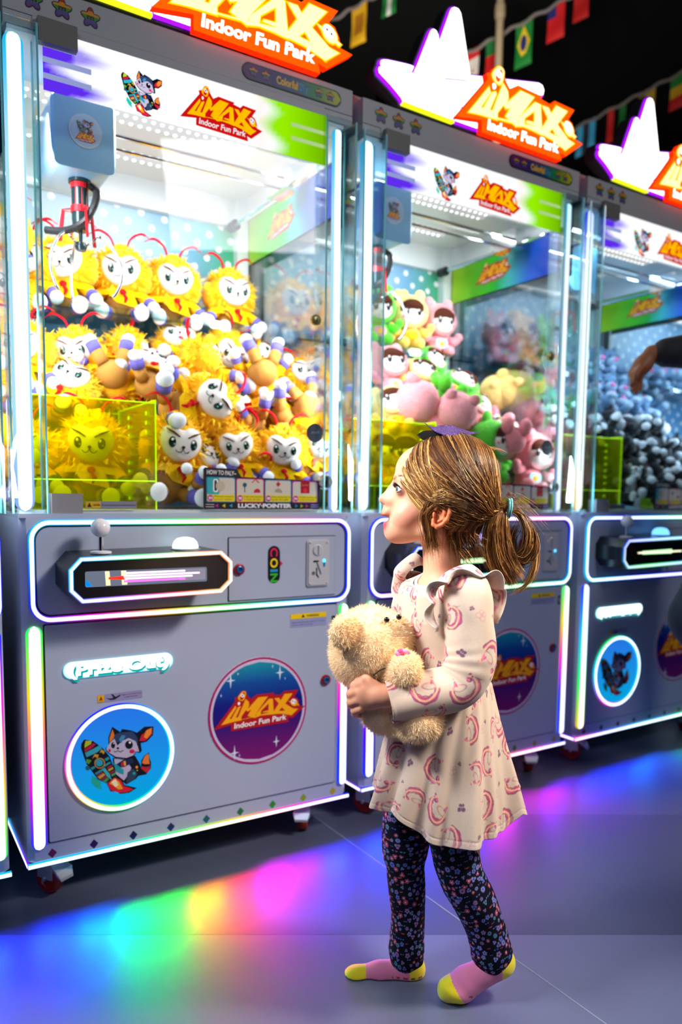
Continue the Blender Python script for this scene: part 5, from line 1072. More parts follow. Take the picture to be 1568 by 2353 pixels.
B = [ # head: cranium, forehead, face, cheeks, jaw, chin
 el(c(1038, 1118), (104, 86, 96), None, .02), el(c(975, 1085), (66, 64, 62), None, .02), el(c(968, 1150), (60, 58, 72), None, .02),
 el(c(938, 1186, -.026), (33, 26, 31), None, .014), el(c(938, 1186, .026), (33, 26, 31), None, .014), cap(c(912, 1222), c(998, 1214, -.036), 22, 24, .012), cap(c(912, 1222), c(998, 1214, .036), 22, 24, .012),
 el(c(908, 1222), (21, 24, 19), None, .012), el(c(935, 1205), (44, 40, 38), None, .015),
 # nose
 cap(c(909, 1110), c(888, 1143), 8, 10, .008), el(c(883, 1147), (12.5, 12, 11), None, .006), el(c(893, 1153, -.0075), (10, 7.5, 8), None, .005), el(c(893, 1153, .0075), (10, 7.5, 8), None, .005),
 el(c(916, 1150), (26, 27, 32), None, .012),
 # brow ridge, lips
 cap(c(915, 1100, -.012), c(930, 1104, -.036), 9, 7, .010), cap(c(915, 1100, .012), c(930, 1104, .036), 9, 7, .010),
 el(c(893, 1174), (15, 19, 13), None, .008), el(c(885, 1180), (10, 15, 6), None, .005), el(c(893, 1204), (13, 15, 8.5), None, .005), el(c(900, 1213), (12, 18, 9), None, .008),
 cut(c(883, 1192.5), (16, 16, 6.5), rotm(0, .12, 0), .002), cut(c(889, 1160, -.006), (4, 3, 3.5), None, .001),
 ('ell', c(923, 1125, -.0275), (.0118, .0112, .0112), None, .006), ('ell', c(923, 1125, .0275), (.0118, .0112, .0112), None, .006), ('cut', c(911, 1125.5, -.0325), (.0085, .0095, .0050), rotm(0, 0, .5), .002), ('cut', c(911, 1125.5, .0325), (.0085, .0095, .0050), rotm(0, 0, -.5), .002),
 # neck, trunk
 cap(c(1012, 1225), c(1018, 1335, .0), 42, 44, .02), el(c(1028, 1410), (94, 108, 74), rotm(0, 0, .55), .03), el(c(1030, 1500), (92, 96, 92), rotm(0, 0, .5), .03), el(c(1022, 1620), (96, 100, 88), rotm(0, 0, .3), .03),
 cap(c(1010, 1345, .02), c(1066, 1372, -.062), 28, 30, .02), cap(c(1010, 1345, -.01), c(960, 1370, .060), 28, 30, .02),
 # near arm, far arm
 cap(c(1070, 1380, -.072), c(1088, 1555, -.098), 32, 30, .015), cap(c(1088, 1562, -.098), c(880, 1600, -.118), 31, 23, .012),
 cap(c(956, 1378, .068), c(905, 1500, .10), 30, 29, .015), cap(c(905, 1500, .10), c(868, 1590, .03), 30, 22, .012), el(c(858, 1600, .015), (26, 16, 30), None, .01),
 # legs and feet
 cap(c(1045, 1690, -.045), c(1060, 1985, -.045), 60, 42, .03), cap(c(1060, 1985, -.045), c(1130, 2195, -.030), 41, 27, .015),
 cap(c(975, 1690, .045), c(935, 1985, .045), 58, 36, .03), cap(c(935, 1985, .045), c(937, 2195, .045), 35, 26, .015),
 cap(c(945, 2222, .045), c(862, 2240, .045), 24, 22, .012), cap(c(862, 2240, .045), c(812, 2252, .045), 22, 15, .012),
 cap(c(1145, 2208, -.030), c(1062, 2262, -.035), 25, 24, .012), cap(c(1062, 2262, -.035), c(1026, 2282, -.035), 23, 17, .012)]
# near hand: palm wrapped over the bear, four curled fingers, thumb
hy = -.118
B += [el(c(853, 1598, hy), (33, 13, 33), rotm(0, .15, .15), .008), cap(c(884, 1600, hy), c(866, 1598, hy), 23, 24, .008)]
for i, (u, v, r_, ln) in enumerate(((822, 1571, 10.6, 1.0), (813, 1590, 10.6, 1.1), (814, 1609, 10.4, 1.05), (822, 1628, 9.4, .85))):
    k0 = c(u+8, v, hy+.003); k1 = c(u-6, v+5, hy+.012); k2 = c(u-6, v+12, hy+.012+.018*ln); k3 = c(u+4, v+16, hy+.012+.034*ln)
    B += [cap(k0, k1, r_, r_, .0025), cap(k1, k2, r_, r_*.9, .003), cap(k2, k3, r_*.9, r_*.72, .003)]
B += [cap(c(858, 1575, hy+.002), c(840, 1560, hy+.004), 12, 11, .006), cap(c(840, 1560, hy+.004), c(822, 1561, hy+.014), 10.5, 8.5, .003)]
zs_ = np.concatenate([np.arange(-.004, .30, .005), np.arange(.30, .52, .006), np.arange(.52, .80, .0026), np.arange(.80, 1.10, .0019)])
xs_ = np.arange(-.19, .175, .0026); xs_ = np.sort(np.concatenate([np.arange(-.19, -.045, .0019), np.arange(-.045, .175, .0030)]))
V, F = sdf_mesh(B, xs_, np.arange(-.165, .165, .0026), zs_, post=lambda D, x, y, z: np.maximum(D, -(z-.002)).astype(np.float32))
V = relax(V, F, 2, .5)
sk = np.tile(np.array(hx('e3a382')), (len(V), 1))
def near(p, r): return np.exp(-(((V-p)**2).sum(1))/(r*PXM)**2)[:, None]
def tint(col, wt): 
    global sk
    sk = sk*(1-wt)+np.array(col)*wt
tint(hx('e8927c'), .55*near(c(928, 1190, -.045), 30)); tint(hx('c24a50'), .9*np.clip(near(c(880, 1181), 10)*1.3, 0, 1)); tint(hx('c8444e'), .95*np.clip(near(c(886, 1204, -.004), 14)*1.8, 0, 1)); tint(hx('401014'), .95*np.clip(near(c(890, 1192), 8)*1.5, 0, 1))
tint(hx('d87a62'), .4*near(c(884, 1150), 16)); tint(hx('5a2018'), .8*near(c(889, 1160, -.007), 4))
tint(hx('f0b898'), .3*near(c(915, 1075, -.02), 40)); sk = np.where((V[:, 2] < .8)[:, None]*(V[:, 0] < -.09)[:, None], sk*np.array([.92, .86, .84]), sk)
link('body', raw_mesh('girl_body', V, F, mat('skin', vcol=True, rough=.5, spec=.35, sss=.25, vary=.04), sk), girl)
# eyes
for s_, nm in ((-1, 'near'), (1, 'far')):
    e = c(922.5, 1125, s_*.0280); e[1] = s_*.0280; ed = np.array([-.90, s_*.42, .06]); ed /= np.linalg.norm(ed)
    mb = MB(); n = 24; P_ = []; CL = []; R_ = .0104; t1 = np.cross(ed, [0, 0, 1]); t1 /= np.linalg.norm(t1); t2 = np.cross(ed, t1)
    for a, col in ((0, (.004, .004, .005)), (.16, (.004, .004, .005)), (.20, hx('3a6a8c')), (.40, hx('24485e')), (.44, hx('1a2430')), (.50, hx('e6dcd8')), (1.2, hx('e0cfc8')), (2.2, hx('c89a88')), (3.1, hx('c89a88'))):
        P_.append([e+R_*(ed*math.cos(a)+math.sin(a)*(t1*math.cos(q)+t2*math.sin(q))) for q in np.linspace(0, 2*PI, n, endpoint=False)]); CL.append(col)
    mb.loft(P_, np.array(CL), True); eo = link('eye', mb.mesh('girl_eye', mat('eye_gloss', vcol=True, rough=.06, spec=.8), True), girl, 'blue-grey eye')
    # lids: upper and lower rolls plus lashes
    def arc(h0, h1, rr, a0=-1.05, a1=1.05, n_=12):
        out = []
        for i in range(n_):
            q = a0+(a1-a0)*i/(n_-1); hh = (h0+(h1-h0)*math.cos(q*PI/2/1.15)); d_ = ed*math.cos(q)*math.cos(hh)+t1*math.sin(q)*math.cos(hh)+np.array([0, 0, 1])*math.sin(hh); out.append(e+rr*d_/np.linalg.norm(d_))
        return out
    mb = MB(); mb.tube(arc(.05, .62, .0106), [.0004]+[.0010]*10+[.0004], 8); mb.tube(arc(-.05, -.46, .0106), [.0004]+[.0008]*10+[.0004], 8)
    link('eyelids', mb.mesh('lids', mat('lid_skin', hx('d08a70'), .5, sss=.2), True), girl)
    mb = MB(); ar = arc(.05, .58, .0114)
    for i in range(1, 11):
        for q in (0, .5):
            p = ar[i]*(1-q)+ar[min(i+1, 11)]*q; dd = (p-e)/np.linalg.norm(p-e); mb.tube([p, p+dd*.0035+np.array([0, 0, .0012]), p+dd*.0058+np.array([-.001, 0, .0038])], [.0005, .0004, .0001], 4)
    mb.tube(ar, [.0003]+[.0006]*10+[.0003], 5); link('eyelashes', mb.mesh('lash', mat('lash_brown', hx('2a1610'), .6)), girl, 'dark lashes')
    mb = MB(); b0, b1, b2 = c(906, 1102, s_*.014), c(917, 1093, s_*.030), c(940, 1096, s_*.046); pp = spline([b0, b1, b2], 8); g2 = np.random.default_rng(3)
    for i in range(46):
        q = pp[g2.integers(0, len(pp))]; q = q+g2.normal(size=3)*.0011+np.array([-.0022, s_*-.001, 0]); mb.tube([q, q+np.array([.0045, s_*.002, .001])], [.00035, .0001], 3)
    link('eyebrow', mb.mesh('brow', mat('brow_brown', hx('8a5c38'), .8)), girl, 'fine light brown eyebrow')
# ears
for s_ in (-1, 1):
    ec = c(1012, 1183, s_*.080); Rm = rotm(.0, 0, 0); ce, se = math.cos(-.20), math.sin(-.20)
    def EL(x, z, y): return ec+np.array([(x*ce-z*se)*PXM, s_*y*PXM, (x*se+z*ce)*PXM])
    pr = [('ell', EL(0, 0, -3), (15*PXM, 6*PXM, 26*PXM), rotm(0, .20, s_*.25), .004)]
    rim = [EL(*p) for p in ((-13, 10, 2), (-9, 23, 4), (3, 29, 7), (14, 22, 9), (18, 8, 10), (15, -8, 9), (8, -20, 6), (-2, -27, 4), (-10, -24, 2), (-12, -14, 0))]
    for a, b in zip(rim[:-1], rim[1:]): pr.append(('cap', a, b, 4.3*PXM, 4.3*PXM, .002))
    inn = [EL(*p) for p in ((2, 16, 4), (8, 6, 5), (7, -6, 4), (0, -14, 3))]
    for a, b in zip(inn[:-1], inn[1:]): pr.append(('cap', a, b, 3.2*PXM, 3.0*PXM, .003))
    pr += [('ell', EL(-13, -3, 3), (4*PXM, 4*PXM, 7*PXM), None, .003), ('cut', EL(-3, -2, 9), (7*PXM, 9*PXM, 9*PXM), None, .004)]
    Ve, Fe = sdf_mesh(pr, np.arange(ec[0]-.03, ec[0]+.03, .0011), np.arange(ec[1]-.02, ec[1]+.02, .0011), np.arange(ec[2]-.036, ec[2]+.036, .0011))
    dd = np.clip((Ve[:, 2]-ec[2])/.03*.5+.5, 0, 1)[:, None]; link('ear', raw_mesh('ear', Ve, Fe, mat('skin'), np.array(hx('e8804e'))*(1-dd)*.9+np.array(hx('d8784e'))*dd+np.zeros((len(Ve), 3))), girl, 'orange-pink ear showing through the hair')

# ---- printed cloth: motifs stamped into a raster that is read out per vertex
class Cloth:
    def __init__(s, w, h, px, base): s.px = px; s.W, s.H = int(w/px)+1, int(h/px)+1; s.a = np.tile(np.array(base, float), (s.H, s.W, 1)); s.w, s.h = w, h
    def stamp(s, cx, cy, rad, fn):
        x0, x1 = int((cx-rad)/s.px), int((cx+rad)/s.px)+1; y0, y1 = int((cy-rad)/s.px), int((cy+rad)/s.px)+1
        xs = np.arange(x0, x1); ys = np.arange(max(y0, 0), min(y1, s.H))
        if len(ys) == 0: return
        X, Y = np.meshgrid(xs*s.px-cx, ys*s.px-cy); c_, w_ = fn(X, Y); w_ = w_[..., None]; xi = xs % s.W
        s.a[np.ix_(ys, xi)] = s.a[np.ix_(ys, xi)]*(1-w_)+c_*w_
    def read(s, u, v): 
        fx = (np.asarray(u)/s.px) % s.W; fy = np.clip(np.asarray(v)/s.px, 0, s.H-1.01); x0 = np.floor(fx).astype(int) % s.W; y0 = np.floor(fy).astype(int); tx = (fx-np.floor(fx))[..., None]; ty = (fy-y0)[..., None]; x1 = (x0+1) % s.W
        return (s.a[y0, x0]*(1-tx)+s.a[y0, x1]*tx)*(1-ty)+(s.a[y0+1, x0]*(1-tx)+s.a[y0+1, x1]*tx)*ty
def soft(d, w=.0006): return np.clip(.5-d/w, 0, 1)
PK, PK2, PUP = hx('b02a62'), hx('d86088'), hx('5c2058')
def unicorn(size, ang, fl, jit):
    """crescent-maned unicorn: thick striped arc, head, horn and small legs"""
    def fn(X, Y):
        ca, sa = math.cos(ang), math.sin(ang); x = (ca*X+sa*Y)*fl/size; y = (-sa*X+ca*Y)/size; r = np.hypot(x, y); th = np.arctan2(y, x)
        tw = .23*np.clip(1-np.abs(th-PI/2)/2.0, 0, 1)**.5+.02*np.sin(th*9); arc_ = np.abs(r-.62)-tw; arc_ = np.where(np.abs(th-PI/2) < 1.9, arc_, 1)
        head = np.minimum(np.hypot((x-.50)/1.3, y+.20)-.15, np.hypot(x-.68, (y+.32)/.7)-.10); horn = np.maximum(np.abs(x-.62-(y+.05)*.45)-.05*(1-(y+.05)/.5), np.abs(y-.17)-.25)
        leg = np.minimum(np.abs(x+.50+.2*y)-.045, np.abs(x+.26-.3*y)-.045); leg = np.maximum(leg, np.abs(y+.38)-.22); body = np.hypot((x+.20)/1.7, (y+.08)/.8)-.20
        d = np.minimum(np.minimum(arc_, head), np.minimum(horn, leg)); line = np.minimum(np.abs(body)-.03, 1); col = np.zeros(x.shape+(3,))+np.array(PK)
        s1 = (np.sin(r*30+th*.8) > .0)[..., None]; col = np.where(s1, np.array(PK2), col); s2 = (np.abs(r-.62+.05*np.sin(th*3+jit)) < .05)[..., None]; col = np.where(s2, np.array(hx('e8b48a')), col); s3 = (np.abs(r-.62) > tw*.80)[..., None]*(np.abs(th-PI/2) < 1.9)[..., None]; col = np.where(s3, np.array(PUP)*1.25, col)
        return col, np.maximum(soft(d*size), soft(line*size)*.6)*.9
    return fn
def butterfly(size, ang, solid=True):
    def fn(X, Y):
        ca, sa = math.cos(ang), math.sin(ang); x = np.abs(ca*X+sa*Y)/size; y = (-sa*X+ca*Y)/size; d = np.minimum(np.hypot(x-.45, (y-.30)*1.1)-.42, np.hypot(x-.32, y+.38)-.28); d = np.minimum(d, np.maximum(x-.07, np.abs(y)-.6))
        if not solid: d = np.abs(d)-.06
        return np.zeros(x.shape+(3,))+np.array(PUP if solid else hx('c08a90')), soft(d*size)*.85
    return fn
def dress_print(w, h, seed):
    g = np.random.default_rng(seed); cl = Cloth(w, h, .0011, hx('ccb4a0')); n = cl.a.shape; cl.a *= 1+g.normal(size=(n[0], n[1], 1))*.035
    sx, sy = .058, .064; j = 0; y = .02
    while y < h:
        i = 0; x = (j % 2)*sx*.5
        while x < w:
            q = g.uniform(-.008, .008, 2); m = (i+j*2) % 5
            if m in (0, 2): cl.stamp(x+q[0], y+q[1], .046, unicorn(.036, g.choice([PI/2, -PI/2, .4, 2.6])+g.uniform(-.3, .3), g.choice([-1, 1]), g.uniform(0, 6)))
            elif m == 4: cl.stamp(x+q[0], y+q[1], .040, unicorn(.029, g.uniform(0, 6), g.choice([-1, 1]), g.uniform(0, 6)))
            elif m == 1: cl.stamp(x+q[0], y+q[1], .012, butterfly(.0105, g.uniform(-.8, .8)))
            else: cl.stamp(x+q[0], y+q[1], .016, butterfly(.011, g.uniform(-.8, .8), False)); cl.stamp(x+q[0]+.016, y+q[1]-.012, .008, butterfly(.005, g.uniform(-.8, .8)))
            x += sx; i += 1
        y += sy; j += 1
    return cl
def legging_print(w, h, seed):
    g = np.random.default_rng(seed); cl = Cloth(w, h, .0007, (.0045, .005, .012)); n = int(w*h/(.0096**2)); pts = []
    cols = [hx('8088d8'), hx('7a70b8'), hx('c82840'), hx('c03858'), hx('4a8aa8'), hx('9a6aa8'), hx('5a6ad0')]
    for _ in range(n*4):
        p = g.uniform((0, 0), (w, h)); 
        if all((p[0]-q[0])**2+(p[1]-q[1])**2 > (.0094)**2 for q in pts): pts.append(p)
    for p in pts:
        k = g.integers(0, 4); cc = cols[g.integers(0, len(cols))]; r0 = g.uniform(.0034, .0062); ph = g.uniform(0, 6)
        def fn(X, Y):
            r = np.hypot(X, Y)/r0; t = np.arctan2(Y, X)+ph
            if k == 0: d = r-(.55+.45*np.abs(np.cos(t*5)))
            elif k == 1: d = r-(.45+.5*np.abs(np.cos(t*2.5))**.6)
            elif k == 2: d = r-(.35+.6*np.abs(np.cos(t*1.5)))
            else: d = np.minimum(np.hypot(np.abs(X/r0)-.5, Y/r0*2+.2*np.abs(X/r0))-.42, 9)
            ct = r < .26; col = np.zeros(X.shape+(3,))+np.array(cc); ot = (hx('e8d0d8') if cc[0] > cc[2] else hx('20204a')); col = np.where(ct[..., None], np.array(ot), col); col = np.where(((d > -.22) & (k != 3))[..., None], col*.62+np.array(hx('b0a8e0'))*.38, col)
            return col, soft(d*r0, .0005)*.9
        cl.stamp(p[0], p[1], r0*1.3, fn)
    return cl
def frames(pts):
    p = np.asarray(pts, float); t = np.gradient(p, axis=0); t /= np.linalg.norm(t, axis=1)[:, None]; a = np.cross(t[0], [0, 1, 0.]); a /= np.linalg.norm(a); A = []; Bn = []
    for i in range(len(p)): a = a-t[i]*(a@t[i]); a /= np.linalg.norm(a); A.append(a); Bn.append(np.cross(t[i], a))
    return p, t, np.array(A), np.array(Bn)
def sleeve_mesh(name, pts, rad, cloth, m, squash=.85, step=.0016, wr=None, off=0.0):
    ctl = np.array([np.append(p, r) for p, r in zip(pts, rad)]); sp = spline(ctl, 30); L = np.concatenate([[0], np.cumsum(np.linalg.norm(np.diff(sp[:, :3], axis=0), axis=1))]); n = int(L[-1]/step); s = np.linspace(0, L[-1], n)
    P_ = np.stack([np.interp(s, L, sp[:, i]) for i in range(3)], 1); R_ = np.interp(s, L, sp[:, 3])*PXM; P_, t, A, Bn = frames(P_); circ_ = 2*PI*R_.mean(); k = int(circ_/step); th = np.linspace(0, 2*PI, k, endpoint=False)
    RR = R_[:, None]*np.ones((1, k)); S_, TH = np.meshgrid(s, th, indexing='ij')
    if wr is not None: RR = RR*(1+wr(S_/L[-1], TH))
    X = P_[:, None, :]+RR[..., None]*(np.cos(TH)[..., None]*A[:, None, :]+squash*np.sin(TH)[..., None]*Bn[:, None, :])
    col = cloth.read(TH/(2*PI)*circ_+off, S_); idx = np.arange(n*k).reshape(n, k); F = np.stack([idx[:-1], idx[1:], np.roll(idx[1:], -1, 1), np.roll(idx[:-1], -1, 1)], -1).reshape(-1, 4)
    return raw_mesh(name, X.reshape(-1, 3), F, m, col.reshape(-1, 3)), P_, A, Bn, R_
mcot = mat('cotton_jersey', vcol=True, rough=.85, spec=.15, sheen=.25, bump=(900, .15, .0004)); mleg = mat('legging_knit', vcol=True, rough=.8, spec=.12, bump=(900, .1, .0003))
DP = dress_print(1.3, .62, 11)
# dress: bodice and skirt as one sheet
def keyed(z, ks): return np.interp(z, [k[0] for k in ks][::-1], [k[1] for k in ks][::-1])
zt, zb = c(1020, 1322)[2], c(1020, 1872)[2]-.004
lv = lambda v: c(1000, v)[2]
prof_cx = [(lv(1320), c(1012, 1320)[0]), (lv(1360), c(1020, 1360)[0]), (lv(1450), c(1026, 1450)[0]), (lv(1560), c(1030, 1560)[0]), (lv(1700), c(1020, 1700)[0]), (lv(1880), c(1020, 1880)[0])]
prof_rx = [(lv(1318), 55), (lv(1335), 80), (lv(1360), 100), (lv(1420), 108), (lv(1500), 103), (lv(1560), 101), (lv(1620), 116), (lv(1700), 136), (lv(1800), 157), (lv(1880), 171)]
prof_ry = [(lv(1318), 56), (lv(1335), 100), (lv(1360), 116), (lv(1420), 112), (lv(1500), 100), (lv(1560), 98), (lv(1620), 112), (lv(1700), 128), (lv(1800), 146), (lv(1880), 158)]
nz_, nt_ = 330, 640; Z = np.linspace(zt, zb, nz_); TH = np.linspace(0, 2*PI, nt_, endpoint=False); ZZ, TT = np.meshgrid(Z, TH, indexing='ij')
cx_ = keyed(ZZ, prof_cx); rx_ = keyed(ZZ, prof_rx)*PXM; ry_ = keyed(ZZ, prof_ry)*PXM; rot = np.interp(ZZ, [zb, lv(1560), zt], [.15, .45, .55])
zw = lv(1560); dn = np.clip((zw-ZZ)/(zw-zb), 0, 1); gather = np.clip((zw-ZZ)/.03, 0, 1)
fold = gather*(.014*np.sin(26*TT+1.3*np.sin(3*TT))*np.exp(-dn*4))+dn**1.05*1.45*(.060*np.sin(8*TT+.9+1.1*np.sin(2*TT))+.040*np.sin(13*TT+2.2)+.018*np.sin(21*TT))
wr_ = (1-gather)*(.010*np.sin(9*TT+ZZ*120)*np.exp(-((ZZ-lv(1500))/.05)**2)); seam = -.022*np.exp(-((ZZ-zw)/.004)**2)
hemr = .006*np.exp(-((ZZ-zb-.012)/.0015)**2)*(-1); fr = 1+fold+wr_+seam+hemr
xl_, yl_ = rx_*fr*np.cos(TT), ry_*fr*np.sin(TT); XX = cx_+xl_*np.cos(rot)-yl_*np.sin(rot); YY = xl_*np.sin(rot)+yl_*np.cos(rot)
ZO = ZZ+dn**2*(.010*np.sin(5*TT+1)+.006*np.sin(8*TT+.9+1.1*np.sin(2*TT)+1.5))
neck = np.clip((ZZ-lv(1345))/(zt-lv(1345)), 0, 1); ZO = ZO-neck*.020*np.clip(-np.cos(TT+.0), -.3, 1)
sx_ = (XX-cx_)/np.maximum(rx_, .01); ZO = ZO+dn**1.5*(.050*np.clip((-sx_-.15)/.85, 0, 1)+.040*np.clip((sx_-.72)/.28, 0, 1))
col = DP.read(TT/(2*PI)*1.1*np.ones_like(ZZ), (zt-ZZ)*1.0); nk = (neck > .80)[..., None]; col = np.where(nk, np.array(hx('e6dcd2')), col); hemb = (ZZ < zb+.012)[..., None]; col = np.where(hemb, col*.8+np.array(hx('e2d2c2'))*.2, col)
idx = np.arange(nz_*nt_).reshape(nz_, nt_); Fd = np.stack([idx[:-1], idx[1:], np.roll(idx[1:], -1, 1), np.roll(idx[:-1], -1, 1)], -1).reshape(-1, 4)
dress = link('dress', raw_mesh('dress', np.stack([XX, YY, ZO], -1).reshape(-1, 3), Fd, mcot, col.reshape(-1, 3)), girl, 'beige jersey dress with pink unicorn print')
sm_ = dress.modifiers.new('thick', 'SOLIDIFY'); sm_.thickness = .0016; sm_.offset = -1
wrk = lambda s, t: .030*np.exp(-((s-.50)/.10)**2)*np.sin(s*95+2.0*np.sin(t+1))*(.6-.4*np.cos(t))+.012*np.sin(s*40+3*t)*np.exp(-((s-.15)/.15)**2)+.02*np.exp(-((s-.99)/.008)**2)+.012*np.sin(3*t+s*20)
me, *_ = sleeve_mesh('sleeve', [c(1048, 1326, -.046), c(1070, 1366, -.074), c(1078, 1440, -.088), c(1080, 1520, -.096), c(1056, 1572, -.102), c(1000, 1590, -.108), c(940, 1602, -.115), c(893, 1612, -.119)], [46, 55, 53, 55, 50, 50, 47, 45], DP, mcot, .78, .0013, wrk, .33)
slv = link('sleeve', me, dress, 'near long sleeve'); slv.modifiers.new('thick', 'SOLIDIFY').thickness = .0014
me, *_ = sleeve_mesh('sleeve_far', [c(968, 1335, .06), c(952, 1365, .078), c(935, 1430, .09), c(915, 1490, .10), c(896, 1540, .07), c(878, 1580, .035)], [42, 46, 46, 46, 42, 38], DP, mcot, .8, .002, wrk, .1)
link('sleeve', me, dress, 'far long sleeve')
# shoulder ruffles: wavy strips standing off each armhole
def ruffle(path, outw, dirs, amp, nw, name):
    p = spline(path, 24); n = len(p); m = 14; d = spline(np.array(dirs, float), 24); ow = spline(np.array([[w_] for w_ in outw], float), 24)[:, 0]*PXM; t = np.gradient(p, axis=0); t /= np.linalg.norm(t, axis=1)[:, None]; V = []; 
    for i in range(n):
        dd = d[i]/np.linalg.norm(d[i]); nn = np.cross(t[i], dd); nn /= np.linalg.norm(nn)
        for j in range(m):
            s = j/(m-1); V.append(p[i]+dd*ow[i]*s+nn*amp*PXM*s*math.sin(i/n*nw*2*PI)+nn*.006*math.sin(s*PI)+t[i]*.5*amp*PXM*s*math.cos(i/n*nw*2*PI))
    idx = np.arange(n*m).reshape(n, m); F = np.stack([idx[:-1, :-1], idx[1:, :-1], idx[1:, 1:], idx[:-1, 1:]], -1).reshape(-1, 4); V = np.array(V)
    cc = DP.read(np.repeat(np.linspace(0, .3, n), m)+.12, np.tile(np.linspace(0, .04, m), n)+.2); e_ = np.tile(np.linspace(0, 1, m), n)[:, None] > .86; cc = np.where(e_, np.array(hx('e0cdbe')), cc)
    o = link('ruffle', raw_mesh(name, V, F, mcot, cc), dress, 'frilled shoulder ruffle'); q = o.modifiers.new('thick', 'SOLIDIFY'); q.thickness = .0018; q = o.modifiers.new('sub', 'SUBSURF'); q.levels = 1; q.render_levels = 1
ruffle([c(1004, 1450, -.088), c(998, 1400, -.092), c(1008, 1352, -.088), c(1042, 1326, -.074), c(1085, 1322, -.050), c(1112, 1350, -.030), c(1118, 1420, -.012)], [12, 26, 38, 42, 60, 52, 34], [(-.5, -.6, -.5), (-.7, -.8, -.2), (-.5, -.9, .2), (.15, -.95, .25), (.8, -.6, .1), (1, -.4, -.2), (.9, -.4, -.5)], 11, 5.5, 'ruffle_near')
ruffle([c(925, 1400, .040), c(925, 1355, .045), c(938, 1318, .055), c(965, 1300, .065), c(985, 1305, .08)], [14, 26, 34, 34, 20], [(-.8, -.3, -.3), (-.9, -.2, 0), (-.9, 0, .3), (-.4, .3, .6), (.1, .5, .6)], 8, 3, 'ruffle_far')
mb = MB(); rr = [];
for i in range(41):
    a = 2*PI*i/40; rot0 = .55; x, y = 55*PXM*math.cos(a), 57*PXM*math.sin(a); rr.append((c(1012, 1320)[0]+x*math.cos(rot0)-y*math.sin(rot0), x*math.sin(rot0)+y*math.cos(rot0), zt-.020*min(max(-math.cos(a), -.3), 1)))
mb.tube(rr, .0032, 8, cap=False); link('neckband', mb.mesh('neckband', mat('neck_rib', hx('e6dcd2'), .8), True), dress, 'pale ribbed neckline')
# leggings
LP = legging_print(.34, .50, 5)
lw = lambda ph: (lambda s, t: .022*np.sin(s*70+ph+1.5*np.sin(t))*np.exp(-((s-.93)/.07)**2)+.016*np.sin(s*52+2*t)*np.exp(-((s-.42)/.08)**2)+.008*np.sin(5*t+s*12))
me, *_ = sleeve_mesh('leg_near', [c(1042, 1800, -.048), c(1042, 1880, -.048), c(1043, 1936, -.048), c(1060, 2010, -.046), c(1088, 2065, -.043), c(1113, 2124, -.038), c(1126, 2165, -.034), c(1132, 2195, -.031), c(1136, 2218, -.030)], [62, 60, 55, 53, 51, 47, 48, 48, 38], LP, mleg, .95, .0012, lw(0), .05)
lg = link('leggings', me, girl, 'black leggings scattered with small flowers')
me, *_ = sleeve_mesh('leg_far', [c(955, 1800, .045), c(940, 1880, .045), c(932, 1945, .045), c(932, 1990, .045), c(935, 2040, .045), c(938, 2099, .045), c(936, 2150, .045), c(935, 2190, .045), c(938, 2222, .045)], [66, 64, 58, 48, 46, 42, 43, 44, 36], LP, mleg, .95, .0012, lw(2), .16)
link('leg_far', me, lg).name = 'far_leg'
# socks
def sock(prims, xs, ys, zs, cols, nm):
    V, F = sdf_mesh(prims, xs, ys, zs, post=lambda D, x, y, z: np.maximum(D, -(z-.001)).astype(np.float32)); V = relax(V, F, 1); cc = np.tile(np.array(hx('d878a0')), (len(V), 1)); cols(V, cc); return link('sock', raw_mesh(nm, V, F, mat('sock_knit', vcol=True, rough=.85, sheen=.3, bump=(700, .4, .0006)), cc), girl, nm)
SY, SR = hx('e8d400'), hx('b01830')
a = c(960, 2218, .045); t0 = c(840, 2245, .045); h0 = c(938, 2240, .045)
def cf(V, cc):
    cc[V[:, 0] < t0[0]] = SY; cc[V[:, 0] > h0[0]] = SY; m = (V[:, 2] < .0095) & (V[:, 0] > c(900, 2250, .045)[0]) & (np.sin(V[:, 0]*420) > -.2) & (V[:, 2] > .004); cc[m] = SR
    m = (np.abs(V[:, 2]-.045+.4*(V[:, 0]-t0[0])) < .0) ; cc[m] = SY
sock([cap(c(937, 2185, .045), c(940, 2225, .045), 38, 34, .010), cap(c(948, 2228, .045), c(872, 2240, .045), 32, 31, .012), cap(c(872, 2240, .045), c(820, 2248, .045), 31, 27, .012), el(c(862, 2246, .05), (52, 34, 24), None, .012), el(c(818, 2248, .040), (33, 34, 27), None, .012)], np.arange(a[0]-.17, a[0]+.05, .0022), np.arange(.0, .095, .0022), np.arange(-.004, .12, .0022), cf, 'pink sock with yellow toe and heel, flat on the floor')
a2 = c(1100, 2230, -.03); n1 = c(1062, 2262, -.035); n2 = c(1028, 2282, -.035); ax_ = (n2-n1)/np.linalg.norm(n2-n1)
def cn(V, cc):
    q1 = (V-c(1052, 2268, -.035))@ax_; cc[q1 > 0] = SY; hh = c(1160, 2210, -.03); q2 = (V-c(1148, 2214, -.03))@np.array([.93, 0, .1]); cc[(q2 > 0)] = SY
    dwn = np.array([-.35, 0, -.94]); q3 = (V-c(1100, 2245, -.033))@dwn; m = (np.abs(q3-.0265) < .0025) & (q1 < -.012) & (np.sin(V[:, 0]*430) > -.3); cc[m] = SR
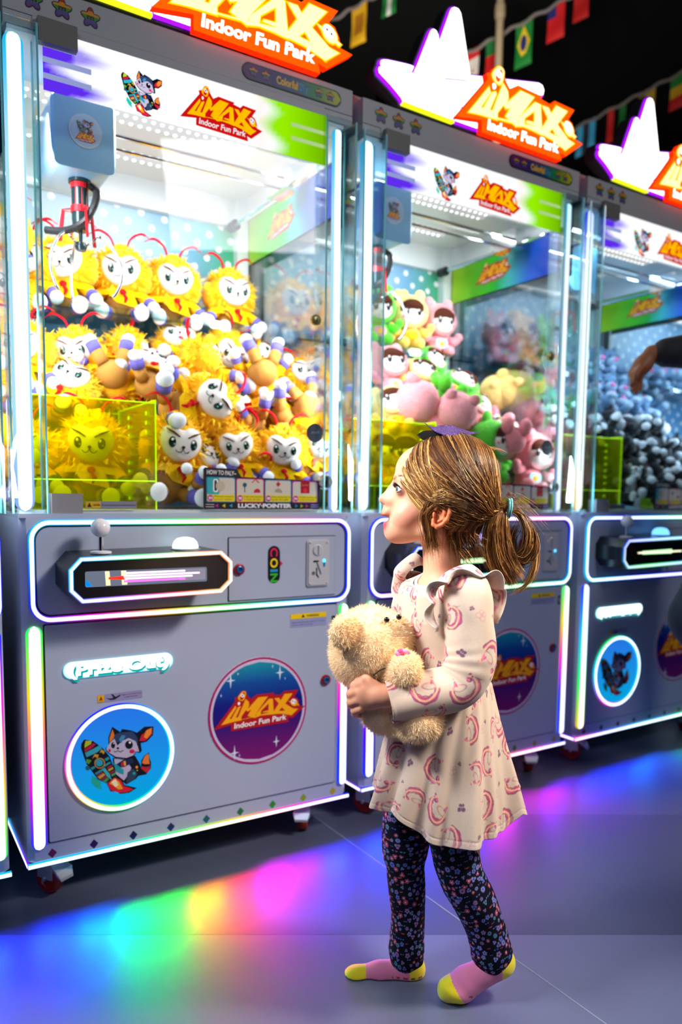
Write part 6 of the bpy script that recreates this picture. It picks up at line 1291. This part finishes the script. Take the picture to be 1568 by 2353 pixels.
sock([cap(c(1132, 2178, -.032), c(1142, 2205, -.03), 40, 36, .010), cap(c(1152, 2212, -.03), c(1072, 2256, -.035), 33, 33, .012), cap(c(1072, 2256, -.035), c(1030, 2278, -.035), 33, 25, .012), el(c(1048, 2274, -.04), (40, 34, 24), rotm(0, .35, 0), .012)], np.arange(a2[0]-.12, a2[0]+.10, .0022), np.arange(-.085, .015, .0022), np.arange(-.004, .13, .0022), cn, 'pink sock with scuffed yellow toe, heel lifted')

# ------------------------------------------------------------------ hair
HC = c(1036, 1116); HR = np.array([115*PXM, 92*PXM, 104*PXM]); TIE = c(1164, 1170, -.012)
def onhead(d, k=1.0): d = d/np.linalg.norm(d); return HC+d*HR*k/np.linalg.norm(d*1.0)
def hd(u, v, y): p = c(u, v, y)-HC; return p/HR/np.linalg.norm(p/HR)
from mathutils.bvhtree import BVHTree
_b = bpy.data.objects['body'].data; _bv = BVHTree.FromPolygons([v.co for v in _b.vertices], [tuple(p.vertices) for p in _b.polygons])
NA, NB = 144, 72; RM = np.zeros((NB+1, NA)); HV = Vector(HC)
for j in range(NB+1):
    for i in range(NA):
        th, ph = PI*j/NB, 2*PI*i/NA; d = Vector((math.sin(th)*math.cos(ph), math.sin(th)*math.sin(ph), math.cos(th)))
        h_ = _bv.ray_cast(HV, d, .3); RM[j, i] = min(h_[3], .125) if h_[0] else .09
for _ in range(2): RM = (RM+np.roll(RM, 1, 1)+np.roll(RM, -1, 1)+np.vstack([RM[:1], RM[:-1]])+np.vstack([RM[1:], RM[-1:]]))/5
def skull(d, off=0.0):
    """point on the head in direction d, lifted by off metres"""
    d = np.atleast_2d(d); d = d/np.linalg.norm(d, axis=1)[:, None]; th = np.arccos(np.clip(d[:, 2], -1, 1))/PI*NB; ph = (np.arctan2(d[:, 1], d[:, 0]) % (2*PI))/(2*PI)*NA
    j = np.clip(th.astype(int), 0, NB-1); i = ph.astype(int) % NA; ft = th-j; fp = ph-np.floor(ph); i1 = (i+1) % NA
    R = (RM[j, i]*(1-fp)+RM[j, i1]*fp)*(1-ft)+(RM[j+1, i]*(1-fp)+RM[j+1, i1]*fp)*ft; return HC+d*(R+off)[:, None]
def hd(u, v, y): p = c(u, v, y)-HC; return p/np.linalg.norm(p)
def hsd(u, v, side, y0=.10):
    """direction whose surface point is seen at photo pixel u, v on the near (-1) or far (1) side"""
    q0 = c(u, v, 0); lo_, hi_ = 0.0, .11
    for _ in range(16):
        m_ = (lo_+hi_)/2; p = q0+np.array([0, side*m_, 0]); d = p-HC
        if np.linalg.norm(d) < np.linalg.norm(skull(d)[0]-HC): lo_ = m_
        else: hi_ = m_
    p = q0+np.array([0, side*lo_, 0])-HC; return p/np.linalg.norm(p)
HL_ = [(900, 1000), (912, 1034), (907, 1050), (918, 1080), (936, 1108), (953, 1138), (976, 1162), (1000, 1200), (1032, 1238), (1075, 1275), (1120, 1300)]
HLp = [c(*p) for p in HL_]; hz_ = np.array([p[2] for p in HLp])[::-1]; hx_ = np.array([p[0] for p in HLp])[::-1]
gj, gi = 110, 200; G_ = []
for j in range(gj+1):
    th = PI*(.02+.80*j/gj); ph = np.linspace(0, 2*PI, gi, endpoint=False); G_.append(skull(np.stack([math.sin(th)*np.cos(ph), math.sin(th)*np.sin(ph), np.full(gi, math.cos(th))], 1), .0038))
G_ = np.array(G_); ins = G_[..., 0] > np.interp(G_[..., 2], hz_, hx_); idx = np.arange((gj+1)*gi).reshape(gj+1, gi)
F = np.stack([idx[:-1], idx[1:], np.roll(idx[1:], -1, 1), np.roll(idx[:-1], -1, 1)], -1).reshape(-1, 4); F = F[ins.reshape(-1)[F].all(1)]
V = G_.reshape(-1, 3)
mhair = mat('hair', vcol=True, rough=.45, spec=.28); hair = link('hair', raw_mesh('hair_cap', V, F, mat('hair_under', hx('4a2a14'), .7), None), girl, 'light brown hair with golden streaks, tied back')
g = np.random.default_rng(21); SV = []; SF = []; SC = []; sn = 0
DK, MD, LT, GL = np.array(hx('2c160a')), np.array(hx('70421e')), np.array(hx('c08846')), np.array(hx('edba70'))
def strand(P_, r0, col, c1=None):
    global sn
    P_ = np.asarray(P_); n = len(P_); t = np.gradient(P_, axis=0); t /= np.linalg.norm(t, axis=1)[:, None]+1e-9; a = np.cross(t, [.3, .8, .5]); a /= np.linalg.norm(a, axis=1)[:, None]+1e-9; b = np.cross(t, a); rr = (r0*np.minimum(1, np.linspace(3.2, .25, n)))[:, None]
    V = np.stack([P_+a*rr, P_-a*rr*.5+b*rr*.87, P_-a*rr*.5-b*rr*.87], 1).reshape(-1, 3); SV.append(V); i = np.arange(n-1)[:, None]*3
    for k in range(3): q = (k+1) % 3; SF.append(np.concatenate([sn+i+k, sn+i+q, sn+i+3+q, sn+i+3+k], 1))
    c1 = col if c1 is None else c1; w_ = np.linspace(0, 1, n)[:, None]; SC.append(np.repeat(col*(1-w_)+c1*w_, 3, axis=0)); sn += 3*n
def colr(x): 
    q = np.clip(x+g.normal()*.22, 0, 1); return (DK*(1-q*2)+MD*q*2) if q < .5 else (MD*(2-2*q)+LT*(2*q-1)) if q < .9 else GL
def bez(a, b, d, n, off=.006, lift=0.0):
    t = np.linspace(0, 1, n)[:, None]; q = (1-t)**2*a+2*t*(1-t)*b+t*t*d; return skull(q, off+lift*np.sin(t[:, 0]*PI))
# group A: from the centre part over the near and far side, sweeping back to the tie
for s_ in (-1, 1):
    ends = [hsd(1128+i*4, 1150+i*9, s_) for i in range(6)]; ctls = [[hsd(945+150*a_, 1104+b_*16, s_) for b_ in range(3)] for a_ in np.linspace(0, 1, 14)]
    for i in range(3000 if s_ < 0 else 1100):
        f = g.uniform(0, 1); root = hd(904+f*213, 1046-52*math.sin(f*2.3)+f*22, s_*.004*g.uniform(0, 1)); cl_ = np.clip(round(f*26)/26+g.normal()*.015, 0, 1)
        ctl = ctls[int(cl_*13)][g.integers(0, 3)]*1.35; end = ends[g.integers(0, 6)]; n = 16
        P_ = bez(root, ctl, end, n, .0048+g.uniform(0, .0035)+.0012*math.sin(cl_*60), .0035*g.uniform(0, 1)); t = np.linspace(0, 1, n)[:, None]; w_ = np.clip((t-.78)/.22, 0, 1)**1.5; P_ = P_*(1-w_)+(TIE+g.normal(size=3)*.003)*w_
        br = .50+.16*math.sin(cl_*41)+.22*(f < .22)+.12*math.sin(f*9); cc = colr(br); strand(P_, .00055, cc*.9, cc*1.05)
# group B: loose front hair falling past the temple, some in front of the ear, some tucked over it
cb_ = [hsd(926+i*9, 1088, -1) for i in range(7)]; eb_ = [hsd(970+i*7, 1146, -1) for i in range(7)]
for i in range(900):
    f = g.uniform(0, 1); k = min(int(f*7), 6); root = hd(903+f*104, 1042-f*24+g.normal()*2, -.006*g.uniform(0, 2)); q = bez(root, cb_[k]*1.3, eb_[k]+g.normal(size=3)*.03, 12, .0065+g.uniform(0, .004), .003)
    u1 = 981+g.normal()*7+f*14
    if g.uniform() < .20: tail = spline([q[-1], c(u1-6, 1185, -.072-g.uniform(0, .006)), c(u1, 1225+g.normal()*8, -.060), c(u1+8+g.normal()*8, 1262+g.normal()*14, -.048)], 4)
    else: tail = spline([q[-1], skull(hsd(1000+f*12, 1138+g.normal()*5, -1), .012)[0], skull(hsd(1050, 1146+f*16, -1), .011)[0], skull(hsd(1105, 1165+f*10, -1), .009)[0], TIE], 4)
    cc = colr(.66+.2*math.sin(f*33)); strand(np.vstack([q[:-1], tail]), .0005, cc, cc*1.15)
# fine baby hair along the forehead edge
for i in range(260):
    t_ = g.uniform(0, 1); u_, v_ = np.interp(t_*4, range(5), [915, 917, 925, 939, 956]), np.interp(t_*4, range(5), [1046, 1068, 1092, 1118, 1146]); d0 = hsd(u_+g.normal()*3, v_, -1); d1 = hsd(u_+16+g.uniform(0, 14), v_+14+g.uniform(0, 16), -1)
    cc = colr(.85); strand(bez(d0, (d0+d1)*.52, d1, 7, .0015, .003), .00030, cc*1.1)
# group C: hair behind the ear falling on the neck
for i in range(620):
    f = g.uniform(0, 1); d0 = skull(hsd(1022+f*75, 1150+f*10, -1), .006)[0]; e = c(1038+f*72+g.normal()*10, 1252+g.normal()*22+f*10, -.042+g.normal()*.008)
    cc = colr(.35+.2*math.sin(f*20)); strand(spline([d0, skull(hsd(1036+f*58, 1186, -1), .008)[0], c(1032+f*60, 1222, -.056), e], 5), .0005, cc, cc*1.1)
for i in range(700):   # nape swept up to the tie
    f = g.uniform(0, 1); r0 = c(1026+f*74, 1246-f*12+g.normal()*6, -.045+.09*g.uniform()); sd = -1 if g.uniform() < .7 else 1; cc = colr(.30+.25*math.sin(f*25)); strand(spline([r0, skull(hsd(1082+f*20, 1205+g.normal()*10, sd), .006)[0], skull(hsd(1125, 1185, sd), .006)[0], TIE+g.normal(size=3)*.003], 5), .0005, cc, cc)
# ponytail: loop and hanging locks
def lock_(guide, n, spread, r, br, jit=.3):
    G = spline(guide, 10); m = len(G); t = np.linspace(0, 1, m)[:, None]
    for i in range(n):
        o = g.normal(size=3)*spread*PXM; w_ = g.normal(size=3)*spread*PXM*jit; cc = colr(br+g.normal()*.15); k = g.uniform(.82, 1.0); q = G+o*np.sin(np.clip(t*1.6, 0, 1)*PI/2)+w_*np.sin(t*5+g.uniform(0, 6)); strand(q[:max(5, int(m*k))], r, cc, cc*1.15)
T0 = TIE
lock_([T0, c(1192, 1180, -.015), c(1218, 1215, -.018), c(1222, 1258, -.018), c(1200, 1285, -.015), c(1175, 1272, -.012), c(1172, 1235, -.012), c(1188, 1205, -.012)], 420, 7, .0005, .42)
lock_([T0, c(1198, 1186, -.02), c(1214, 1225, -.03), c(1208, 1262, -.03), c(1188, 1275, -.026), c(1183, 1245, -.02)], 260, 5, .0005, .62)
lock_([T0, c(1145, 1178, -.03), c(1126, 1210, -.035), c(1122, 1255, -.03), c(1134, 1300, -.025), c(1152, 1335, -.02)], 300, 6, .0005, .58)
lock_([T0, c(1150, 1190, -.03), c(1144, 1235, -.035), c(1152, 1290, -.03), c(1172, 1325, -.025), c(1180, 1348, -.02)], 260, 6, .0005, .62)
lock_([T0, c(1160, 1200, -.028), c(1162, 1250, -.03), c(1180, 1300, -.03), c(1204, 1330, -.025)], 140, 5, .0005, .7)
lock_([T0, c(1205, 1188, -.01), c(1228, 1240, -.012), c(1229, 1300, -.012), c(1208, 1345, -.01), c(1168, 1368, -.01)], 90, 4, .0004, .75)
lock_([c(1050, 1255, -.045), c(1062, 1270, -.05), c(1085, 1300, -.05)], 30, 5, .0004, .6)
for i in range(150):   # stray wisps
    a = g.uniform(0, 1)
    if i < 60:
        continue
        p0 = c(914+g.normal()*5, 1045+g.uniform(0, 60), -.03+g.uniform(0, .05)); strand(spline([p0, p0+np.array([-.006-.004*g.uniform(), -.004, .004]), p0+np.array([-.010-.005*g.uniform(), 0, -.018])], 5), .00025, GL)
    elif i < 100: p0 = T0+g.normal(size=3)*.006; d = np.array([g.uniform(.0, .05), g.normal()*.02, g.uniform(-.02, .04)]); strand(spline([p0, p0+d*.6+np.array([0, 0, .01]), p0+d*1.3+np.array([.01, 0, -.03])], 5), .00022, LT)
    else: u0 = 980+g.uniform(0, 150); p0 = c(u0, 1022+abs(u0-1030)*.2, g.normal()*.01); strand(spline([p0, p0+np.array([.012, 0, .007+.004*g.uniform()]), p0+np.array([.03, 0, .002])], 5), .00022, LT)
hs = link('strands', raw_mesh('strands', np.concatenate(SV), np.concatenate(SF), mhair, np.concatenate(SC), True), hair, None, 'stuff')
mb = MB(); ring = [TIE+np.array([.004*math.sin(a)*.6+.002, .0155*math.cos(a), .0175*math.sin(a)]) for a in np.linspace(0, 2*PI, 25)]; tw = np.array(ring)
mb.tube(tw, .0026, 8, cap=False); mb.tube(tw+np.array([.004, 0, .001]), .0024, 8, cap=False); link('hair_tie', mb.mesh('tie', mat('tie_aqua', hx('6cc4cc'), .6), True), girl, 'pale aqua hair elastic')
# glittery bow clip on the crown
mglit = mat('purple_glitter', hx('5e3c8c'), .35, .3, bump=(900, 1.0, .002)); 
def leaf(ctrl, y, th, m, nm):
    mb = MB(); pts = spline(ctrl, 5); n = len(pts)//2; up = np.array([0, -.25, .97])
    ring = pts; mb.loft([[p+np.array([0, y-th, 0]) for p in ring], [p+np.array([0, y-th*.2, 0])+up*.0 for p in ring], [p+np.array([0, y+th, 0]) for p in ring]]); return tris(mb.mesh(nm, m))
bow = link('hair_clip', None, girl, 'sparkling dark purple bow clip'); bow.empty_display_size = .01
link('clip_base', leaf([c(958, 1000), c(975, 992), c(1020, 994), c(1052, 1000), c(1050, 1013), c(1015, 1015), c(975, 1012), c(958, 1000)], -.014, .012, mat('felt_black', (.012, .008, .01), .9), 'clipb'), bow, 'black felt base')
link('bow_wing', leaf([c(972, 976), c(985, 984), c(1000, 984), c(1015, 981), c(1036, 984), c(1047, 996), c(1046, 1010), c(1030, 1009), c(1005, 1000), c(990, 992), c(972, 976)], -.034, .005, mglit, 'bw1'), bow)
link('bow_wing', leaf([c(1022, 986), c(1035, 981), c(1060, 986), c(1080, 993), c(1101, 993), c(1085, 998), c(1060, 999), c(1035, 998), c(1022, 986)], -.004, .004, mat('purple_glitter'), 'bw2'), bow)
link('bow_wing', leaf([c(990, 986), c(1010, 980), c(1040, 982), c(1050, 992), c(1030, 998), c(1005, 996), c(990, 986)], -.016, .010, mat('purple_glitter'), 'bw3'), bow)

# ------------------------------------------------------------------ teddy bear
bear = thing('teddy_bear', 'fluffy cream teddy bear with a rose at its neck, held by the girl', 'teddy bear', tuple(GO), -YAW)
CRM, CRM2 = hx('ffe0b2'), hx('ffe6c0')
mbear = mat('bear_plush', vcol=True, rough=.95, sheen=.5, spec=.05, sss=.0, bump=(160, .6, .003))
def bpart(nm, prims, h=.003, amp=.0007, lab=None, n=0, ln=.006, seed=0, col=CRM):
    lo = np.min([np.minimum(p[1], p[2] if p[0] == 'cap' else p[1]) for p in prims], axis=0)-.09; hi = np.max([np.maximum(p[1], p[2] if p[0] == 'cap' else p[1]) for p in prims], axis=0)+.09
    V, F = sdf_mesh(prims, *[np.arange(lo[i], hi[i], h) for i in range(3)]); V = relax(V, F, 1); o = link(nm, raw_mesh('bear_'+nm, V, F, mbear, np.array(col)), bear, lab)
    # nap of short hairs
    gg = np.random.default_rng(seed+5); me = o.data; N = np.empty(len(me.vertices)*3, np.float32); me.vertices.foreach_get('normal', N); N = N.reshape(-1, 3).astype(float); k = gg.integers(0, len(V), n); p = V[k]; nn = N[k]; t = np.cross(nn, gg.normal(size=(n, 3))); t /= np.linalg.norm(t, axis=1)[:, None]+1e-9
    lay = np.array([.25, -.1, -.45]); tip = p+(nn+lay*.6+gg.normal(size=(n, 3))*.35)*ln*gg.uniform(.5, 1.2, (n, 1)); p = p-nn*.001; w_ = .0005; Vt = np.stack([p-t*w_, p+t*w_, tip], 1).reshape(-1, 3); cc = np.repeat(np.array(col)*gg.uniform(.85, 1.2, (n, 1)), 3, axis=0)
    link('nap', raw_mesh('nap', Vt, np.arange(3*n).reshape(-1, 3), mat('bear_nap', vcol=True, rough=.9, sheen=.4, spec=.05), cc, False), o, None, 'stuff'); return o
bpart('head', [el(c(850, 1480, -.055), (84, 78, 86), None, .02), el(c(905, 1462, -.050), (42, 44, 42), None, .02), el(c(830, 1510, -.055), (66, 66, 68), None, .02)], n=26000, seed=1)
bpart('ear', [el(c(792, 1450, -.112), (33, 17, 36), rotm(0, .5, .5), .008)], n=5000, seed=2)
bpart('ear', [el(c(862, 1430, .018), (30, 18, 30), rotm(0, .5, .3), .01)], n=3000, seed=3)
bpart('body', [el(c(880, 1590, -.055), (62, 62, 66), None, .02), el(c(885, 1640, -.055), (50, 56, 42), None, .02)], n=12000, seed=4)
bpart('arm', [cap(c(900, 1555, -.09), c(930, 1545, -.120), 28, 32, .012), el(c(932, 1535, -.125), (34, 26, 36), None, .008), ('cut', c(930, 1532, -.158), (20*PXM, 9*PXM, 22*PXM), None, .006)], n=8000, seed=6)
bpart('leg', [cap(c(920, 1655, -.08), c(962, 1655, -.105), 36, 40, .012), el(c(966, 1662, -.108), (48, 38, 38), rotm(0, -.25, 0), .01), el(c(985, 1640, -.105), (28, 30, 26), None, .01)], n=12000, seed=7)
bpart('arm', [cap(c(860, 1555, .0), c(900, 1560, .03), 28, 28, .012)], n=3000, seed=8)
for u, v, y in ((889, 1424, -.098), (917, 1418, -.082)):
    e = c(u, v, y); link('eye', MB().ell(e, (.0052, .0045, .0052), (1, 1, 1), 14, 10).mesh('bear_eye', mat('bear_eye_black', (.008, .006, .006), .08), True), bear, 'small black bead eye')
mb = MB(); e = c(936, 1452, -.055); mb.ell(e, (.008, .011, .007)); link('nose', mb.mesh('bear_nose', mat('bear_nose', hx('c08a60'), .5), True), bear)
mb = MB(); mb.tube(spline([c(858, 1552, -.122), c(874, 1540, -.124), c(900, 1528, -.112), c(922, 1492, -.078), c(945, 1498, -.040), c(952, 1515, -.02)], 6), .0014, 6); link('cord', mb.mesh('bear_cord', mat('cord_brown', hx('3a2418'), .7), True), bear, 'thin brown neck cord')
mb = MB(); rc = c(926, 1503, -.128)
for i in range(6): a = i*1.05; mb.ell(rc+np.array([.007*math.cos(a), -.002, .004*math.sin(a)+.001]), (.007, .005, .0055), hx('f080b0') if i % 2 else hx('e0407c'), 10, 7)
mb.ell(rc+np.array([0, -.004, .001]), (.005, .005, .004), hx('c81848'), 10, 7); link('rose', mb.mesh('rose', mat('rose_cloth', vcol=True, rough=.6), True), bear, 'pink satin rose')
for a, b in (((910, 1512), (922, 1508)), ((938, 1504), (936, 1490))): mb = MB(); mb.ell((c(*a, -.125)+c(*b, -.125))/2, (.0075, .003, .0035), (1, 1, 1), 10, 7, rotm(0, -.5 if a[0] < 920 else 1.2, 0)); link('leaf', mb.mesh('leaf', mat('leaf_green', hx('a0c820'), .5), True), bear, 'bright green leaf')

# ------------------------------------------------------------------ the second visitor, mostly beyond the right edge
KD = 2.42-GD
vis = thing('person', 'visitor in black sleeve reaching a bare hand toward the third machine', 'person', tuple(GO), -YAW)
q = lambda u, v, y=0.0: c(u, v, KD+y); U2 = (2.42/FPX)/PXM
cp = lambda a, b, ra, rb, k=.02: ('cap', a, b, ra*PXM*U2, rb*PXM*U2, k)
sh = q(1690, 800, -.05); sh2 = q(1735, 790, .16)
hv = [cp(q(1500, 812), q(1478, 838), 17, 19, .01), cp(q(1478, 838), q(1462, 858), 20, 17, .01), cp(sh, q(1600, 806, -.02), 42, 34), cp(q(1600, 806, -.02), q(1500, 812), 30, 18, .01),
 cp(q(1728, 680, .05), q(1722, 760, .05), 38, 42, .02), ('ell', q(1715, 610, .05), (.072, .07, .10), None, .02), ('ell', q(1676, 622, .05), (.02, .02, .03), None, .015), ('ell', q(1735, 880, .05), (.13, .19, .17), None, .05), ('ell', q(1735, 1060, .05), (.12, .17, .20), None, .05), ('ell', q(1735, 1200, .05), (.125, .17, .13), None, .05),
 cp(sh2, q(1800, 960, .2), 38, 32), cp(q(1800, 960, .2), q(1760, 1110, .18), 30, 20), ('ell', q(1752, 1150, .18), (.03, .025, .05), None, .01),
 cp(q(1715, 1230, -.03), q(1600, 1420, -.05), 72, 50, .04), cp(q(1604, 1420, -.05), q(1745, 1740, -.05), 48, 32, .03), cp(q(1745, 1230, .14), q(1760, 1480, .14), 72, 50, .04), cp(q(1760, 1480, .14), q(1790, 1740, .14), 46, 32, .03)]
for i, (u, v, r_) in enumerate(((1447, 872, 6.3), (1451, 884, 6.6), (1457, 888, 6.6), (1466, 882, 6))):
    yy = (-.030+.018*i); hv += [cp(q(1464+i*3, 852, yy*.8), q(u+8, v-14, yy), r_*1.1, r_, .004), cp(q(u+8, v-14, yy), q(u+5, v+14, yy), r_, r_*.75, .003)]
hv += [cp(q(1478, 840, -.02), q(1462, 862, -.045), 8, 6.5, .006), cp(q(1462, 862, -.045), q(1459, 880, -.04), 6.5, 5, .003)]
lo = q(1440, 1900)-.05; V, F = sdf_mesh(hv, np.arange(q(1430, 850)[0], q(1840, 850)[0], .0055), np.arange(KD-.2, KD+.36, .0065), np.concatenate([np.arange(.06, 1.30, .012), np.arange(1.30, 1.50, .0045), np.arange(1.50, 1.95, .010)])); V = relax(V, F, 1)
link('body', raw_mesh('visitor_body', V, F, mat('visitor_skin', hx('9a5c3a'), .55, sss=.1)), vis)
def grown(src, d): return [(p[0], p[1], p[2], p[3]+d, p[4]+d, p[5]) if p[0] == 'cap' else (p[0], p[1], tuple(x+d for x in p[2]), p[3], p[4]) for p in src]
xr = np.arange(q(1500, 850)[0]-.02, q(1840, 850)[0]+.02, .010); yr = np.arange(KD-.24, KD+.40, .010)
jk = grown([hv[2], cp(q(1600, 806, -.02), q(1532, 810, -.005), 31, 24, .01)]+[hv[i] for i in (7, 8, 10, 11)], .012); V, F = sdf_mesh(jk, xr, yr, np.arange(.75, 1.62, .010)); V = relax(V, F, 1); link('jacket', raw_mesh('jacket', V, F, mat('jacket_black', (.008, .009, .012), .7)), vis, 'black long-sleeved top')
tr = grown([hv[i] for i in (9, 13, 14, 15, 16)], .012); V, F = sdf_mesh(tr, np.arange(q(1530, 850)[0]-.02, q(1840, 850)[0]+.02, .010), yr, np.arange(.07, 1.0, .010)); V = relax(V, F, 1); link('trousers', raw_mesh('trousers', V, F, mat('denim_dark', (.010, .022, .05), .7)), vis, 'dark blue trousers')
V, F = sdf_mesh([('ell', q(1722, 592, .05), (.082, .08, .10), None, .02)], np.arange(q(1640, 850)[0], q(1800, 850)[0], .008), yr, np.arange(1.55, 2.0, .008), post=lambda D, x, y, z: np.maximum(D, -(x-q(1700, 600)[0]+(z-q(1700, 600)[2])*.4)).astype(np.float32)); link('hair', raw_mesh('visitor_hair', V, F, mat('visitor_hair', (.02, .012, .008), .6)), vis)
for u, y in ((1745, -.05), (1800, .14)):
    p = q(u, 1800, y); mb = MB(); prof = []
    for s, w_, h_ in ((.05, .03, .05), (.02, .042, .075), (-.05, .045, .07), (-.12, .05, .05), (-.17, .045, .035), (-.20, .02, .02)): prof.append([(p[0]+s, p[1]+w_*math.cos(a), .001+h_*(.5+.5*math.sin(a))) for a in np.linspace(0, 2*PI, 14, endpoint=False)])
    mb.loft(prof); mb.tube([(p[0]+.0, p[1], .05), (p[0]+.0, p[1], .10)], .045, 12); link('shoe', mb.mesh('shoe', mat('shoe_dark', (.02, .02, .022), .5), True), vis, 'dark shoe')
